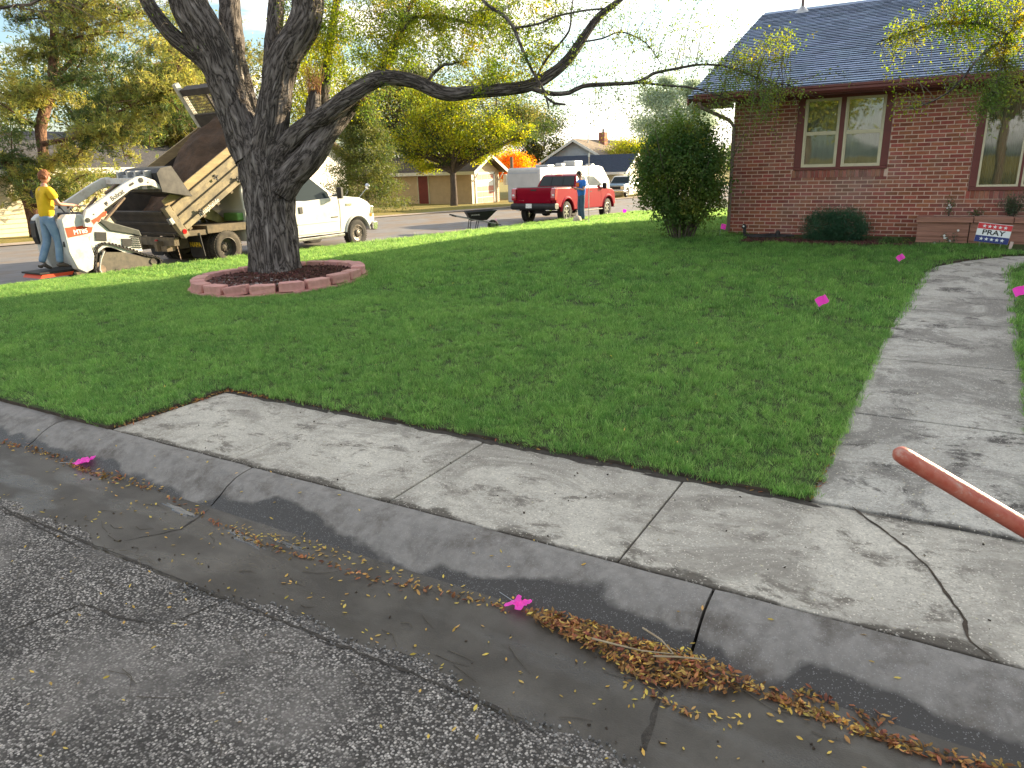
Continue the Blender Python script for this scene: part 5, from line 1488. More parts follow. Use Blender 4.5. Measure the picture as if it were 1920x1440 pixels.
# soil load
b = MB(); nx, ny = 26, 44
for j in range(ny + 1):
    for i in range(nx + 1):
        u = i / nx; v = j / ny
        x = BXL + .035 + u * (BW - .07); s_ = .02 + v * (BLn - .09)
        h = .10 + (.72 * ss((v - .12) / .66) + .24 * math.sin(u * PI) * ss(v * 1.5)) * (.45 + .55 * ss((u + .1) / .6))
        h += .10 * noise.noise((u * 5, v * 7, 1)) + .045 * noise.noise((u * 16, v * 22, 3)) 
        b.v.append((x, s_, max(.08, h)))
b.f = [(j * (nx + 1) + i, j * (nx + 1) + i + 1, (j + 1) * (nx + 1) + i + 1, (j + 1) * (nx + 1) + i) for j in range(ny) for i in range(nx)]; b.m = [0] * len(b.f)
stuff(B('soil_load', bt(b), M_dirt, floor_, fix=False, smooth=70))
# hoist
b = MB(); b.beam((TX - 1.0, 12.3, .55), (TX - 1.0, 11.35, 1.30), .22, .24); b.beam((TX - .75, 12.45, .62), (TX - .75, 11.3, 1.05), .10, .16)
b.cyl((TX - 1.25, 11.9, .5), (TX - 1.25, 11.5, 1.35), .06, 12)
B('hoist', b, mat('yellow_green_hoist', (.36, .33, .12), (.22, .2, .08), scale=6, rough=.7))
B('hydraulic_tank', MB().box(TX - .62, TX - .10, 11.85, 12.3, .83, 1.02), mat('green_tank', (.12, .26, .07), rough=.5), bevel=.03)
# mud flaps
for s_, x0 in ((1, TX - .50), (-1, TX - 2.02)):
    b = MB().prism([(x0, .66), (x0 + .47, .66), (x0 + .48, .13), (x0 + .40, .085), (x0 + .06, .085), (x0, .13)], 10.78, 10.80, 'Y')
    b.v = [(p[0], p[1] + (.66 - p[2]) * .12 - .1, p[2]) for p in b.v]
    mf = B('mud_flap', b, M_blk)
    if s_ == 1: text_mesh('lettering', 'NAPA', M_yel, mf, .15, Matrix.Translation(-dt.location) @ basis((1, 0, 0), (0, -.12, 1), (x0 + .24, 10.706, .38)), .001, bold=.006)
ch = MB()
for i in range(16):
    z = .66 - i * .036; y = 10.13 + .010 * i * .5
    ch.obox((TX - .16, y, z), (.020 if i % 2 else .007, .007 if i % 2 else .020, .040), None)
B('chain', ch, M_rusty)
b = MB(); b.box(TX - 1.9, TX - .15, 10.10, 10.22, .42, .60); b.cyl((TX - 1.95, 10.2, .66), (TX - .05, 10.2, .66), .035, 10); b.box(TX - .5, TX - .3, 10.0, 10.2, .30, .42)
B('rear_crossmember', b, M_frame)
B('tail_lamp', MB().lathe([(.001, -.03), (.05, -.03), (.05, 0), (.001, 0)], (TX - .75, 10.09, .50), 'Y', 14), M_tail)

# ---------- compact track loader ----------
LX = -14.32; LW = 1.08
ld = thing('track_loader', 'white stand-on mini track loader with orange decal, arms raised into the truck bed', 'loader', (LX - LW / 2, 8.6, zs(8.6)))
B = Org(ld)
rear = [(7.60, 1.19), (7.70, 1.27), (7.98, 1.265), (8.30, 1.135), (8.20, .98), (8.05, .80), (8.10, .45), (8.03, .20), (7.88, .14), (7.72, .24), (7.62, .56)]
for x0, x1 in ((LX - .17, LX), (LX - LW, LX - LW + .17)):
    B('rear_tower', MB().prism(rear, x0, x1, 'X'), M_lw, bevel=.02, smooth=35)
B('rear_cover', MB().prism([(7.98, .24), (7.90, .55), (7.90, 1.04), (8.0, 1.14), (8.30, 1.14), (8.30, .30)], LX - LW + .172, LX - .172, 'X'), M_lw, bevel=.02)
B('tower_slot', MB().obox((LX - .085, 7.615, .72), (.045, .03, .10), Matrix.Rotation(-.1, 3, 'X')), M_blk)
body = [(8.10, 1.03), (8.06, .70), (8.14, .50), (9.05, .40), (9.14, .42), (9.10, .70), (8.95, .80), (8.60, .93), (8.34, 1.14)]
bd = B('body', MB().prism(body, LX - LW + .06, LX - .03, 'X'), M_lw, bevel=.015)
B('engine_hood', MB().prism([(8.30, 1.12), (8.33, 1.17), (8.62, 1.04), (9.12, .86), (9.16, .72), (9.0, .78), (8.5, .90)], LX - LW + .03, LX - .0, 'X'), mat('dark_hood', (0.035, 0.04, 0.038), (0.07, 0.075, 0.06), scale=6, rough=.5), bevel=.015)
for (y0, z0, w_, h_) in ((8.20, .72, .22, .17), (8.72, .56, .20, .15)):
    B('access_panel', MB().obox((LX - .026, y0 + w_ / 2, z0 + h_ / 2), (.02, w_, h_), Matrix.Rotation(-.12, 3, 'X')), M_blk, bd)
b = MB()
for i in range(6): b.obox((LX - .022, 9.03, .52 + i * .043), (.03, .20, .018), Matrix.Rotation(-.15, 3, 'X'))
B('vent_grille', b, M_blk, bd)
# lift arms
arm = [(7.98, 1.16), (8.06, 1.33), (8.94, 1.80), (9.20, 1.915), (9.34, 1.93), (9.60, 1.84), (9.76, 1.68), (9.72, 1.645), (9.50, 1.735), (9.28, 1.735), (9.04, 1.66), (8.42, 1.31), (8.30, 1.10), (8.10, 1.00), (7.98, 1.02)]
for x0, x1 in ((LX + .002, LX + .075), (LX - LW - .075, LX - LW - .002)):
    a_ = B('lift_arm', MB().prism(arm, x0, x1, 'X'), M_lw, bevel=.012)
    if x0 > LX:
        B('arm_slot', MB().obox((LX + .077, 9.08, 1.775), (.008, .11, .04), Matrix.Rotation(.45, 3, 'X')), M_blk, a_)
        B('pivot_pin', MB().lathe([(.05, 0), (.05, .012), (.001, .014)], (LX + .073, 9.30, 1.85), 'X', 14), M_blk, a_)
        B('pivot_pin', MB().lathe([(.045, 0), (.045, .012), (.001, .014)], (LX + .073, 7.86 + .2, 1.14), 'X', 14), M_blk, a_)
        for (yy, zz) in ((8.2, 1.24), (8.5, 1.40), (9.45, 1.80)): B('bolt', MB().lathe([(.014, 0), (.014, .010), (.001, .011)], (LX + .073, yy, zz), 'X', 8), M_rusty, a_)
        # name on the arm
        ey = Vector((0, -.46, .888)); ex = Vector((0, .888, .46))
        text_mesh('lettering', 'Bobcat', M_blk, a_, .13, Matrix.Translation(-ld.location) @ basis(ex, ey, (LX + .0765, 8.74, 1.575)), .001, bold=.002, sx=.9)
        text_mesh('logo_mark', '✦', M_blk, a_, .13, Matrix.Translation(-ld.location) @ basis(ex, ey, (LX + .0765, 8.47, 1.435)), .001) if False else \
            B('logo_mark', MB().obox((LX + .0765, 8.48, 1.435), (.002, .07, .05), Matrix.Rotation(.47, 3, 'X')), M_blk, a_)
        red_ = [(8.16, 1.045), (8.22, 1.10), (8.27, 1.09), (8.34, 1.17), (8.44, 1.20), (8.46, 1.28), (8.40, 1.285), (8.26, 1.19), (8.12, 1.13)]
        B('decal', MB().prism(red_, LX + .0762, LX + .0775, 'X'), M_orange, a_)
dec = [(7.64, 1.03), (7.74, 1.03), (7.80, 1.045), (7.86, 1.03), (7.98, 1.045), (8.14, 1.03), (8.17, .99), (8.12, .895), (7.90, .865), (7.66, .84)]
dc = B('decal', MB().prism(dec, LX + .002, LX + .0035, 'X'), M_orange)
text_mesh('lettering', 'MT85', M_white, dc, .115, Matrix.Translation(-ld.location) @ basis((0, 1, .05), (0, 0, 1), (LX + .0045, 7.92, .935)), .001, bold=.004)
B('seat_pad', MB().prism([(7.575, 1.10), (7.62, 1.20), (7.66, .80), (7.60, .70), (7.56, .84)], LX - LW - .01, LX - LW + .16, 'X'), M_blk)
# cylinders
for a_, c_, r_ in (((LX - .06, 8.44, 1.08), (LX - .04, 8.95, 1.52), .03), ((LX - LW + .06, 8.44, 1.08), (LX - LW + .04, 8.95, 1.52), .03), ((LX - .35, 9.0, 1.60), (LX - .35, 9.45, 1.88), .035), ((LX - .75, 9.0, 1.60), (LX - .75, 9.45, 1.88), .035)):
    B('lift_cylinder', MB().cyl(a_, c_, r_, 10), M_rusty, smooth=40)
b = MB(); b.box(LX - LW, LX, 9.24, 9.34, 1.78, 1.90); b.box(LX - LW, LX, 9.60, 9.68, 1.66, 1.76)
B('arm_crossbar', b, M_lw, bevel=.01)
# controls
b = MB(); b.box(LX - .9, LX - .2, 8.02, 8.30, 1.16, 1.28); B('control_panel', b, M_blk, bevel=.02)
b = MB(); b.tube([(LX - .25, 7.98, 1.16), (LX - .25, 7.90, 1.34), (LX - .25, 8.0, 1.42), (LX - .25, 8.25, 1.40)], .013, 8)
b.tube([(LX - .85, 7.98, 1.16), (LX - .85, 7.90, 1.34), (LX - .85, 8.0, 1.42), (LX - .85, 8.25, 1.40)], .013, 8); b.tube([(LX - .25, 8.25, 1.40), (LX - .85, 8.25, 1.40)], .013, 8)
B('grab_bar', b, M_metal, smooth=50)
b = MB()
for x in (LX - .38, LX - .70): b.cyl((x, 8.08, 1.27), (x, 8.0, 1.39), .012, 8); b.obox((x, 7.99, 1.40), (.035, .035, .08))
B('control_lever', b, M_blk)
# tracks
tr_o = [(8.161,0.591),(8.288,0.665),(8.474,0.646),(8.879,0.495),(9.199,0.335),(9.441,0.257),(9.522,0.169),(9.449,0.069),(9.246,0.027),(8.722,0.002),(8.187,-0.026),(8.080,0.054),(8.072,0.293)]
tr_o = [(y, z) for y, z in tr_o]
def inset(P, d):
    cx_ = sum(p[0] for p in P) / len(P); cz_ = sum(p[1] for p in P) / len(P); o = []
    for p in P:
        v = Vector((p[0] - cx_, p[1] - cz_)); l = v.length; o.append((cx_ + v.x * (l - d) / l, cz_ + v.y * (l - d) / l))
    return o
for x0, x1 in ((LX - .27, LX - .0), (LX - LW, LX - LW + .27)):
    P = smooth_path([(p[0], p[1], 0, 0) for p in tr_o + [tr_o[0]]], .035)[:-1]
    P = [(p[0], p[1]) for p in P]; Q = inset(P, .045); n = len(P)
    b = MB()
    v = [(x0, *p) for p in P] + [(x1, *p) for p in P] + [(x0, *p) for p in Q] + [(x1, *p) for p in Q]
    b.add(v, [(i, (i + 1) % n, n + (i + 1) % n, n + i) for i in range(n)] + [(2 * n + i, 3 * n + i, 3 * n + (i + 1) % n, 2 * n + (i + 1) % n) for i in range(n)] +
          [(i, 2 * n + i, 2 * n + (i + 1) % n, (i + 1) % n) for i in range(n)] + [(n + i, n + (i + 1) % n, 3 * n + (i + 1) % n, 3 * n + i) for i in range(n)])
    for i in range(0, n, 2):
        a, c = P[i], P[(i + 1) % n]; d = Vector((0, c[0] - a[0], c[1] - a[1])).normalized(); 
        nrm = Vector((0, -d.z, d.y)); m3 = Matrix((Vector((1, 0, 0)), d, nrm)).transposed()
        ctr = Vector(((x0 + x1) / 2, (a[0] + c[0]) / 2, (a[1] + c[1]) / 2))
        b.obox(ctr, (x1 - x0, .022, .045), m3)
    tk = B('track', b, M_rub)
    b = MB().prism(inset(P[::2], .11), x0 + .05, x1 - .03, 'X'); B('track_frame', b, mat('dusty_frame', (0.085, 0.08, 0.065), (0.15, 0.13, 0.10), scale=7, rough=.8), tk)
    for (yy, zz, r_) in ((8.21, .17, .15), (9.32, .19, .12), (8.50, .10, .075), (8.72, .085, .07), (8.95, .08, .07), (9.12, .085, .07), (8.30, .50, .10)):
        b = MB().lathe([(.001, x1 - .015 - (x0 + x1) / 2), (r_ * .5, x1 - .01 - (x0 + x1) / 2), (r_ * .55, x1 - .03 - (x0 + x1) / 2), (r_, x1 - .035 - (x0 + x1) / 2), (r_, x1 - .08 - (x0 + x1) / 2)], ((x0 + x1) / 2, yy, zz), 'X', 20)
        B('roller', b, M_rusty if r_ > .14 else M_bedd, tk, smooth=40)
b = MB(); b.tube([(LX + .01, 8.30, .52), (LX + .01, 8.20, .36), (LX + .01, 8.14, .18), (LX + .01, 8.19, .03), (LX + .01, 8.30, .02)], .014, 6)
B('track_guard', b, M_lw, smooth=50)
# platform
B('platform', MB().prism([(7.12, .20), (7.12, .235), (7.95, .235), (7.97, .20), (7.9, .16)], LX - .86, LX - .20, 'X'), M_blk, bevel=.005)
B('platform_edge', MB().prism([(7.10, .13), (7.15, .19), (7.74, .19), (7.7, .13)], LX - .80, LX - .18, 'X'), M_orange)
# bucket
M_bkt = mat('worn_bucket', (0.045, 0.044, 0.044), (0.09, 0.085, 0.08), scale=5, rough=.5, metal=.3)
bk = [(9.72, 1.60), (9.66, 1.98), (9.76, 2.08), (10.02, 2.12), (10.03, 2.09), (9.80, 2.04), (9.72, 1.96), (9.78, 1.64), (10.42, 1.50), (10.42, 1.47)]
b = MB().prism(bk, LX - LW - .03, LX + .10, 'X')
for x in (LX - LW - .035, LX + .085): b.prism([(9.72, 1.60), (9.66, 1.98), (9.76, 2.08), (10.02, 2.12), (10.42, 1.48)], x, x + .02, 'X')
bkt = B('bucket', b, M_bkt)
b = MB()
for x in (LX - .10, LX - .42, LX - .70, LX - LW + .04): b.box(x - .03, x + .03, 9.50, 9.66, 1.66, 2.04)
b.box(LX - LW + .05, LX - .1, 9.58, 9.655, 1.76, 1.96)
B('attachment_plate', b, M_metal, bkt, bevel=.01)

# ---------- red pickup ----------
rp = thing('pickup_truck', 'dark red crew cab pickup with black bumper parked at the kerb, seen from behind', 'pickup truck', (-14.42, 26.25, zs(26.25)))
rp.rotation_euler = (-.0195, 0, -.02)
def BR(name, mb, m, parent=None, **k): return mb.build(name, m, parent or rp, **k)
W2 = 1.03
lo_ = [(.12, .72), (.10, 1.0), (.13, 1.36), (.20, 1.42), (1.95, 1.42), (2.0, 1.40), (4.55, 1.38), (4.9, 1.36), (5.55, 1.30), (5.86, 1.18), (5.97, .95), (5.98, .62), (5.80, .55)] + arch(5.17, .45, .53, .18, PI - .18) + [(4.60, .50), (1.70, .50)] + arch(1.12, .45, .53, .18, PI - .18) + [(.5, .62)]
body = BR('body', MB().prism(lo_, -W2 + .02, W2 - .02, 'X'), M_red, bevel=.07, seg=3, smooth=40)
def gx2(z, s): t = max(0, min(1, (z - 1.38) / .56)); return s * (W2 - .05 - .20 * t)
gr = [(1.98, 1.34), (2.10, 1.60), (2.28, 1.88), (2.55, 1.945), (3.9, 1.94), (4.15, 1.88), (4.95, 1.40), (5.0, 1.32)]
k = len(gr)
v = [(gx2(z, 1), y, z) for y, z in gr] + [(gx2(z, -1), y, z) for y, z in gr]
BR('cab', MB().add(v, [tuple(range(k)), tuple(range(k, 2 * k))[::-1]] + [(i, i + k, (i + 1) % k + k, (i + 1) % k) for i in range(k)]), M_red, body, bevel=.05, seg=3, smooth=40)
def sw2(poly, name='side_window'):
    for s in (1, -1):
        kk = len(poly)
        v = [(gx2(z, s) + s * .006, y, z) for y, z in poly] + [(gx2(z, s) - s * .01, y, z) for y, z in poly]
        BR(name, MB().add(v, [tuple(range(kk)), tuple(range(kk, 2 * kk))[::-1]] + [(i, i + kk, (i + 1) % kk + kk, (i + 1) % kk) for i in range(kk)]), M_cg, body)
sw2([(2.36, 1.44), (2.40, 1.78), (2.52, 1.85), (3.10, 1.86), (3.12, 1.44)]); sw2([(3.22, 1.44), (3.20, 1.86), (4.02, 1.85), (4.70, 1.45), (4.2, 1.43)])
BR('rear_window', MB().add([(-.84, 2.035, 1.47), (.84, 2.035, 1.47), (.76, 2.245, 1.86), (-.76, 2.245, 1.86), (-.84, 2.02, 1.47), (.84, 2.02, 1.47), (.76, 2.225, 1.86), (-.76, 2.225, 1.86)], [(0, 3, 2, 1), (4, 5, 6, 7), (0, 1, 5, 4), (1, 2, 6, 5), (2, 3, 7, 6), (3, 0, 4, 7)]), M_cg, body)
BR('window_divider', MB().beam((-.28, 2.012, 1.47), (-.28, 2.216, 1.86), .02, .012), M_blk, body); BR('window_divider', MB().beam((.28, 2.012, 1.47), (.28, 2.216, 1.86), .02, .012), M_blk, body)
BR('brake_light', MB().box(-.16, .16, 2.22, 2.25, 1.885, 1.915), M_tail, body)
BR('windscreen', MB().add([(-.74, 4.22, 1.88), (.74, 4.22, 1.88), (.86, 4.94, 1.43), (-.86, 4.94, 1.43)], [(0, 1, 2, 3)]), M_cg, body, fix=False)
# box stays closed: flat black sheet on top paints the shaded bed interior
b = MB(); b.box(-.86, .86, .22, 1.90, 1.422, 1.434); BR('bed_cover', b, M_blk, body)
tg_ = BR('tailgate', MB().prism([(.085, .80), (.055, .86), (.085, 1.08), (.06, 1.15), (.055, 1.36), (.09, 1.41), (.15, 1.40), (.15, .80)], -.80, .80, 'X'), M_red, body, bevel=.012, smooth=40)
BR('tailgate_handle', MB().box(-.13, .13, .045, .06, 1.30, 1.36), M_blk, tg_)
text_mesh('lettering', 'CHEVROLET', mat('dark_red_emboss', (.18, .008, .014), rough=.4), tg_, .17, basis((1, 0, 0), (0, -.05, 1), (0, .064, 1.22)), .003, bold=.003, sx=1.25)
text_mesh('lettering', 'SILVERADO', M_chrome, tg_, .05, basis((1, 0, 0), (0, 0, 1), (-.55, .066, .91)), .002)
text_mesh('lettering', 'LT', M_chrome, tg_, .05, basis((1, 0, 0), (0, 0, 1), (.66, .066, .91)), .002)
for s in (1, -1):
    t_ = BR('tail_light', MB().prism([(.02, .92), (.0, 1.02), (.03, 1.38), (.16, 1.41), (.26, 1.36), (.14, .94)], s * .815, s * 1.025, 'X'), M_tail, body, bevel=.02)
    BR('lens', MB().box(s * .93 - .05, s * .93 + .05, -.004, .012, 1.10, 1.17), M_white, t_)
bb = BR('rear_bumper', MB().prism([(-.04, .60), (-.06, .70), (-.02, .80), (.14, .82), (.30, .78), (.30, .58), (.06, .55)], -1.04, 1.04, 'X'), M_blk, bevel=.03)
BR('number_plate', MB().box(-.40 + .1, -.02, -.068, -.060, .625, .80), M_white, bb)
text_mesh('lettering', '19-274', mat('plate_blue', (.03, .06, .2), rough=.5), bb, .085, basis((1, 0, 0), (0, 0, 1), (-.16, -.0705, .71)), .0008) if False else None
for s in (1, -1): BR('exhaust_tip', MB().box(s * .70 - .09, s * .70 + .09, -.03, .2, .515, .555), M_chrome, bb, bevel=.01)
BR('front_bumper', MB().prism([(5.85, .45), (5.85, .78), (6.04, .76), (6.06, .60), (5.98, .45)], -1.0, 1.0, 'X'), M_blk, bevel=.03)
for s in (1, -1):
    BR('mirror', MB().obox((s * 1.12, 4.52, 1.42), (.20, .10, .25)), M_blk, body, bevel=.03)
    BR('door_handle', MB().box(s * 1.012 - .012, s * 1.012 + .012, 3.25, 3.42, 1.19, 1.22), M_blk, body); BR('door_handle', MB().box(s * 1.012 - .012, s * 1.012 + .012, 2.28, 2.45, 1.19, 1.22), M_blk, body)
    BR('side_step', MB().box(s * 1.0 - .06, s * 1.0 + .06, 1.9, 4.5, .40, .45), M_blk, bevel=.015)
    for pts in ([(3.16, 1.40), (3.16, .60)], [(4.28, 1.40), (4.42, 1.0), (4.40, .58)], [(2.12, 1.40), (2.14, .95), (2.05, .70), (1.85, .58)], [(1.98, 1.42), (1.98, .62)]):
        BR('door_seam', MB().tube([(s * 1.008, y, z) for y, z in pts], .006, 4), M_blk, body)
    for cy in (1.12, 5.17):
        b = MB()
        for i in range(14):
            a0 = .05 + (PI - .1) * i / 14; a1 = .05 + (PI - .1) * (i + 1) / 14
            v = [(s * (1.0 + h), cy + r * math.cos(a), .45 + r * math.sin(a)) for a in (a0, a1) for r, h in ((.53, -.06), (.515, .03), (.56, .05), (.62, .012))]
            b.add(v, [(q, q + 1, q + 5, q + 4) for q in range(3)])
        BR('fender_flare', b, M_red, body, smooth=50)
for cy in (1.12, 5.17):
    for s in (1, -1): wheel(BR, (s * .86, cy, .425), .425, .28, M_rub, M_rims if True else M_rim, s, spokes=6)
b = MB(); b.cyl((-.8, 1.12, .43), (.8, 1.12, .43), .05, 10); b.lathe([(.001, -.2), (.14, -.14), (.17, 0), (.14, .14), (.001, .2)], (0, 1.12, .42), 'X', 14); b.box(-.45, -.37, .2, 5.6, .5, .6); b.box(.37, .45, .2, 5.6, .5, .6)
b.box(-.25, .35, .5, 1.0, .38, .52)
BR('chassis', b, M_blk)

# ---------- old white pickup far down the street ----------
wt = thing('pickup_truck', 'old white and blue pickup parked on the grass far down the street', 'pickup truck', (0, 0, 0))
def BW_(name, mb, m, parent=None, **k): return mb.build(name, m, parent or wt, **k)
M_oldb = paint('faded_blue_hood', (0.22, 0.36, 0.50)); M_oldw = paint('old_white_paint', (0.74, 0.72, 0.64))
lo_ = [(-2.65, .55), (-2.65, 1.12), (-.55, 1.14), (1.3, 1.12), (2.4, 1.05), (2.62, .98), (2.66, .5), (2.45, .42)] + arch(1.85, .38, .42, .1, PI - .1) + [(1.4, .38), (-1.1, .40)] + arch(-1.6, .38, .42, .1, PI - .1) + [(-2.1, .45)]
bd = BW_('body', MB().prism(lo_, -.97, .97, 'X'), M_oldw, bevel=.05)
gr = [(-.62, 1.08), (-.55, 1.70), (-.35, 1.78), (.62, 1.76), (.78, 1.70), (1.38, 1.12), (1.38, 1.08)]
k = len(gr); gw = lambda z, s: s * (.93 - .16 * max(0, (z - 1.1) / .68))
BW_('cab', MB().add([(gw(z, 1), y, z) for y, z in gr] + [(gw(z, -1), y, z) for y, z in gr], [tuple(range(k)), tuple(range(k, 2 * k))[::-1]] + [(i, i + k, (i + 1) % k + k, (i + 1) % k) for i in range(k)]), M_oldw, bd, bevel=.04)
BW_('windscreen', MB().add([(-.70, .82, 1.68), (.70, .82, 1.68), (.84, 1.36, 1.17), (-.84, 1.36, 1.17)], [(0, 1, 2, 3)]), M_cg, bd, fix=False)
for s in (1, -1): BW_('side_window', MB().add([(gw(1.2, s) + s * .012, .95, 1.2), (gw(1.2, s) + s * .012, -.45, 1.2), (gw(1.66, s) + s * .012, -.42, 1.66), (gw(1.66, s) + s * .012, .62, 1.66)], [(0, 1, 2, 3)]), M_cg, bd, fix=False)
BW_('hood', MB().prism([(1.40, 1.122), (2.58, 1.03), (2.66, .99), (2.66, 1.03), (2.58, 1.07), (1.40, 1.155)], -.90, .90, 'X'), M_oldb, bd, bevel=.01)
BW_('grille', MB().box(-.62, .62, 2.655, 2.69, .68, .93), M_blk, bd)
for s in (1, -1): BW_('headlight', MB().box(s * .78 - .13, s * .78 + .13, 2.655, 2.70, .70, .92), M_chrome, bd); BW_('mirror', MB().obox((s * 1.05, 1.0, 1.22), (.14, .06, .18)), M_blk, bd)
BW_('front_bumper', MB().box(-.98, .98, 2.68, 2.82, .42, .60), M_chrome, bevel=.03)
for cy in (1.85, -1.6):
    for s in (1, -1): wheel(BW_, (s * .84, cy, .36), .36, .22, M_rub, M_rims, s)

# ================= neighbouring buildings =================
wt.location = (-24.75, 62.3, zs(62) + .10); wt.rotation_euler = (0, 0, PI)
M_side1 = mat('cream_siding', (0.60, 0.55, 0.40), (0.52, 0.48, 0.35), scale=3, rough=.7, world=True)
M_side2 = mat('tan_siding', (0.56, 0.42, 0.26), (0.50, 0.37, 0.23), scale=3, rough=.7, world=True)
M_side3 = mat('grey_siding', (0.42, 0.45, 0.50), (0.36, 0.39, 0.44), scale=3, rough=.7, world=True)
M_fwhite = mat('white_fascia', (0.75, 0.74, 0.68), (0.66, 0.65, 0.6), scale=3, rough=.6, world=True)
M_roofd = mat('dark_roof', (0.10, 0.095, 0.10), (0.06, 0.058, 0.062), scale=7, detail=8, rough=.9, bump=.02, bscale=25, world=True)
M_rooft = mat('tan_roof', (0.26, 0.20, 0.145), (0.19, 0.15, 0.11), scale=5, detail=8, rough=.9, bump=.02, bscale=25, world=True)
M_roofb = mat('navy_roof', (0.040, 0.055, 0.085), (0.028, 0.038, 0.06), scale=6, detail=8, rough=.9, bump=.02, bscale=25, world=True)
M_door = mat('dark_red_door', (0.20, 0.035, 0.028), (0.16, 0.03, 0.024), scale=4, rough=.6)
M_coral = mat('coral_panel', (0.55, 0.23, 0.17), (0.48, 0.20, 0.15), scale=4, rough=.6)

def siding(b, p0, p1, z0, z1, pitch=.15, out=(0, -1), th=.026, gap=()):
    """lapped boards along p0->p1; out = outward normal"""
    n = int((z1 - z0) / pitch)
    for i in range(n + 1):
        za = z0 + i * pitch; zb = min(za + pitch, z1)
        if zb - za < .02: continue
        a = Vector((*p0, 0)); c = Vector((*p1, 0)); o = Vector((*out, 0))
        v = [a + o * (th + .012) + Vector((0, 0, za)), c + o * (th + .012) + Vector((0, 0, za)), c + o * .004 + Vector((0, 0, zb)), a + o * .004 + Vector((0, 0, zb)),
             a + Vector((0, 0, za)), c + Vector((0, 0, za)), c + Vector((0, 0, zb)), a + Vector((0, 0, zb))]
        b.add(v, [(0, 1, 2, 3), (0, 4, 5, 1), (0, 3, 7, 4), (1, 5, 6, 2)])

# ---- garage with a coral door ----
gz = -.62
ga = thing('garage', 'tan siding garage with dark red side door and coral overhead door across the street', 'garage', (-32.6, 46.5, gz))
B = Org(ga)
gx0, gx1, gy0, gy1, ge, gr_, gyr = -40.5, -29.6, 44.75, 48.55, 1.62, 2.75, 46.65
b = MB(); b.box(gx0, gx1, gy0, gy1, gz - .3, ge)
b.prism([(gy0, ge), (gy1, ge), (gyr, gr_ - .12)], gx0 + .05, gx1, 'X')
B('wall', b, M_side2)
b = MB(); siding(b, (gx0, gy0), (gx1 - .06, gy0), gz, ge - .03, .155, (0, -1))
siding(b, (gx1, gy0 + .02), (gx1, gy0 + .35), gz, ge, .155, (1, 0)); siding(b, (gx1, gy1 - .5), (gx1, gy1), gz, ge, .155, (1, 0))
stuff(B('siding_boards', b, M_side2, fix=False))
b = MB(); b.prism([(gy0 - .45, ge - .12), (gy0 - .45, ge + .02), (gyr, gr_ + .08), (gy1 + .45, ge + .02), (gy1 + .45, ge - .12), (gyr, gr_ - .06)], gx0 - .2, gx1 + .60, 'X')
rf = B('roof', b, mat('brown_roof', (0.12, 0.095, 0.08), (0.08, 0.065, 0.055), scale=6, rough=.9))
b = MB(); b.prism([(gy0 - .50, ge - .22), (gy0 - .50, ge + .03), (gyr, gr_ + .10), (gyr, gr_ - .13)], gx1 + .605, gx1 + .64, 'X')
B('rake_board', b, M_fwhite, rf); 
b = MB(); b.prism([(gy1 + .50, ge - .22), (gy1 + .50, ge + .03), (gyr + .002, gr_ + .10), (gyr + .002, gr_ - .13)], gx1 + .605, gx1 + .64, 'X')
B('rake_board', b, M_fwhite, rf)
B('fascia', MB().box(gx0, gx1 + .60, gy0 - .52, gy0 - .455, ge - .20, ge + .03), M_fwhite, rf)
for yy, s in ((gy0 + .15, 1), (gy1 - .15, -1)):
    B('bracket', MB().prism([(yy, ge - .75), (yy, ge - .1), (yy + s * .02, ge - .1), (yy + s * .02, ge - .75)], gx1 + .02, gx1 + .06, 'X').beam((gx1 + .03, yy, ge - .72), (gx1 + .52, yy, ge - .12), .07, .07), M_fwhite)
b = MB(); b.box(gx1 + .002, gx1 + .04, gy0 - .02, gy0 + .35, gz, ge) if False else None
d0, d1 = 45.35, 47.75
b = MB(); b.box(gx1 + .025, gx1 + .07, d0 - .16, d0, gz, 1.52); b.box(gx1 + .025, gx1 + .07, d1, d1 + .16, gz, 1.52); b.box(gx1 + .025, gx1 + .07, d0 - .16, d1 + .16, 1.40, 1.56)
b.box(gx1 + .026, gx1 + .06, gy0 - .03, gy0 + .12, gz, ge)
B('door_frame', b, M_fwhite)
od = B('overhead_door', MB().box(gx1 + .005, gx1 + .02, d0, d1, gz, 1.40), M_fwhite)
cols, rows = 3, 5
for r in range(rows):
    for c in range(cols):
        y0 = d0 + (d1 - d0) * c / cols; y1 = d0 + (d1 - d0) * (c + 1) / cols; z0 = gz + (1.40 - gz) * r / rows; z1 = gz + (1.40 - gz) * (r + 1) / rows
        B('panel', MB().box(gx1 + .0205, gx1 + .034, y0 + .04, y1 - .04, z0 + .03, z1 - .03), M_white if r == 3 else M_coral, od)
sdx0, sdx1 = -34.35, -33.45
b = MB(); b.box(sdx0 - .1, sdx0, gy0 - .07, gy0, gz, 1.38); b.box(sdx1, sdx1 + .1, gy0 - .07, gy0, gz, 1.38); b.box(sdx0 - .1, sdx1 + .1, gy0 - .07, gy0, 1.38, 1.48)
B('door_frame', b, M_side1)
B('side_door', MB().box(sdx0 + .001, sdx1 - .001, gy0 - .050, gy0 - .001, gz + .02, 1.379), M_door)
B('roof_box', MB().box(gx1 + .3, gx1 + .55, gy1 + .2, gy1 + .50, .55, 1.35), M_fwhite)

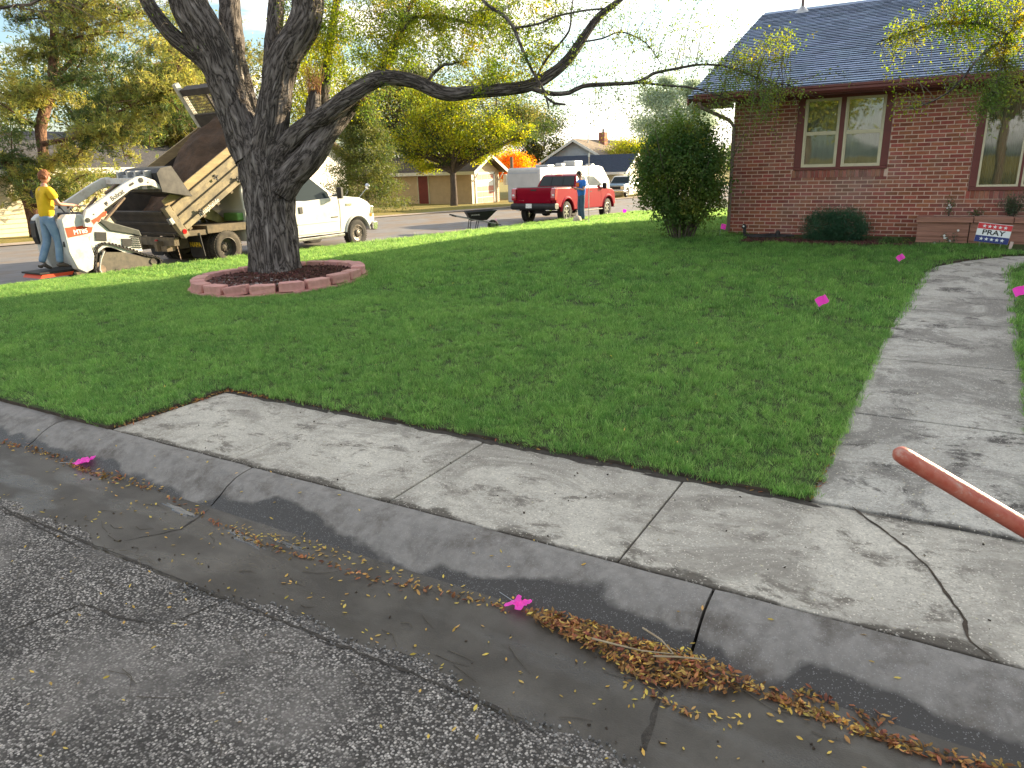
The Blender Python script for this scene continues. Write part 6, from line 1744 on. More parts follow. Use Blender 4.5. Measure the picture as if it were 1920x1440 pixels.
# ---- utility post beside the garage ----
up_ = thing('utility_post', 'short wooden post with cream meter box right of the coral garage door', 'post', (-28.9, 49.4, -.64))
B = Org(up_)
B('post', MB().tube([(-28.9, 49.4, -.7), (-28.9, 49.4, 2.6)], .12, 10), M_rooft)
B('meter_box', MB().box(-28.95, -28.55, 49.1, 49.5, .55, 1.4), M_fwhite, bevel=.03)
bl = thing('bollard', 'cream painted pipe bollard between the utility post and the red pickup', 'bollard', (-27.6, 50.4, -.66)); B = Org(bl)
B('pipe', MB().cyl((-27.6, 50.4, -.7), (-27.6, 50.4, .35), .13, 12), M_side1); B('cap', MB().lathe([(.14, .35), (.12, .42), (.001, .45)], (-27.6, 50.4, 0), 'Z', 12), M_side1)

# ---- left neighbour house behind the pine ----
nh = thing('siding_house', 'cream siding house with white eave behind the pine at the left', 'house', (-29, 14, .1)); B = Org(nh)
nx0, nx1, ny0, ny1, nz0, nz1 = -38.5, -29.0, -6.0, 24.4, -.2, 2.20
b = MB(); b.box(nx0, nx1, ny0, ny1, nz0 - .3, nz1); b.prism([(nx0, nz1), (nx1, nz1), ((nx0 + nx1) / 2, nz1 + 1.5)], ny0 + .1, ny1 - .1, 'Y'); wl_ = B('wall', b, M_side1)
b = MB(); siding(b, (nx1, ny0), (nx1, 19.8), nz0, nz1, .16, (1, 0)); siding(b, (nx1, 20.7), (nx1, ny1), nz0, nz1, .16, (1, 0)); siding(b, (nx1, ny1), (nx0, ny1), nz0, nz1, .15, (0, 1)); stuff(B('siding_boards', b, M_side1, wl_, fix=False))
xm = (nx0 + nx1) / 2
b = MB().prism([(nx1 + .5, nz1 + .02), (nx1 + .5, nz1 + .10), (xm, nz1 + 1.72), (nx0 - .5, nz1 + .10), (nx0 - .5, nz1 + .02), (xm, nz1 + 1.60)], ny0 - .5, ny1 + .5, 'Y'); rf = B('roof', b, M_roofd)
B('fascia', MB().box(nx1 + .505, nx1 + .54, ny0 - .5, ny1 + .5, nz1 - .12, nz1 + .11), M_fwhite, rf)
B('downpipe', MB().box(nx1 + .03, nx1 + .11, 19.2, 19.28, nz0, nz1), M_fwhite)
B('side_door', MB().box(nx1 + .0, nx1 + .03, 19.82, 20.68, nz0 + .1, 1.95), M_rooft)

# pale gable further back
gh = thing('gabled_house', 'pale siding gable of a taller house showing through the pine branches at the far left', 'house', (-44, 16, .1)); B = Org(gh)
b = MB(); b.box(-50, -42.5, 10.5, 18.5, -.2, 4.2); b.prism([(10.5, 4.2), (18.5, 4.2), (15.2, 7.0)], -50, -42.5, 'X'); wl_ = B('wall', b, M_fwhite)
b = MB(); siding(b, (-42.5, 10.5), (-42.5, 18.5), 0, 4.2, .2, (1, 0)); stuff(B('siding_boards', b, M_fwhite, wl_, fix=False))
b = MB().prism([(10.0, 4.0), (10.0, 4.2), (15.2, 7.35), (19.0, 4.2), (19.0, 4.0), (15.2, 7.1)], -50.5, -42.0, 'X'); B('roof', b, M_rooft)

# white gable seen between the limbs of the big tree
wg = thing('gabled_house', 'white siding house gable visible between the forked limbs of the big tree', 'house', (-38, 38, -.4)); B = Org(wg)
b = MB(); b.box(-44, -36.5, 33.2, 39.4, -.7, 2.6); b.prism([(33.2, 2.6), (39.4, 2.6), (36.3, 4.6)], -44, -36.5, 'X'); wl_ = B('wall', b, M_fwhite)
b = MB(); siding(b, (-36.5, 33.2), (-36.5, 39.4), -.6, 2.6, .16, (1, 0)); siding(b, (-44, 33.2), (-36.5, 33.2), -.6, 2.6, .16, (0, -1)); stuff(B('siding_boards', b, M_fwhite, wl_, fix=False))
b = MB().prism([(32.7, 2.5), (32.7, 2.62), (36.3, 4.95), (39.9, 2.62), (39.9, 2.5), (36.3, 4.75)], -44.5, -36.0, 'X'); B('roof', b, M_rooft)

# ---- lattice fence panel and post behind the truck ----
lf = thing('lattice_fence', 'brown lattice fence panel behind the tipped truck bed', 'fence', (-27.5, 22.6, -.1)); B = Org(lf)
B('post', MB().box(-27.56, -27.44, 22.0, 22.12, -.4, 1.9), M_rooft); B('post', MB().box(-27.56, -27.44, 24.4, 24.52, -.4, 1.9), M_rooft)
b = MB()
for i in range(26):
    y = 22.12 + i * .09
    b.beam((-27.5, y, -.1), (-27.5, min(y + 1.0, 24.4), -.1 + (min(y + 1.0, 24.4) - y) * 1.8), .01, .02); b.beam((-27.49, min(y + 1.0, 24.4), -.1), (-27.49, y, -.1 + (min(y + 1.0, 24.4) - y) * 1.8), .01, .02)
stuff(B('lattice', b, M_rooft))

# ---- far grey house, chimney ----
fh = thing('grey_house', 'far blue grey gabled house with tan roof and brick chimney', 'house', (-33.2, 74, -1.1)); B = Org(fh)
fx0, fx1, fy0, fy1, fe, fr_ = -37.6, -29.6, 70.5, 84, 1.95, 4.35; xm = (fx0 + fx1) / 2
b = MB(); b.box(fx0, fx1, fy0, fy1, -1.5, fe); b.prism([(fx0, fe), (fx1, fe), (xm, fr_ - .15)], fy0, fy1, 'Y'); wl_ = B('wall', b, M_side3)
b = MB().prism([(fx0 - .6, fe - .30), (fx0 - .6, fe - .12), (xm, fr_ + .08), (fx1 + .6, fe - .12), (fx1 + .6, fe - .30), (xm, fr_ - .12)], fy0 - .5, fy1 + .5, 'Y'); rf = B('roof', b, M_rooft)
b = MB().prism([(fx0 - .65, fe - .36), (fx0 - .65, fe - .12), (xm, fr_ + .09), (fx1 + .65, fe - .12), (fx1 + .65, fe - .36), (xm, fr_ - .20)], fy0 - .56, fy0 - .505, 'Y'); B('rake_board', b, M_fwhite, rf)
ch_ = B('chimney', MB().box(-33.2, -32.5, 75.6, 76.4, 3.2, 5.15), M_brick, rf); B('flue', MB().cyl((-32.85, 76, 5.15), (-32.85, 76, 5.5), .1, 8), M_vent if False else M_blk, ch_)
B('roof_vent', MB().cyl((-32.9, 72.2, 3.9), (-32.9, 72.2, 4.9), .07, 8), M_fwhite, rf); B('roof_vent', MB().cyl((-33.0, 81.5, 3.9), (-33.0, 81.5, 4.8), .07, 8), M_fwhite, rf)

# ---- navy roofed garage in front ----
ng = thing('garage', 'small cream garage with navy roof in front of the far grey house', 'garage', (-29, 65.6, -1.1)); B = Org(ng)
qx0, qx1, qy0, qy1, qe, qr = -33.6, -25.3, 63.4, 68.0, 1.15, 2.66; ym = (qy0 + qy1) / 2
b = MB(); b.box(qx0, qx1, qy0, qy1, -1.5, qe); b.prism([(qy0, qe), (qy1, qe), (ym, qr - .12)], qx0, qx1, 'X'); wl_ = B('wall', b, M_side1)
b = MB(); siding(b, (qx1, qy0), (qx1, qy1), -1.2, qe, .25, (1, 0)); stuff(B('siding_boards', b, M_side1, wl_, fix=False))
b = MB().prism([(qy0 - .5, qe - .18), (qy0 - .5, qe - .02), (ym, qr + .06), (qy1 + .5, qe - .02), (qy1 + .5, qe - .18), (ym, qr - .10)], qx0 - .4, qx1 + .4, 'X'); rf = B('roof', b, M_roofb)
b = MB().prism([(qy0 - .55, qe - .28), (qy0 - .55, qe), (ym, qr + .08), (qy1 + .55, qe), (qy1 + .55, qe - .28), (ym, qr - .20)], qx1 + .405, qx1 + .45, 'X'); B('rake_board', b, M_fwhite, rf)
B('fascia', MB().box(qx0, qx1 + .4, qy0 - .56, qy0 - .505, qe - .22, qe + .0), M_fwhite, rf)
B('corner_board', MB().box(qx1 - .1, qx1 + .03, qy0 - .02, qy0 + .12, -1.3, qe), M_fwhite)
bb_ = thing('basketball_hoop', 'basketball hoop on a pole at the gable of the navy roofed garage', 'basketball hoop', (-23.9, 66.6, -1.1)); B = Org(bb_)
B('pole', MB().cyl((-23.9, 66.6, -1.2), (-23.9, 66.6, 1.5), .06, 8), M_blk); B('backboard', MB().box(-24.1, -24.0, 66.0, 67.2, 1.2, 2.0), M_blk); B('hoop', MB().lathe([(.22, 0), (.24, .02), (.26, 0), (.24, -.02)], (-23.7, 66.6, 1.25), 'Z', 12, close=True), M_tail)

# ---- camper trailer ----
ct = thing('camper_trailer', 'long white camper trailer with roof vents parked beyond the red pickup', 'trailer', (-22.6, 45, zs(45))); B = Org(ct)
cz = zs(44); M_rv = mat('trailer_white', (0.52, 0.52, 0.52), (0.46, 0.46, 0.46), scale=2, rough=.4, world=True)
b = MB().prism([(40.0, cz + .45), (40.0, 1.70), (40.2, 1.80), (48.9, 1.80), (49.6, 1.70), (50.9, .75), (51.0, .1), (50.8, cz + .45)], -23.75, -21.45, 'X'); sh = B('shell', b, M_rv, bevel=.08, seg=3, smooth=40)
B('stripe', MB().box(-21.449, -21.44, 40.3, 50.5, .75, .85), M_side3, sh)
B('side_door', MB().box(-21.449, -21.435, 41.6, 42.3, cz + .6, 1.5), M_fwhite, sh); B('rear_trim', MB().box(-23.6, -21.6, 39.985, 39.999, 1.45, 1.52), M_side3, sh)
for (y, x, l, w_, h) in ((42.2, -22.5, 1.0, .9, .14), (44.6, -22.5, .6, .5, .22), (46.2, -22.5, 1.3, .9, .36), (49.0, -22.3, .5, .5, .12)):
    B('roof_vent', MB().box(x - w_ / 2, x + w_ / 2, y, y + l, 1.80, 1.80 + h), M_rv, sh, bevel=.08, seg=3)
for y in (45.0, 45.9):
    for x, s in ((-21.6, 1), (-23.6, -1)): wheel(B, (x, y, cz + .33), .33, .2, M_rub, M_rims, s)

# ---- wires and pole ----
wp = thing('power_line', 'thin overhead power wires crossing the sky above the far roofs', 'power line', (-20, 95, 0)); B = Org(wp)
for k in range(3):
    z0 = 13.4 - k * 1.35
    P = [(-75 + i * 9, 95 + i * .8, z0 - 4.6 * (1 - (2 * i / 14 - 1) ** 2) * .25 + .02 * i) for i in range(15)]
    B('wire', MB().tube(P, .022, 4), M_blk)
for x, y in ((-75, 95), (51, 106.2)): B('pole', MB().tube([(x, y, -2), (x, y, 14)], [.2, .14], 10), M_rooft)

# ================= background trees =================
M_fir = leaf_mat('juniper_foliage', (0.075, 0.105, 0.030), (0.15, 0.15, 0.035), (0.045, 0.085, 0.03), tr=.35)
M_pine = leaf_mat('pine_needles', (0.20, 0.22, 0.055), (0.36, 0.32, 0.085), (0.10, 0.16, 0.06), tr=.4, sc=.9)
M_dkg = leaf_mat('dark_green_foliage', (0.045, 0.075, 0.025), (0.08, 0.11, 0.03), (0.12, 0.12, 0.035), tr=.4)
M_yg = leaf_mat('lime_foliage', (0.24, 0.28, 0.03), (0.36, 0.32, 0.04), (0.10, 0.15, 0.025), tr=.5)
M_or = leaf_mat('orange_foliage', (0.62, 0.22, 0.02), (0.70, 0.32, 0.03), (0.45, 0.24, 0.03), tr=.5)
M_oly = leaf_mat('olive_foliage', (0.14, 0.14, 0.04), (0.22, 0.19, 0.045), (0.08, 0.11, 0.04), tr=.45)
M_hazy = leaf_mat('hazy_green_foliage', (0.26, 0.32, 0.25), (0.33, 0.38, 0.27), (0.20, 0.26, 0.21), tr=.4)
M_tbark = mat('brown_bark', (0.07, 0.055, 0.045), (0.13, 0.10, 0.08), scale=6, detail=6, rough=.9, bump=.03, bscale=14, stretch=(3, 3, .6))

def broadleaf(label, x, y, z, H, crown, nleaf, ls, mats, trunk_r=.18, fork=.35, group=None, lw=.5, clumps=26, name='broadleaf_tree', hang=0.0, cs=.30):
    """crown: list of ellipsoids (dx,dy,dz,rx,ry,rz) relative to the base"""
    t = thing(name, label, 'tree', (x, y, z), group=group)
    tot = sum(c[3] * c[4] * c[5] for c in crown); tb = MB()
    fz = H * fork
    tb.tube([(0, 0, -.2), (trunk_r * .2, 0, fz * .4), (0, trunk_r * .3, fz)], [trunk_r * 1.25, trunk_r, trunk_r * .85], 10)
    VV = []; MI = []
    for c in crown:
        nc = max(4, int(clumps * (c[3] * c[4] * c[5] / tot) * len(crown) ** .3)); n = int(nleaf * c[3] * c[4] * c[5] / tot)
        d = rand_dirs(nc); r = NP.uniform(.35, 1.0, nc) ** .5
        C_ = np.array(c[:3]) + d * r[:, None] * np.array(c[3:6]) * .82
        for q in C_[:14]:
            mid = (np.array([0, 0, fz]) * .5 + q * .5) + NP.normal(0, .08, 3) * c[3]; mid[2] = max(mid[2], fz * .9)
            tb.tube([(0, 0, fz * .85), tuple(mid * .6 + np.array([0, 0, fz]) * .4), tuple(mid), tuple(q)], [trunk_r * .55, trunk_r * .38, trunk_r * .25, trunk_r * .08], 5, cap=False)
        k = NP.integers(0, nc, n); sc_ = NP.uniform(.6, 1.2, nc)[k][:, None]
        P = C_[k] + NP.normal(size=(n, 3)) * np.array(c[3:6]) * cs * sc_ * np.array([1, 1, .75])
        VV.append(leafquads(P, np.full(n, ls), np.full(n, ls * lw), hang)); MI.append(NP.integers(0, len(mats), nc)[k])
    tb.build('trunk', M_tbark, t, smooth=50)
    V = np.concatenate(VV); V = V[V[:, :, 2].min(1) > .15] if False else V
    fastmesh('crown', V, mats, t, np.concatenate(MI) if len(mats) > 1 else None)
    return t

def conifer(label, x, y, z, H, Rb, nleaf, ls, mats, trunk_r=.15, dens=1.0, power=1.0, z0=.03, name='conifer_tree', lw=.35):
    t = thing(name, label, 'tree', (x, y, z))
    MB().tube([(0, 0, -.2), (0, 0, H * .5), (0, 0, H * .97)], [trunk_r, trunk_r * .6, .02], 8).build('trunk', M_tbark, t)
    nt = int(nleaf / 28); u = NP.random(nt) ** .8
    hh = z0 * H + u * H * (1 - z0); R_ = Rb * (1 - u) ** power * (.75 + .25 * np.sin(u * 40)) + .05
    a = NP.uniform(0, 2 * PI, nt); rr = R_ * NP.uniform(.55, 1.05, nt)
    C_ = np.stack([rr * np.cos(a), rr * np.sin(a), hh], 1)
    k = NP.integers(0, nt, nleaf)
    P = C_[k] + NP.normal(size=(nleaf, 3)) * .10 * Rb ** .6
    fastmesh('crown', leafquads(P, np.full(nleaf, ls), np.full(nleaf, ls * lw), .2), mats, t)
    return t

def pine(label, base, segs, branches, ntuft, tuft, mats, bark, nl=.20, name='pine_tree', nneedle=11):
    """segs: trunk paths; branches: list of (start,end) with foliage pads"""
    t = thing(name, label, 'tree', base); o = np.array(base)
    tb = MB(); uvs = []
    for P in segs: bark_tube(tb, uvs, [(p[0] - o[0], p[1] - o[1], p[2] - o[2], p[3]) for p in P], 12, .3, .06, None, rnd.random() * 9)
    VV = []; MI = []
    for (s, e, w) in branches:
        s = np.array(s) - o; e = np.array(e) - o
        P = curve_pts(s, e, 6, .05 * np.linalg.norm(e - s))
        r0 = .012 * np.linalg.norm(e - s) + .02
        bark_tube(tb, uvs, [(*p, r0 * (1 - .8 * i / 6)) for i, p in enumerate(P)], 6, .5, 0, None, 0)
        P = np.array(P)
        nt = int(ntuft * w * np.linalg.norm(e - s) / 3)
        seg = NP.integers(1, len(P) - 1, nt); f = NP.random(nt)[:, None]
        C_ = P[seg] * (1 - f) + P[seg + 1] * f
        sp_ = .50 * np.linalg.norm(e - s) * .42
        C_ = C_ + NP.normal(size=(nt, 3)) * np.array([sp_, sp_, sp_ * .38])
        mi = NP.integers(0, len(mats)); 
        for i in range(0, nt, 5):
            q = C_[i]; pb_ = P[min(len(P) - 1, int(seg[i]))]
            tb2.tube([tuple(pb_ + o), tuple((pb_ + q) / 2 + o + np.array([0, 0, .04])), tuple(q + o)], [.012, .009, .005], 3, cap=False)
        d = rand_dirs(nt, .5)
        for j in range(nneedle):
            dd = d * .7 + NP.normal(size=(nt, 3)) * .55; dd /= np.linalg.norm(dd, axis=1, keepdims=True)
            sd_ = rand_dirs(nt); sd_ -= dd * (dd * sd_).sum(1, keepdims=True); sd_ /= np.linalg.norm(sd_, axis=1, keepdims=True) + 1e-9
            L_ = nl * NP.uniform(.6, 1.2, nt)[:, None]; q = C_ + NP.normal(size=(nt, 3)) * .05; ww = tuft
            VV.append(np.stack([q - sd_ * ww, q + sd_ * ww, q + dd * L_], 1)); MI.append(np.full(nt, mi))
    build_bark('trunk', tb, uvs, bark, t)
    fastmesh('needles', np.concatenate(VV), mats, t, np.concatenate(MI), k=3)
    return t, o
# big pine across the street
tb2 = MB()
PB = (-26.6, 11.6, lawnz(-40, 0) * 0 + .08)
segsP = [[(-27.730,13.832,0.019,0.2854),(-27.892,13.910,0.514,0.2474),(-28.093,13.985,1.064,0.2284),(-28.254,13.932,1.528,0.1516),(-28.333,13.804,1.988,0.1316),(-28.591,13.633,2.625,0.1119),(-29.408,13.407,3.363,0.0746)],
         [(-28.044,13.969,0.936,0.1713),(-28.217,14.433,1.506,0.1733),(-28.364,14.848,2.239,0.1746),(-28.747,15.131,2.992,0.1760),(-29.131,15.416,3.756,0.1970),(-29.279,15.843,4.524,0.1985),(-29.430,16.239,5.208,0.1600),(-29.706,16.768,6.481,0.1612),(-30.084,17.280,7.873,0.1421),(-30.515,17.905,9.676,0.1227),(-31.146,18.770,12.492,0.0824)],
         [(-29.467,16.318,5.495,0.1000),(-29.152,16.956,6.079,0.0806),(-28.643,17.917,7.246,0.0609)], [(-28.771,15.183,3.179,0.0978),(-27.900,15.499,3.295,0.0776),(-26.967,15.878,3.481,0.0770),(-26.251,16.245,3.997,0.0573),(-25.375,16.762,4.326,0.0381),(-24.260,17.510,4.560,0.0285)]]
PB = segsP[0][0][:3]
br = []
ends = [(-30.709,16.017,7.766),(-30.618,16.779,8.046),(-29.575,17.389,8.012),(-28.681,17.844,7.790),(-27.247,17.907,7.274),(-26.540,18.254,7.063),(-25.322,18.198,6.572),(-30.163,15.683,6.590),(-30.221,16.400,6.307),(-29.053,17.218,6.651),(-27.637,17.346,6.346),(-26.231,17.405,5.863),(-25.370,17.843,5.650),(-24.652,18.131,5.256),(-30.034,15.051,5.620),(-30.219,15.811,5.329),(-29.078,16.796,5.501),(-27.662,16.931,5.217),(-26.279,17.050,4.941),(-25.418,17.488,4.728),(-24.700,17.776,4.334),(-24.456,18.364,4.897),(-29.266,14.611,4.461),(-29.222,14.256,3.729),(-29.638,15.203,4.697),(-27.546,16.112,4.429),(-26.160,16.207,4.080),(-25.269,16.385,3.770),(-24.477,16.912,3.924),(-23.942,17.097,3.547),(-26.096,15.652,3.436),(-25.210,15.830,3.135),(-24.555,16.181,3.024),(-27.462,14.964,2.764),(-26.768,14.878,2.384),(-26.502,15.192,2.823),(-28.600,13.934,2.803),(-28.143,13.769,2.255),(-28.180,13.349,1.820),(-28.395,14.233,2.615),(-30.106,14.747,4.883),(-28.731,18.594,8.274),(-29.692,18.240,8.892),(-31.388,17.526,9.730),(-27.871,19.166,8.441),(-26.420,19.165,7.715),(-25.944,14.657,1.746),(-26.029,14.304,1.582),(-27.603,14.817,2.588),(-25.647,15.448,2.794)]
tr_pts = np.array([q for s in segsP[:2] + segsP[3:] for q in s])
for e in ends:
    e = np.array(e); j = np.argmin(np.linalg.norm((tr_pts[:, :3] - e) * np.array([1, 1, 1.6]), axis=1) + NP.uniform(0, 1, len(tr_pts)))
    s = tr_pts[j][:3]
    if np.linalg.norm(e - s) < .6: s = s - (e - s)
    for q in range(2):
        br.append((s, e + NP.normal(0, .25 + .3 * q, 3), .5))
pn, po = pine('big pine across the street with reddish trunk and drooping yellow green needle pads', PB, segsP, br, 270, .017, [M_pine, M_pine, M_dkg], M_bark_r)
tb2.v = [(p[0] - po[0], p[1] - po[1], p[2] - po[2]) for p in tb2.v]
tb2.build('twigs', mat('pine_twig', (0.20, 0.12, 0.07), (0.30, 0.19, 0.11), scale=3, rough=.9), pn, fix=False)
# second pine behind the truck
tb2 = MB()
seg2 = [[(-31.361,21.825,-0.504,0.2537),(-31.568,22.389,1.435,0.2284),(-31.749,23.139,3.857,0.2030),(-32.003,24.104,7.006,0.1522),(-32.331,25.111,10.399,0.1015)]]
ends = [(-32.411,22.983,6.246),(-32.112,24.040,7.010),(-31.205,24.485,6.738),(-32.472,22.525,5.058),(-31.640,23.096,5.268),(-31.268,24.020,5.532),(-31.696,22.312,3.837),(-31.054,23.017,4.059),(-32.534,22.068,3.870),(-31.693,21.857,2.890),(-32.548,21.357,2.919),(-30.705,24.606,6.238),(-30.110,24.526,5.011),(-30.673,23.940,4.304),(-32.997,24.674,8.569),(-32.172,25.330,9.032),(-33.569,24.079,7.853),(-31.125,25.508,7.772),(-30.331,25.624,6.765),(-33.520,22.875,6.090)]
tr_pts = np.array(seg2[0])
br = []
for e in ends:
    e = np.array(e); s = tr_pts[np.argmin(abs(tr_pts[:, 2] - e[2]))][:3]
    for q in range(2): br.append((s, e + NP.normal(0, .5, 3), .5))
pn, po = pine('pale green pine behind the tipped truck bed', seg2[0][0][:3], seg2, br, 200, .026, [M_pine, M_oly], M_bark_r, .26)
tb2.v = [(p[0] - po[0], p[1] - po[1], p[2] - po[2]) for p in tb2.v]
tb2.build('twigs', M_twig, pn, fix=False)

# spruce / juniper right of the truck
c = [(-29.150,32.969,-0.255)][0]
conifer('dense golden green juniper standing behind the white truck cab', c[0], c[1], -.4, 6.4, 2.75, 52000, .13, [M_fir], power=.62, name='juniper_tree')
# street tree in front of the garage
c = [(-28.978,41.540,-0.398)][0]
broadleaf('street tree with bare grey trunk and lime yellow crown in front of the tan garage', c[0], c[1], -.62, 7.6,
          [(-.3, 0, 4.9, 3.1, 2.6, 2.1), (1.9, 1.4, 4.6, 2.6, 2.2, 1.6), (-2.2, -.8, 4.3, 2.0, 1.8, 1.8), (-.9, -.8, 2.9, 1.3, 1.2, .7), (3.6, 2.2, 4.8, 1.8, 1.5, 1.3), (-.5, -.5, 6.6, 3.0, 2.2, 1.5), (-2.4, -.4, 2.9, 1.3, 1.2, 1.0), (1.6, .6, 3.3, 1.4, 1.2, .9)], 40000, .16, [M_yg, M_yg, M_dkg], trunk_r=.23, fork=.34, clumps=70, hang=.5, cs=.24)
c = [(-32.000,55.304,-1.119)][0]
broadleaf('bright orange autumn tree behind the camper trailer', c[0], c[1], -1.1, 4.2, [(0, 0, 2.9, 1.9, 1.5, 1.35)], 12000, .15, [M_or], trunk_r=.15)
far_ = [
 ('olive green tree behind the orange autumn tree', [(-39.200,72.783,-1.497)][0], 9.5, [(0, 0, 6, 3.2, 3, 3), (-2.5, 0, 7.5, 2.5, 2.4, 2.6), (1.5, 0, 4, 2.4, 2, 2)], 13000, .26, [M_oly, M_dkg]),
 ('tall dark tree behind the tan garage roof', [(-38.765,51.506,-0.454)][0], 11, [(0, 0, 7, 3.5, 3, 3.6), (-3, 0, 5.5, 2.6, 2.4, 2.6), (2, 1, 5, 3, 2, 2.4)], 16000, .22, [M_dkg, M_fir]),
 ('dark broad tree rising left of the lime street tree', [(-40.026,48.376,-0.294)][0], 12, [(0, 0, 7, 3.2, 3, 4), (1.5, 0, 9.6, 2.6, 2.4, 2.4)], 15000, .22, [M_oly, M_fir]),
 ('loose tree with bare twigs filling the gap under the long limb', [(-35.740,58.058,-0.789)][0], 12, [(0, 0, 7.5, 4, 3, 3.4), (3.2, 0, 5.8, 2.6, 2, 2)], 12000, .22, [M_oly, M_dkg]),
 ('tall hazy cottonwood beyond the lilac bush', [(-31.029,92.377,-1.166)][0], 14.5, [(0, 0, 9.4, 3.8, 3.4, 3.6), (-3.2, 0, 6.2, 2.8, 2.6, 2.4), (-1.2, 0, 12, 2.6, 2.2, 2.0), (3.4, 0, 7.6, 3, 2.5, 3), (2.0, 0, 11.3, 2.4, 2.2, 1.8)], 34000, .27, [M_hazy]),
 ('golden leaved tree between the far roofs and the lilac bush', [(-29.157,74.252,-0.516)][0], 6.2, [(0, 0, 4.0, 2.2, 2, 1.6), (1.9, 0, 3.6, 2.0, 1.8, 1.5), (-1.4, 0, 3.0, 1.5, 1.4, 1.1)], 15000, .17, [M_oly, M_yg]),
 ('grey green tree over the left neighbour roof', [(-39.771,33.808,-0.621)][0], 11, [(0, 0, 6.5, 3.6, 3, 3.6), (-3.5, 0, 5.5, 2.6, 2.4, 2.6)], 14000, .18, [M_fir, M_oly]),
 ('tall green tree far behind the left pine', [(-52.462,31.144,-0.519)][0], 13, [(0, 0, 8, 4.5, 4, 4), (4, 0, 6, 3, 3, 3)], 13000, .22, [M_dkg, M_fir]),
 ('pale tree showing between the forks of the big trunk', [(-38.397,39.366,-0.987)][0], 12, [(0, 0, 7, 3.6, 3, 4), (-1.5, 0, 10, 2.6, 2.4, 2.4)], 14000, .19, [M_yg, M_oly]),
 ('green tree far behind at the left edge', [(-55.138,24.583,-0.792)][0], 13, [(0, 0, 7.5, 4.5, 4, 4.5)], 11000, .22, [M_dkg, M_oly]),
 ('pale green tree far behind the tipped truck bed', [(-55.363,41.334,-1.224)][0], 13, [(0, 0, 8, 4.5, 4, 4)], 11000, .22, [M_oly, M_yg]),
]
for lb, c, H, cr_, n, ls, ms in far_:
    broadleaf(lb, c[0], c[1], -1.1 if c[1] > 60 else -.4, H, cr_, n, ls, ms, trunk_r=.22, group=None, clumps=30)
# low wooded horizon far away
b = MB(); VV = []
for i in range(420):
    x = -330 + i * 1.3 + rnd.uniform(-2, 2); y = 210 + rnd.uniform(-12, 12) - .0 * x; h = rnd.uniform(4, 8)
    n = 55
    P = np.array([x, y, -1]) + np.stack([NP.normal(0, 2.4, n), NP.normal(0, 2, n), NP.random(n) * h], 1)
    VV.append(leafquads(P, np.full(n, 1.3), np.full(n, .9)))
wood = fastmesh('distant_woods', np.concatenate(VV), [M_dkg]); stuff(wood)
VV = []
for i in range(160):
    x = -230 + i * .3 + rnd.uniform(-2, 2); y = -40 + i * 1.6; h = rnd.uniform(4, 8); n = 50
    P = np.array([x - 10, y, -1]) + np.stack([NP.normal(0, 2.4, n), NP.normal(0, 2, n), NP.random(n) * h], 1)
    VV.append(leafquads(P, np.full(n, 1.4), np.full(n, .9)))
wood = fastmesh('distant_woods', np.concatenate(VV), [M_dkg]); stuff(wood)
# weedy shrub by the left house
c = [(-30.208,14.232,0.167)][0]
broadleaf('thin pale shrub in front of the cream siding house', c[0], c[1], .05, 1.7, [(0, 0, .95, .75, .6, .7), (-.9, 0, .8, .6, .6, .6)], 2600, .07, [M_oly, M_peb], trunk_r=.02, fork=.1, name='shrub', lw=.4)

# ================= shrubs by the brick house =================
M_lil = leaf_mat('lilac_leaf', (0.055, 0.11, 0.03), (0.11, 0.16, 0.036), (0.16, 0.17, 0.03), tr=.45, sc=1.2)
lb = thing('lilac_bush', 'large round dark green bush at the left corner of the brick house', 'bush', (-4.35, 13.9, lawnz(-4.35, 13.9)))
st = MB(); VV = []
bx, by, bz = lb.location
for i in range(34):
    a = rnd.uniform(0, 2 * PI); r = rnd.uniform(.02, .22); x0, y0 = r * math.cos(a), r * math.sin(a)
    th = rnd.uniform(0, .62); a2 = a + rnd.uniform(-.4, .4); h = rnd.uniform(1.4, 2.1)
    x1, y1 = x0 + math.cos(a2) * math.sin(th) * h * .95, y0 + math.sin(a2) * math.sin(th) * h * .95
    st.tube([(x0, y0, -.05), ((x0 + x1) / 2 + rnd.uniform(-.08, .08), (y0 + y1) / 2, h * .45), (x1, y1, h)], [.018, .013, .006], 5, cap=False)
st.build('stems', M_twig, lb, fix=False)
ncl = 260
d = rand_dirs(ncl); r = NP.uniform(.25, 1.0, ncl) ** .45
C_ = d * r[:, None] * np.array([.86, .80, .98]) + np.array([-.02, 0, 1.22])
keep = (C_[:, 2] > .35) | (np.abs(C_[:, 0]) < .45)
C_ = C_[keep]; C_[:, 0] *= np.where(C_[:, 2] < .55, .8, 1.0)
k = NP.integers(0, len(C_), 30000)
sh_d = rand_dirs(46, .5); sh_n = 26     # stray shoots beyond the outline
SH = np.concatenate([np.array([-.02, 0, 1.22]) + sh_d * np.array([.86, .80, .98]) * q_ + np.array([0, 0, .10 * (q_ - 1)]) for q_ in np.linspace(.95, 1.24, sh_n)])
P = C_[k] + NP.normal(size=(30000, 3)) * .12 * NP.uniform(.5, 1.3, len(C_))[k][:, None]; P = np.concatenate([P[P[:, 2] > .04], SH + NP.normal(size=SH.shape) * .028])
fastmesh('foliage', leafquads(P, np.full(len(P), .062), np.full(len(P), .034), .6), [M_lil], lb)
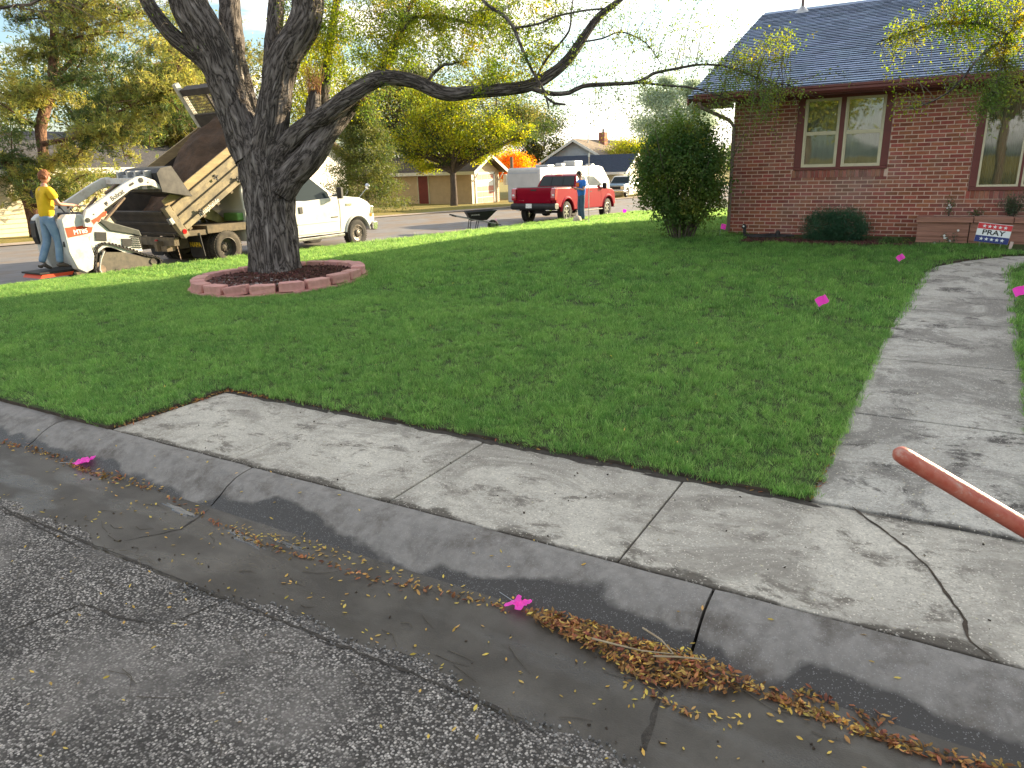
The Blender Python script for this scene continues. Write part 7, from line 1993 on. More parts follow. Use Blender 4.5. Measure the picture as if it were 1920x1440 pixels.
# low evergreen shrub
M_ever = leaf_mat('dark_evergreen', (0.022, 0.075, 0.036), (0.035, 0.095, 0.042), tr=.15, sc=3)
es = thing('evergreen_shrub', 'low rounded dark evergreen shrub under the double window', 'shrub', (-1.62, 14.15, .44))
n = 26000; d = rand_dirs(n); r = NP.uniform(.2, 1, n) ** .35
w = NP.integers(0, 2, n); C0 = np.where(w[:, None] == 0, np.array([-.17, 0, .24]), np.array([.16, .03, .25]))
bump_ = 1 + .10 * np.sin(d[:, 0:1] * 9 + 1) * np.sin(d[:, 2:3] * 11)
cq = rand_dirs(230); kq = NP.integers(0, 230, n); d = cq[kq] + NP.normal(size=(n, 3)) * .11
P = C0 + d * r[:, None] * np.array([.37, .34, .31]) * bump_ * (1 + .16 * np.maximum(0, NP.normal(size=(n, 1)))); P = P[P[:, 2] > -.02]
V = leafquads(P, np.full(len(P), .045), np.full(len(P), .008)); fastmesh('foliage', V, [M_ever], es)
st = MB()
for i in range(16):
    a = rnd.uniform(0, 2 * PI); st.tube([(rnd.uniform(-.2, .2), 0, 0), (.35 * math.cos(a) + .05, .25 * math.sin(a), .38)], [.012, .005], 4)
st.build('stems', M_twig, es)
# planter plants
def sprig(name, label, cat, x, y, z, h, w_, n, ls, m, flowers=0, fm=None):
    t = thing(name, label, cat, (x, y, z)); s = MB(); PP = []
    for i in range(max(4, int(n / 25))):
        a = rnd.uniform(0, 2 * PI); e = Vector((math.cos(a) * w_ * rnd.random(), math.sin(a) * w_ * .7 * rnd.random(), h * rnd.uniform(.5, 1)))
        s.tube([(0, 0, -.02), e * .5 + Vector((0, 0, .1 * h)), e], [.006, .004, .002], 3, cap=False)
        for q in range(25): PP.append(tuple(e * rnd.uniform(.25, 1) + Vector((rnd.gauss(0, .025), rnd.gauss(0, .025), rnd.gauss(0, .025)))))
    s.build('stems', M_twig, t, fix=False)
    fastmesh('foliage', leafquads(np.array(PP), np.full(len(PP), ls), np.full(len(PP), ls * .45)), [m], t)
    for i in range(flowers):
        e = PP[rnd.randrange(len(PP))]; b = MB()
        for k in range(6):
            a = k * PI / 3; b.add([(e[0], e[1] - .01, e[2] + .01), (e[0] + .018 * math.cos(a), e[1] - .02, e[2] + .01 + .018 * math.sin(a)), (e[0] + .02 * math.cos(a + .9), e[1] - .015, e[2] + .01 + .02 * math.sin(a + .9))], [(0, 1, 2)])
        b.build('flower', fm, t, fix=False)
    return t
M_pl = leaf_mat('grey_green_leaf', (0.05, 0.085, 0.045), (0.09, 0.12, 0.06), tr=.3)
M_petal = mat('white_petal', (.8, .8, .78), rough=.6); M_pk = mat('pink_petal', (.6, .25, .25), rough=.6)
sprig('planter_plant', 'bushy dark green plant in the stone planter left of the house number', 'plant', .99, 14.55, .86, .40, .24, 900, .035, M_pl)
sprig('planter_plant', 'straggly rose stems with a white bloom at the left end of the planter', 'plant', .10, 14.58, .86, .42, .26, 160, .03, M_lil, 3, M_petal)
sprig('planter_plant', 'small low plant between the two taller planter plants', 'plant', .52, 14.58, .86, .16, .16, 160, .03, M_lil, 1, M_pk)
sprig('white_flowers', 'white flowering sprigs at the foot of the stone planter', 'flowers', .20, 13.98, .43, .24, .16, 90, .03, M_pl, 5, M_petal)
sprig('white_flowers', 'single low white bloom left of the other planter flowers', 'flowers', .0, 13.95, .43, .08, .10, 30, .025, M_pl, 3, M_petal)
# drooping iris-like tuft
t = thing('leafy_tuft', 'tuft of arching green blades in front of the mulch beside the planter', 'plant', (-.68, 13.85, .43)); b = MB()
for i in range(130):
    a = rnd.uniform(0, 2 * PI); L_ = rnd.uniform(.14, .30); x0 = rnd.gauss(0, .05); h = rnd.uniform(.06, .15)
    e = (x0 + L_ * math.cos(a), L_ * .7 * math.sin(a)); w_ = .006
    b.add([(x0 - w_, 0, 0), (x0 + w_, 0, 0), (x0 + (e[0] - x0) * .5 + w_, e[1] * .5, h), (x0 + (e[0] - x0) * .5 - w_, e[1] * .5, h), (e[0], e[1], .01)], [(0, 1, 2, 3), (3, 2, 4)])
b.build('blades', M_lil, t, fix=False)
# mulch bed along the house
b = MB(); xs = fr(-3.25, -.30, .12)
for x in xs: b.v += [(x, bed_y(x) if x > -3.2 else 14.6, lawnz(x, bed_y(x)) + .01), (x, bed_y(x) + .06, lawnz(x, bed_y(x)) + .035), (x, 14.76, .475)]
b.f = [(3 * i + k, 3 * i + 3 + k, 3 * i + 4 + k, 3 * i + 1 + k) for i in range(len(xs) - 1) for k in (0, 1)]; b.m = [0] * len(b.f)
hm = b.build('mulch_bed', M_mulch, fix=False, smooth=60); stuff(hm)
pts = []
for i in range(5200):
    x = rnd.uniform(-3.15, -.36); y = rnd.uniform(bed_y(x) + .01, 14.72); pts.append((x, y, .455 + rnd.uniform(0, .02)))
chips('mulch_chips', pts, None, M_mulch, .03)

# ================= people =================
M_skin = mat('skin', (0.55, 0.30, 0.21), (0.50, 0.26, 0.18), scale=12, rough=.55)
M_jean = mat('faded_denim', (0.13, 0.22, 0.34), (0.22, 0.31, 0.42), scale=7, detail=6, rough=.9, bump=.01, bscale=18)
M_jean2 = mat('dark_denim', (0.045, 0.085, 0.14), (0.07, 0.12, 0.18), scale=7, rough=.9, bump=.008, bscale=18)
M_yshirt = mat('yellow_cotton', (0.78, 0.50, 0.02), (0.68, 0.42, 0.015), scale=4, rough=.85, bump=.02, bscale=9)
M_bshirt = mat('blue_cotton', (0.03, 0.16, 0.55), (0.04, 0.20, 0.62), scale=4, rough=.85, bump=.01, bscale=12)
M_hair = mat('auburn_hair', (0.10, 0.035, 0.015), (0.34, 0.13, 0.05), scale=38, rough=.7, bump=.01, bscale=60)
M_hair2 = mat('black_hair', (0.015, 0.012, 0.012), rough=.6)
M_boot = mat('brown_boot', (0.07, 0.055, 0.045), (0.11, 0.085, 0.065), scale=12, rough=.8)
M_bl = mat('black_print', (0.02, 0.02, 0.02), rough=.7)

def skin_mesh(name, nodes, edges, m, parent, sub=2, root=0):
    me = bpy.data.meshes.new(name); me.from_pydata([n[0] for n in nodes], edges, [])
    o = bpy.data.objects.new('tmp', me); COL.objects.link(o)
    sk_ = o.modifiers.new('skin', 'SKIN'); sk_.branch_smoothing = .3; sk_.use_smooth_shade = True
    for i, v in enumerate(me.skin_vertices[0].data):
        r = nodes[i][1]; v.radius = r if isinstance(r, tuple) else (r, r); v.use_root = (i == root)
    sb_ = o.modifiers.new('sub', 'SUBSURF'); sb_.levels = sub; sb_.render_levels = sub
    dg = bpy.context.evaluated_depsgraph_get()
    nm = bpy.data.meshes.new_from_object(o.evaluated_get(dg)); bpy.data.objects.remove(o)
    nm.materials.clear(); nm.materials.append(m); nm.name = name
    nm.polygons.foreach_set('use_smooth', [True] * len(nm.polygons))
    return link(name, nm, parent)

def hand(nodes, edges, wi, w, d, up, s):
    """palm + five fingers from wrist node wi at w, pointing along d"""
    d = Vector(d).normalized(); up = Vector(up); side = d.cross(up).normalized() * s
    pi = len(nodes); nodes.append((tuple(w + d * .055), (.034, .018))); edges.append((wi, pi))
    for k, (o, l) in enumerate(((-.030, .070), (-.010, .080), (.010, .076), (.028, .060))):
        a = len(nodes); b0 = w + d * .09 + side * o
        nodes.append((tuple(b0), .009)); edges.append((pi, a))
        nodes.append((tuple(b0 + d * l * .55 - up * .018), .008)); edges.append((a, a + 1))
        nodes.append((tuple(b0 + d * l * .8 - up * .05), .007)); edges.append((a + 1, a + 2))
    a = len(nodes); b0 = w + d * .03 - side * .038
    nodes.append((tuple(b0), .010)); edges.append((pi, a)); nodes.append((tuple(b0 + d * .045 - side * .018 - up * .02), .009)); edges.append((a, a + 1))

def person(label, loc, rz, J, mats, cat='person', group=None, hair_long=.02, smooth=True):
    """J: joint dict in metres, +Y is the way the body faces"""
    t = thing('person', label, cat, loc, rz, group)
    V = {k: Vector(v) for k, v in J.items()}
    nodes = []; edges = []; ix = {}
    def nd(k, p, r): ix[k] = len(nodes); nodes.append((tuple(p), r)); return ix[k]
    def e(a, c): edges.append((ix[a], ix[c]))
    nd('pel', V['pel'], (.135, .10)); nd('sp', (V['pel'] + V['ch']) / 2, (.125, .095)); nd('ch', V['ch'], (.15, .105)); nd('nk', V['nk'], (.056, .056)); nd('hb', V['hb'], (.052, .055))
    e('pel', 'sp'); e('sp', 'ch'); e('ch', 'nk'); e('nk', 'hb')
    for s in ('R', 'L'):
        nd('sh' + s, V['sh' + s], .055); nd('el' + s, V['el' + s], .040); nd('wr' + s, V['wr' + s], (.028, .024))
        e('ch', 'sh' + s); e('sh' + s, 'el' + s); e('el' + s, 'wr' + s)
        hand(nodes, edges, ix['wr' + s], V['wr' + s], V['wr' + s] - V['el' + s], (0, 0, 1), 1 if s == 'R' else -1)
        nd('hp' + s, V['hp' + s], .085); nd('kn' + s, V['kn' + s], .055); nd('an' + s, V['an' + s], .038)
        e('pel', 'hp' + s); e('hp' + s, 'kn' + s); e('kn' + s, 'an' + s)
    body = skin_mesh('body', nodes, edges, mats[0], t)
    # head shaped from a ball and merged into the body mesh
    hd = MB(); c = V['hd']; f = (V['face'] - c).normalized(); upv = Vector((0, 0, 1)); upv = (upv - f * upv.dot(f)).normalized(); rt = f.cross(upv)
    n1, n2 = 24, 18
    def hp(u, v_):   # u azimuth from face, v_ elevation
        x = math.sin(u) * math.cos(v_); y = math.cos(u) * math.cos(v_); z = math.sin(v_)
        r = Vector((.074 * x, .092 * y, .112 * z))
        if z < 0: r.x *= 1 - .28 * (-z); r.y *= 1 - .10 * (-z)
        if y > 0: r.y += .012 * max(0, 1 - (x / .30) ** 2) * max(0, 1 - ((z + .12) / .26) ** 2) * 1.6   # nose
        if y > .7: r.y += -.006 * math.exp(-((z - .12) / .10) ** 2) + .004 * math.exp(-((z + .48) / .08) ** 2) + .006 * math.exp(-((z + .8) / .15) ** 2)
        return c + rt * r.x + f * r.y + upv * r.z
    for j in range(n2 + 1):
        for i in range(n1): hd.v.append(tuple(hp(2 * PI * i / n1, -PI / 2 + PI * j / n2)))
    hd.f = [(j * n1 + i, j * n1 + (i + 1) % n1, (j + 1) * n1 + (i + 1) % n1, (j + 1) * n1 + i) for j in range(n2) for i in range(n1)]; hd.m = [0] * len(hd.f)
    for s in (-1, 1):
        p = c + rt * s * .074 - f * .004 - upv * .01
        hd.tube([p - upv * .03, p - upv * .01 + rt * s * .012, p + upv * .02 + rt * s * .014 - f * .006, p + upv * .03], [.006, .011, .012, .006], 6)
    bm = bmesh.new(); bm.from_mesh(body.data); tmp = bpy.data.meshes.new('t'); tmp.from_pydata(hd.v, [], hd.f); bm.from_mesh(tmp); bm.to_mesh(body.data); bm.free()
    body.data.polygons.foreach_set('use_smooth', [True] * len(body.data.polygons))
    for s in (-1, 1):
        p = c + rt * s * .030 + f * .083 + upv * .012
        MB().lathe([(.001, -.004), (.009, -.002), (.009, .002), (.001, .004)], tuple(p), 'Y', 8).build('eye', M_bl, body)
        MB().tube([p + upv * .02 - rt * .014, p + upv * .024 + rt * .014], .004, 5).build('eyebrow', mats[3], body)
    MB().tube([c + f * .088 - upv * .055 - rt * .02, c + f * .092 - upv * .053, c + f * .088 - upv * .055 + rt * .02], .004, 5).build('mouth', mat('lips', (.38, .15, .12), rough=.6), body)
    # hair shell
    hr = MB()
    for j in range(13):
        for i in range(28):
            u = 2 * PI * i / 28; v_ = -.45 + (PI / 2 + .45) * j / 12
            front = max(0, math.cos(u)); v2 = v_ if front < .2 else max(v_, .45 * min(1, (front - .2) / .4) + (-.45) * (1 - min(1, (front - .2) / .4)))
            p = hp(u, v2); k = 1 + .20 + .16 * noise.noise((math.cos(u) * 3, math.sin(u) * 3, v_ * 4)) + .10 * noise.noise((math.cos(u) * 8, math.sin(u) * 8, v_ * 8))
            hr.v.append(tuple(c + (p - c) * (k if j else 1.02)))
    hr.f = [(j * 28 + i, j * 28 + (i + 1) % 28, (j + 1) * 28 + (i + 1) % 28, (j + 1) * 28 + i) for j in range(12) for i in range(28)]; hr.m = [0] * len(hr.f)
    hr.build('hair', mats[3], body, fix=True, smooth=80)
    # shirt
    nodes = []; edges = []; ix = {}
    nd('w', V['pel'] + Vector((0, 0, -.12)), (.19, .15)); nd('m', (V['pel'] + V['ch']) / 2, (.195, .15)); nd('c', V['ch'] + Vector((0, -.01, 0)), (.215, .155)); nd('n', V['nk'] - Vector((0, 0, .02)), (.085, .08)); e('w', 'm'); e('m', 'c'); e('c', 'n')
    for s in ('R', 'L'):
        nd('s' + s, V['sh' + s], .095); nd('e' + s, V['sh' + s] * .30 + V['el' + s] * .70, .085); e('c', 's' + s); e('s' + s, 'e' + s)
    sh_ = skin_mesh('shirt', nodes, edges, mats[1], body)
    nodes = []; edges = []; ix = {}
    nd('p0', V['pel'] + Vector((0, 0, .10)), (.14, .11)); nd('p', V['pel'] - Vector((0, 0, .01)), (.15, .12)); e('p0', 'p'); 
    for s in ('R', 'L'):
        nd('h' + s, V['hp' + s] * 1.0 - Vector((0, 0, .05)), .098); nd('k' + s, V['kn' + s], .076); nd('k2' + s, (V['kn' + s] + V['an' + s]) / 2, .072); nd('a' + s, V['an' + s] + Vector((0, 0, .0)), .066)
        e('p', 'h' + s); e('h' + s, 'k' + s); e('k' + s, 'k2' + s); e('k2' + s, 'a' + s)
    skin_mesh('jeans', nodes, edges, mats[2], body)
    for s in ('R', 'L'):
        a = V['an' + s]; to = V['to' + s]; hl = a - (to - a) * .28; hl.z = to.z + (a.z - to.z) * .25
        skin_mesh('shoe', [(tuple(a), .050), (tuple(hl), (.042, .045)), (tuple(a * .45 + to * .55 - Vector((0, 0, .005))), (.046, .038)), (tuple(to), (.044, .028))], [(0, 1), (0, 2), (2, 3)], mats[4], body, 2)
    return t, body, sh_

# worker on the loader platform
WX, WY, WZ = -14.68, 7.56, .262
J = dict(pel=(0, -.02, 1.00), ch=(0, .02, 1.38), nk=(0, .05, 1.54), hb=(0, .07, 1.60), hd=(0, .085, 1.70), face=(0, .185, 1.69),
         shR=(.19, .04, 1.47), shL=(-.19, .04, 1.47), elR=(.25, .14, 1.20), elL=(-.25, .16, 1.22), wrR=(.19, .40, 1.17), wrL=(-.20, .42, 1.18),
         hpR=(.095, -.01, .93), hpL=(-.095, -.03, .93), knR=(.11, .06, .52), knL=(-.10, -.06, .52), anR=(.12, .0, .10), anL=(-.10, -.24, .12), toR=(.13, .16, .035), toL=(-.11, -.08, .0))
w_, wb, wsh = person('young worker with curly auburn hair, yellow T-shirt and jeans standing at the loader controls', (WX, WY, WZ), -.12, J, [M_skin, M_yshirt, M_jean, M_hair, M_boot])
b = MB().lathe([(.001, 0), (.05, 0), (.05, .004), (.035, .004), (.035, .002), (.001, .002)], (-.05, -.158, 1.42), 'Y', 16); b.tube([(-.09, -.158, 1.40), (-.05, -.16, 1.46), (-.01, -.158, 1.42)], .012, 5); b.v = [((q_[0] + .05) * 1.5 - .05, q_[1] - .012, (q_[2] - 1.42) * 1.5 + 1.40) for q_ in b.v]; b.build('back_print', M_bl, wb)
# man at the kerb
J = dict(pel=(0, 0, .96), ch=(0, .01, 1.34), nk=(0, .04, 1.48), hb=(0, .06, 1.54), hd=(0, .08, 1.64), face=(0, .17, 1.61),
         shR=(.19, .0, 1.42), shL=(-.19, .0, 1.42), elR=(.24, .06, 1.14), elL=(-.25, .05, 1.14), wrR=(.10, .27, 1.22), wrL=(-.08, .28, 1.20),
         hpR=(.09, 0, .90), hpL=(-.09, 0, .90), knR=(.10, .03, .50), knL=(-.10, .02, .50), anR=(.10, -.02, .09), anL=(-.11, -.02, .09), toR=(.12, .14, .03), toL=(-.13, .14, .03))
m_, mb_, msh = person('dark haired man in a blue and orange T-shirt and jeans standing by the red pickup', (-11.80, 25.3, -.215), PI * .80, J, [M_skin, M_bshirt, M_jean2, M_hair2, M_boot])
m_.scale = (1.06, 1.06, 1.06)
M_os = mat('orange_cotton', (.75, .16, .02), rough=.8)
b = MB(); b.box(-.11, .11, .15, .17, 1.24, 1.38); b.build('chest_print', M_os, mb_, bevel=.01)
MB().box(-.05, .04, .36, .375, 1.15, 1.27).build('held_phone', M_bl, mb_) if False else None
ph = thing('phone', 'small dark phone held up by the man in blue', 'phone', (-11.80, 25.3, -.215), PI * .80); MB().box(-.035, .045, .395, .405, 1.28, 1.42).build('casing', M_bl, ph, bevel=.004); MB().box(-.03, .04, .392, .394, 1.29, 1.41).build('screen', M_cg, ph)

# grade pole
gp_ = thing('marker_pole', 'tall thin pale pole standing upright beside the man in blue', 'pole', (-9.95, 21.9, lawnz(-9.95, 21.9)))
MB().tube([(0, 0, -.25), (0, 0, 2.15)], .016, 8).build('rod', mat('pale_rod', (.62, .48, .40), (.7, .6, .55), rough=.6), gp_)
MB().tube([(0, 0, 2.12), (.01, 0, 2.24)], .028, 8).build('rod_tip', M_white, gp_)
st_ = thing('dark_tool', 'dark flat tool lying at the feet of the man in blue', 'tool', (-11.95, 24.7, lawnz(-11.9, 24.7) + .02)); MB().prism([(-.35, -.12), (.25, -.16), (.36, 0), (.2, .14), (-.2, .1)], 0, .05, 'Z').build('blade', M_blk, st_, bevel=.01); MB().tube([(.2, 0, .04), (.6, .2, .12)], .02, 6).build('handle', M_plank, st_)
bg_ = thing('tool_bag', 'small pale bag beside the feet of the man in blue', 'bag', (-11.62, 24.55, lawnz(-11.6, 24.55))); b = MB()
b.lathe([(.001, 0), (.14, .01), (.17, .10), (.12, .22), (.05, .27), (.001, .28)], (0, 0, 0), 'Z', 12); b.v = [(p[0] * (1 + .3 * noise.noise((p[0] * 9, p[1] * 9, p[2] * 9))), p[1], p[2]) for p in b.v]; b.build('sack', mat('pale_canvas', (.6, .5, .4), (.4, .33, .26), scale=8, rough=.9), bg_, smooth=60)

# ================= wheelbarrow =================
wz_ = zs(22.2) + .01
wbw = thing('wheelbarrow', 'black wheelbarrow standing in the street left of the red pickup', 'wheelbarrow', (-14.15, 21.75, wz_), .75)
tray = MB()
top = [(-.46, -.34), (.62, -.30), (.62, .30), (-.46, .34)]; bot = [(-.30, -.19), (.28, -.17), (.28, .17), (-.30, .19)]
v = [(x, y, .70 + .03 * (x > 0)) for x, y in top] + [(x, y, .40) for x, y in bot] + [(x * .96, y * .94, .70 + .03 * (x > 0)) for x, y in top] + [(x * .97, y * .93, .41) for x, y in bot]
tray.add(v, [(4, 5, 6, 7), (8 + 4, 8 + 7, 8 + 6, 8 + 5)] + [(i, (i + 1) % 4, (i + 1) % 4 + 4, i + 4) for i in range(4)] + [(8 + i, 8 + i + 4, 8 + (i + 1) % 4 + 4, 8 + (i + 1) % 4) for i in range(4)] + [(i, i + 8, (i + 1) % 4 + 8, (i + 1) % 4) for i in range(4)])
tr_ = tray.build('tray', M_blk, wbw, bevel=.02)
tray2 = MB(); tray2.tube([(-.46, -.34, .70), (.62, -.30, .73), (.62, .30, .73), (-.46, .34, .70), (-.46, -.34, .70)], .014, 6); tray2.build('tray_rim', M_blk, tr_)
text_mesh('lettering', 'JACKSON', M_white, tr_, .07, basis((1, .06, 0), (0, -.45, 1), (-.14, -.286, .60)), .001)
M_grh = mat('grey_handle', (.28, .28, .27), rough=.6)
for s in (1, -1):
    MB().beam((-.98, s * .29, .62), (.62, s * .09, .26), .035, .045).build('handle', M_grh, wbw, bevel=.008)
    MB().beam((-.99, s * .291, .623), (-.82, s * .27, .583), .045, .05).build('grip', M_blk, wbw, bevel=.012)
    b = MB(); b.tube([(-.30, s * .20, .45), (-.36, s * .24, .02), (-.12, s * .22, .0), (-.02, s * .17, .40)], .016, 6); b.build('leg', M_blk, wbw)
b = MB(); b.tube([(-.36, -.24, .16), (-.36, .24, .16)], .012, 6); b.tube([(.60, -.09, .25), (.78, -.10, .22), (.78, .10, .22), (.60, .09, .25)], .014, 6); b.build('brace', M_blk, wbw)
b = MB().lathe([(.10, -.03), (.17, -.045), (.195, -.02), (.20, 0), (.195, .02), (.17, .045), (.10, .03)], (.52, 0, .20), 'Y', 24, close=True); wh = b.build('wheel', M_rub, wbw, smooth=40)
MB().lathe([(.001, -.03), (.10, -.028), (.10, .028), (.001, .03)], (.52, 0, .20), 'Y', 18).build('rim', M_rims, wh, smooth=40)
b = MB(); b.beam((.52, -.06, .20), (.50, -.10, .40), .03, .02); b.beam((.52, .06, .20), (.50, .10, .40), .03, .02); b.build('axle_bracket', M_rims, wbw)

# ================= yard sign =================
SX, SY = .70, 13.62; sz = lawnz(SX, SY)
ys_ = thing('yard_sign', 'tilted red, white and blue yard sign reading PRAY with two rows of stars', 'sign', (SX, SY, sz)); ys_.rotation_euler = (0, .11, 0)
sw, shh = .455, .295; z0 = .115
M_sr = mat('sign_red', (.62, .05, .06), rough=.5); M_sb = mat('sign_blue', (.035, .05, .20), rough=.5); M_sw = mat('sign_white', (.8, .82, .84), rough=.5); M_sk = mat('sign_black', (.02, .02, .02), rough=.5)
bd_ = MB().box(-sw / 2, sw / 2, -.004, .004, z0, z0 + shh).build('board', M_sw, ys_)
MB().box(-sw / 2 + .001, sw / 2 - .001, -.0055, -.0041, z0 + shh * .69, z0 + shh - .006).build('red_band', M_sr, bd_)
MB().box(-sw / 2 + .001, sw / 2 - .001, -.0055, -.0041, z0 + .001, z0 + shh * .34).build('blue_band', M_sb, bd_)
for zc in (z0 + shh * .835, z0 + shh * .175):
    for i in range(5):
        b = MB(); P = []
        for k in range(10):
            r = .031 if k % 2 == 0 else .0125; a = PI / 2 + k * PI / 5
            P.append((-.14 + i * .07 + r * math.cos(a), zc + r * math.sin(a)))
        b.prism(P, -.0064, -.0056, 'Y'); b.build('star', M_sw, bd_)
text_mesh('lettering', 'PRAY', M_sk, bd_, .105, basis((1, 0, 0), (0, 0, 1), (0, -.0046, z0 + shh * .515)), .0006, bold=.0022, sx=1.22)
for ch_i in (0,):
    pass
for s in (-.14, .14): MB().tube([(s, 0, -.12), (s, 0, z0 + .01)], .003, 6).build('wire_leg', M_metal, ys_)
sk_t = thing('stake', 'short whitish stake at the lower right of the yard sign', 'stake', (.975, 13.62, lawnz(.97, 13.6))); sk_t.rotation_euler = (0, .12, 0)
MB().box(-.022, .022, -.006, .006, -.1, .14).build('board', mat('pale_pink_stake', (.62, .46, .42), rough=.7), sk_t)

# ================= marking flags =================
M_pink = mat('fluorescent_pink', (1.0, 0.10, 0.60), rough=.5, transl=.25)
def flag(label, x, y, z, h, rot, tilt, w=.125, hh=.10, group='pink marking flags'):
    t = thing('marking_flag', label, 'flag', (x, y, z), rot, group)
    MB().tube([(0, 0, -.06), (h * math.sin(tilt) * .5, 0, h * .5), (h * math.sin(tilt), 0, h)], .0026, 5).build('wire', M_metal, t)
    ex = Vector((math.cos(tilt), 0, -math.sin(tilt))); ez = Vector((math.sin(tilt), 0, math.cos(tilt))); o = Vector((h * math.sin(tilt), 0, h))
    b = MB(); n = 6
    for i in range(n + 1):
        for j in range(3):
            p = o + ex * (w * i / n) - ez * (hh * j / 2) + Vector((0, .020 * math.sin(i * 1.0 + j * .5) * (i / n), .006 * math.sin(i * .9))); b.v.append(tuple(p))
    b.f = [(i * 3 + j, i * 3 + 3 + j, i * 3 + 4 + j, i * 3 + 1 + j) for i in range(n) for j in range(2)]; b.m = [0] * len(b.f)
    b.build('flag_sheet', M_pink, t, fix=False, smooth=60); return t
flag('pink flag on the lawn nearest the concrete path, tilted to the right', -1.03, 8.62, .195, .17, .3, -.60)
flag('smaller folded pink flag further back on the lawn toward the planter', -.40, 11.75, .335, .15, .2, -.75, .10, .08)
flag('pink flag at the right edge of the picture across the concrete path', .87, 9.62, .235, .20, .0, -.50)
flag('pink flag between the lilac bush and the corner of the brick house', -3.72, 14.35, .46, .25, .5, .1, .10, .10)
flag('pink flag at the kerb just ahead of the red pickup', -12.75, 31.8, zs(31.8) + .09, .26, .4, .1, .16, .2)
flag('tiny pink flag in the street between the wheelbarrow and the red pickup', -15.2, 24.6, zs(24.6), .30, -.8, .1, .10, .18)
def crumple(label, x, y, z, rz, s, seed):
    t = thing('marking_flag', label, 'flag', (x, y, z), rz, 'pink marking flags'); b = MB(); n = 9
    for j in range(n):
        for i in range(n):
            u, v_ = i / (n - 1) - .5, j / (n - 1) - .5
            b.v.append((u * s, v_ * s * (.75 + .3 * math.sin(u * 9 + seed)), .012 + .034 * abs(noise.noise((u * 3.5 + seed, v_ * 3.5, seed))) + .02 * (u + .5)))
    b.f = [(j * n + i, j * n + i + 1, (j + 1) * n + i + 1, (j + 1) * n + i) for j in range(n - 1) for i in range(n - 1)]; b.m = [0] * len(b.f)
    b.build('flag_sheet', M_pink, t, fix=False, smooth=30); MB().tube([(-.2, .02, .008), (0, 0, .02), (.02, 0, .02)], .0016, 5).build('wire', M_metal, t)
crumple('crumpled pink flag lying in the gutter leaves at the left', -5.27, 2.60, -.125, .5, .13, 2.3)
crumple('crumpled pink flag lying in the gutter at the head of the brown leaf pile', -1.52, 2.55, -.13, -.3, .105, 5.1)

# ================= pole handle in the foreground =================
M_hand = mat('worn_red_handle', (0.40, 0.085, 0.055), (0.50, 0.17, 0.12), scale=26, detail=8, rough=.42, dirt=(0.50, 0.36, 0.30), dirt_scale=14, dirt_lo=.56, dirt_hi=.70, stretch=(1, 3, 1), bump=.0008, bscale=120)
hs = Vector((-.020, 1.458, 1.358)); hd_ = Vector((.206, .044, -.119)).normalized(); hL = 2.62
rk = thing('rake', 'worn red round tool handle reaching in at the right edge over the concrete path', 'rake', hs)
b = MB(); k = 24
b.tube([tuple(hd_ * t) for t in [-.004, .0, .006, .02] + [.02 + (hL - .02) * i / k for i in range(1, k + 1)]], [.004, .011, .0155, .0172] + [.0176] * k, 20)
b.build('handle', M_hand, rk, smooth=50)
e_ = hd_ * hL; b = MB(); b.beam(e_ + Vector((0, -.4, .02)), e_ + Vector((0, .4, .02)), .03, .03)
for i in range(16): b.beam(e_ + Vector((0, -.38 + i * .05, .02)), e_ + Vector((.03, -.38 + i * .05, -.06)), .006, .006)
b.build('rake_head', M_rusty, rk)

# ================= hose, light by the house corner =================
hz = .47
hse = thing('drain_hose', 'black corrugated drain hose lying by the corner of the brick house', 'hose', (-3.1, 14.3, hz))
pts = [(-.13, -.02, .20), (-.12, -.03, .06), (-.08, -.04, .035), (.12, .02, .035), (.30, .12, .045), (.50, .13, .035), (.75, .16, .03)]
P = smooth_path([(*p, .028) for p in pts], .012)
MB().tube([tuple(p[:3]) for p in P], [.030 if i % 2 else .024 for i in range(len(P))], 10).build('pipe', M_blk, hse, smooth=50)
P = smooth_path([(-.14, -.06, .03, .02), (.05, -.10, .02, .02), (.30, -.02, .02, .02), (.62, .08, .02, .02)], .012)
MB().tube([tuple(p[:3]) for p in P], [.022 if i % 2 else .018 for i in range(len(P))], 8).build('pipe', M_blk, hse, smooth=50)
MB().lathe([(.05, 0), (.045, .05), (.02, .09), (.001, .09)], (.46, .12, .04), 'Z', 12).build('coupling', M_blk, hse)
ll = thing('garden_light', 'small black garden light with a bright lens standing over the drain hose', 'light', (-3.24, 14.28, hz)); MB().tube([(0, 0, -.05), (.01, 0, .18)], .010, 6).build('stem', M_blk, ll); MB().lathe([(.001, .17), (.045, .17), (.05, .20), (.02, .25), (.001, .25)], (0, 0, 0), 'Z', 12).build('lamp_head', M_blk, ll); MB().lathe([(.001, -.052), (.018, -.048), (.001, -.03)], (0, 0, .21), 'Y', 10).build('lens', M_white, ll)

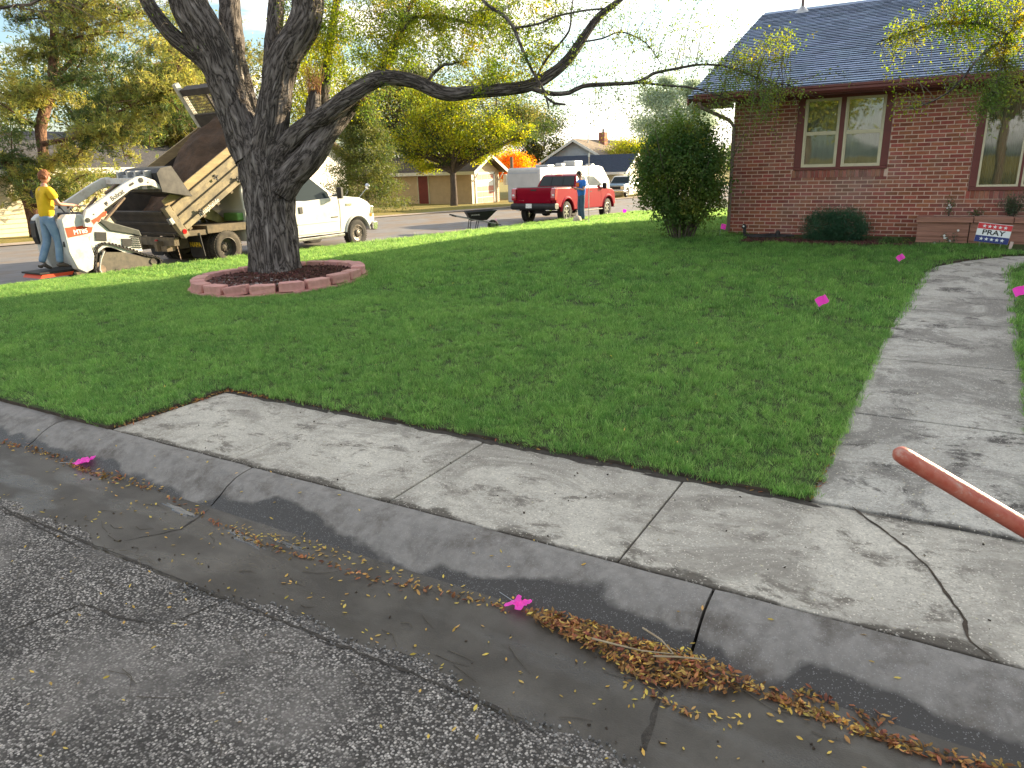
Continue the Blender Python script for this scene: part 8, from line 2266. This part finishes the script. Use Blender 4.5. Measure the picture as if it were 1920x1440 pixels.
# ================= fallen leaves =================
M_lf = mat('dry_leaves', (0.36, 0.175, 0.06), (0.21, 0.10, 0.04), scale=16, detail=2, rough=.6, island=.6, transl=.2, lo=.40, hi=.6, dirt=(0.55, 0.36, 0.09), dirt_scale=11, dirt_lo=.56, dirt_hi=.6)
M_lf2 = mat('fresh_fallen_leaves', (0.62, 0.42, 0.07), (0.50, 0.34, 0.11), scale=24, detail=1, rough=.6, island=.35, transl=.2)
M_lf3 = mat('pale_leaf_bits', (0.55, 0.50, 0.36), (0.42, 0.36, 0.22), scale=24, rough=.8, island=.4)
def litter(name, P, L_, m, flat=.25, thick=0.0, curl=.25):
    """lance-shaped leaves folded along the midrib"""
    P = np.asarray(P, float); n = len(P)
    a = NP.uniform(0, 2 * PI, n); tl = NP.normal(0, flat, n)
    d = np.stack([np.cos(a) * np.cos(tl), np.sin(a) * np.cos(tl), np.sin(tl)], 1)
    up = np.stack([NP.normal(0, flat, n), NP.normal(0, flat, n), np.ones(n)], 1)
    s = np.cross(up, d); s /= np.linalg.norm(s, axis=1, keepdims=True); u = np.cross(d, s)
    L = (L_ * NP.uniform(.6, 1.3, n))[:, None]; w = L * NP.uniform(.14, .22, n)[:, None]; c = curl * NP.uniform(-.2, 1, n)[:, None] * w
    P = P + np.array([0, 0, .004])
    t0 = P - d * L * .5; t1 = P + d * L * .5 + u * L * .08 * NP.uniform(-.5, 1.5, n)[:, None]
    m0 = P - d * L * .12; m1 = P + d * L * .22
    l0 = m0 + s * w + u * c; l1 = m1 + s * w * .8 + u * c; r0 = m0 - s * w + u * c; r1 = m1 - s * w * .8 + u * c
    V = np.stack([t0, m0, m1, t1, l0, l1, r0, r1], 1)
    F = np.array([(0, 1, 4, 4), (1, 2, 5, 4), (2, 3, 5, 5), (0, 6, 1, 1), (1, 6, 7, 2), (2, 7, 3, 3)])
    me = bpy.data.meshes.new(name); me.vertices.add(n * 8); me.vertices.foreach_set('co', V.reshape(-1).astype(np.float32))
    tri = [(0, 1, 4), (1, 2, 5, 4), (2, 3, 5), (0, 6, 1), (1, 6, 7, 2), (2, 7, 3)]
    lp = np.concatenate([np.array(f) for f in tri]); ls = np.cumsum([0] + [len(f) for f in tri])[:-1]; k = len(lp)
    li = (np.arange(n)[:, None] * 8 + lp[None]).reshape(-1); st = (np.arange(n)[:, None] * k + ls[None]).reshape(-1)
    me.loops.add(n * k); me.loops.foreach_set('vertex_index', li.astype(np.int32)); me.polygons.add(len(st)); me.polygons.foreach_set('loop_start', st.astype(np.int32))
    me.materials.append(m); me.update(calc_edges=True); me.polygons.foreach_set('use_smooth', [True] * len(me.polygons))
    return stuff(link(name, me))
def kz(y):   # height of kerb / gutter / road at y
    T = [(1.98, -.127), (2.05, -.134), (2.575, -.134), (2.60, -.126), (2.66, -.098), (2.73, -.052), (2.80, -.020), (2.87, -.005), (2.945, 0.0)]
    if y < 1.98: return -.127 + .017 * (2 - y)
    return interp(T, y)
pile = []
outl = [(-1.509,2.543),(-1.321,2.594),(-1.104,2.594),(-0.921,2.583),(-0.709,2.595),(-0.571,2.590),(-0.442,2.549),(-0.382,2.512),(-0.470,2.447),(-0.631,2.412),(-0.762,2.341),(-0.885,2.365),(-1.050,2.412),(-1.250,2.451),(-1.403,2.481)]
def inpoly(x, y, P):
    c = False; j = len(P) - 1
    for i in range(len(P)):
        if (P[i][1] > y) != (P[j][1] > y) and x < (P[j][0] - P[i][0]) * (y - P[i][1]) / (P[j][1] - P[i][1]) + P[i][0]: c = not c
        j = i
    return c
x0_, x1_ = min(p[0] for p in outl), max(p[0] for p in outl); y0_, y1_ = min(p[1] for p in outl), max(p[1] for p in outl)
while len(pile) < 1250:
    x, y = rnd.uniform(x0_, x1_), rnd.uniform(y0_, y1_)
    if inpoly(x, y, outl):
        h = .030 * max(0, 1 - abs(y - 2.50) / .22); pile.append((x, y, kz(y) + rnd.uniform(0, 1) ** .8 * h + .002))
def line_leaves(pts, n, sx_, sy_, out):
    for i in range(n):
        k = rnd.randrange(len(pts) - 1); t = rnd.random(); a, c = pts[k], pts[k + 1]
        x = a[0] + (c[0] - a[0]) * t + rnd.gauss(0, sx_); y = a[1] + (c[1] - a[1]) * t + rnd.gauss(0, sy_)
        if y > 2.62: y = 2.60 - rnd.uniform(0, .03)
        out.append((x, y, kz(y) + rnd.uniform(0, .006)))
line_leaves([(-0.360,2.506),(-0.240,2.504),(-0.124,2.488),(0.020,2.491),(0.125,2.476),(0.288,2.483),(0.445,2.529)], 330, .03, .022, pile)
line_leaves([(-0.348,2.547),(-0.214,2.585),(-0.058,2.555),(0.049,2.582)], 60, .03, .015, pile)
line_leaves([(-4.961,2.587),(-4.315,2.568),(-3.505,2.439),(-3.093,2.402),(-2.692,2.417),(-2.308,2.410),(-1.931,2.498),(-1.543,2.525)], 210, .05, .018, pile)
line_leaves([(-6.381,2.550),(-5.981,2.594),(-5.512,2.587),(-5.154,2.544),(-4.718,2.556)], 170, .04, .022, pile)
line_leaves([(-0.874,2.335),(-0.765,2.287),(-0.672,2.271),(-0.583,2.255)], 22, .02, .01, pile)
litter('leaf_litter', pile, .034, M_lf, .42, curl=.8)
ye = []
line_leaves([(-3.505,2.439),(-3.193,2.490),(-2.975,2.532),(-2.627,2.513),(-2.046,2.519),(-1.588,2.550)], 120, .06, .03, ye)
line_leaves([(-6.381,2.550),(-5.204,2.572),(-4.315,2.568)], 60, .06, .03, ye)
for p in rnd.sample(pile[:900], 130): ye.append((p[0] + rnd.gauss(0, .01), p[1] + rnd.gauss(0, .02), p[2] + .008))
line_leaves([(-0.813,2.296),(-0.610,2.272),(-0.439,2.317),(-0.240,2.504),(-0.013,2.473)], 60, .03, .02, ye)
for i in range(230):
    x = rnd.uniform(-5.5, 1.2); y = rnd.uniform(1.98, 2.55); ye.append((x, y, kz(y)))
for i in range(330):
    x = rnd.uniform(-7, 1.2); y = rnd.uniform(-.5, 1.95); ye.append((x, y, kz(y)))
for i in range(40):
    x = rnd.uniform(-7, 1.2); y = rnd.uniform(2.6, 2.95); ye.append((x, y, kz(y)))
litter('fallen_leaves', ye, .026, M_lf2, .18, curl=.35)
ed = []      # leaves caught along the turf edge
for i in range(260): x = rnd.uniform(-5.6, -4.9 if i % 3 else -.5); ed.append((x, 4.07 + rnd.gauss(0, .02), .004 + rnd.uniform(0, .012)))
for i in range(170): y = rnd.uniform(2.98, 4.08); ed.append((-5.45 + rnd.gauss(0, .02), y, .004 + rnd.uniform(0, .012)))
for i in range(70): y = rnd.uniform(4.1, 5.0); ed.append((interp(WL, y) + abs(rnd.gauss(0, .015)), y, lawnz(-2, y) + .006))
litter('edge_leaves', ed, .030, M_lf, .3, curl=.5)
pb_ = []
for i in range(420):
    y = 4.1 + 8 * rnd.random() ** 1.8; x = rnd.uniform(interp(WL, y), interp(WR, y)); pb_.append((x, y, lawnz(-2, y) + .004))
for i in range(150): x = rnd.uniform(-5.4, .8); pb_.append((x, rnd.uniform(2.98, 4.05), .003))
for i in range(160): y = rnd.uniform(4.2, 10); pb_.append((interp(WL, y) + abs(rnd.gauss(0, .03)), y, lawnz(-2, y) + .004))
litter('leaf_fragments', pb_, .015, M_lf3, .12)
lg = []
for i in range(500):
    x, y = rnd.uniform(-13, 0), rnd.uniform(3, 13)
    if in_lawn(x, y): lg.append((x, y, lawnz(x, y) + .05))
litter('leaves_on_grass', lg[:260], .024, M_lf2, .3)
# twigs in the gutter
M_stick = mat('pale_stick', (.42, .34, .22), (.30, .23, .15), scale=10, rough=.8)
sk1 = thing('stick', 'pale forked stick lying on the brown leaf pile in the gutter', 'stick', (-.75, 2.40, -.10)); b = MB()
for P in ([(-0.821,2.473),(-0.728,2.508),(-0.614,2.542)], [(-1.097,2.459),(-0.973,2.463),(-0.866,2.469),(-0.745,2.503)], [(-0.928,2.634),(-0.824,2.584),(-0.748,2.513)]):
    b.tube([(p[0] + .75, p[1] - 2.40, .008 + .006 * i) for i, p in enumerate(P)], [.0045, .004, .003, .002][:len(P)], 6, cap=True)
b.build('wood', M_stick, sk1)
tw_ = MB()
for i in range(70):
    x, y = rnd.uniform(-4.5, .8), rnd.uniform(1.2, 2.5); a = rnd.uniform(-.7, .5); l = rnd.uniform(.06, .22); c_ = rnd.uniform(-.03, .03)
    P = [(x, y), (x + l * .5 * math.cos(a), y + l * .5 * math.sin(a) + c_), (x + l * math.cos(a), y + l * math.sin(a))]
    tw_.tube([(p[0], p[1], kz(p[1]) + .004) for p in P], [.002, .0016, .001], 4)
stuff(tw_.build('fallen_twigs', M_twig))
cl = MB()
for i in range(170):      # crumbs of soil and pebbles in the gutter and on the slabs
    x = rnd.uniform(-5, .8); y = rnd.choice((rnd.gauss(2.0, .05), rnd.uniform(2.0, 2.55), rnd.uniform(2.96, 4.05))); s = rnd.uniform(.002, .006)
    z = kz(y) if y < 2.945 else .001
    cl.obox((x, y, z + s * .4), (s * 2, s * 1.6, s), Euler((rnd.random(), rnd.random(), rnd.random() * 6)).to_matrix())
stuff(cl.build('grit', M_soil))
gr2 = MB()
for i in range(650):     # loose chippings along the broken asphalt edge
    x = rnd.uniform(-3.2, 1.0); y = edge_y(x) - abs(rnd.gauss(0, .05)) - .01; s = rnd.uniform(.002, .0055)
    gr2.obox((x, y, kz(y) + s * .3), (s * 2, s * 1.7, s * 1.3), Euler((rnd.random() * 3, rnd.random() * 3, rnd.random() * 6)).to_matrix())
stuff(gr2.build('loose_chippings', mat('pale_chippings', (.26, .25, .24), (.10, .095, .09), scale=40, rough=.85, island=.6)))

# ================= behind the camera: what the windows mirror =================
for i, (x, y, H, c) in enumerate(((-8, -21, 11, M_yg), (2.5, -23, 12, M_oly), (12, -20, 10, M_yg), (-18, -24, 12, M_oly), (21, -22, 11, M_dkg))):
    broadleaf(['lime tree across the near street on the left', 'olive tree straight across the near street', 'lime tree across the near street on the right', 'olive tree far left across the near street', 'dark tree far right across the near street'][i], x, y, 0, H,
              [(0, 0, H * .6, 3.6, 3.2, H * .3), (-2, 1, H * .45, 2.4, 2.2, 2.2), (2, 1, H * .5, 2.4, 2.2, 2.4)], 6000, .3, [c], trunk_r=.25)
# unseen trees added beyond the brick house to block the low sun
for i, (x, y, H) in enumerate(((9.5, 36, 11), (17.5, 30, 10), (24, 22, 11))):
    broadleaf(['back yard tree behind the right part of the brick house', 'back yard tree off the right end of the brick house', 'tall tree off the right side of the brick house'][i], x, y, .3, H,
              [(0, 0, H * .55, 3.4, 3.2, H * .38)], 7000, .3, [M_dkg], trunk_r=.25)
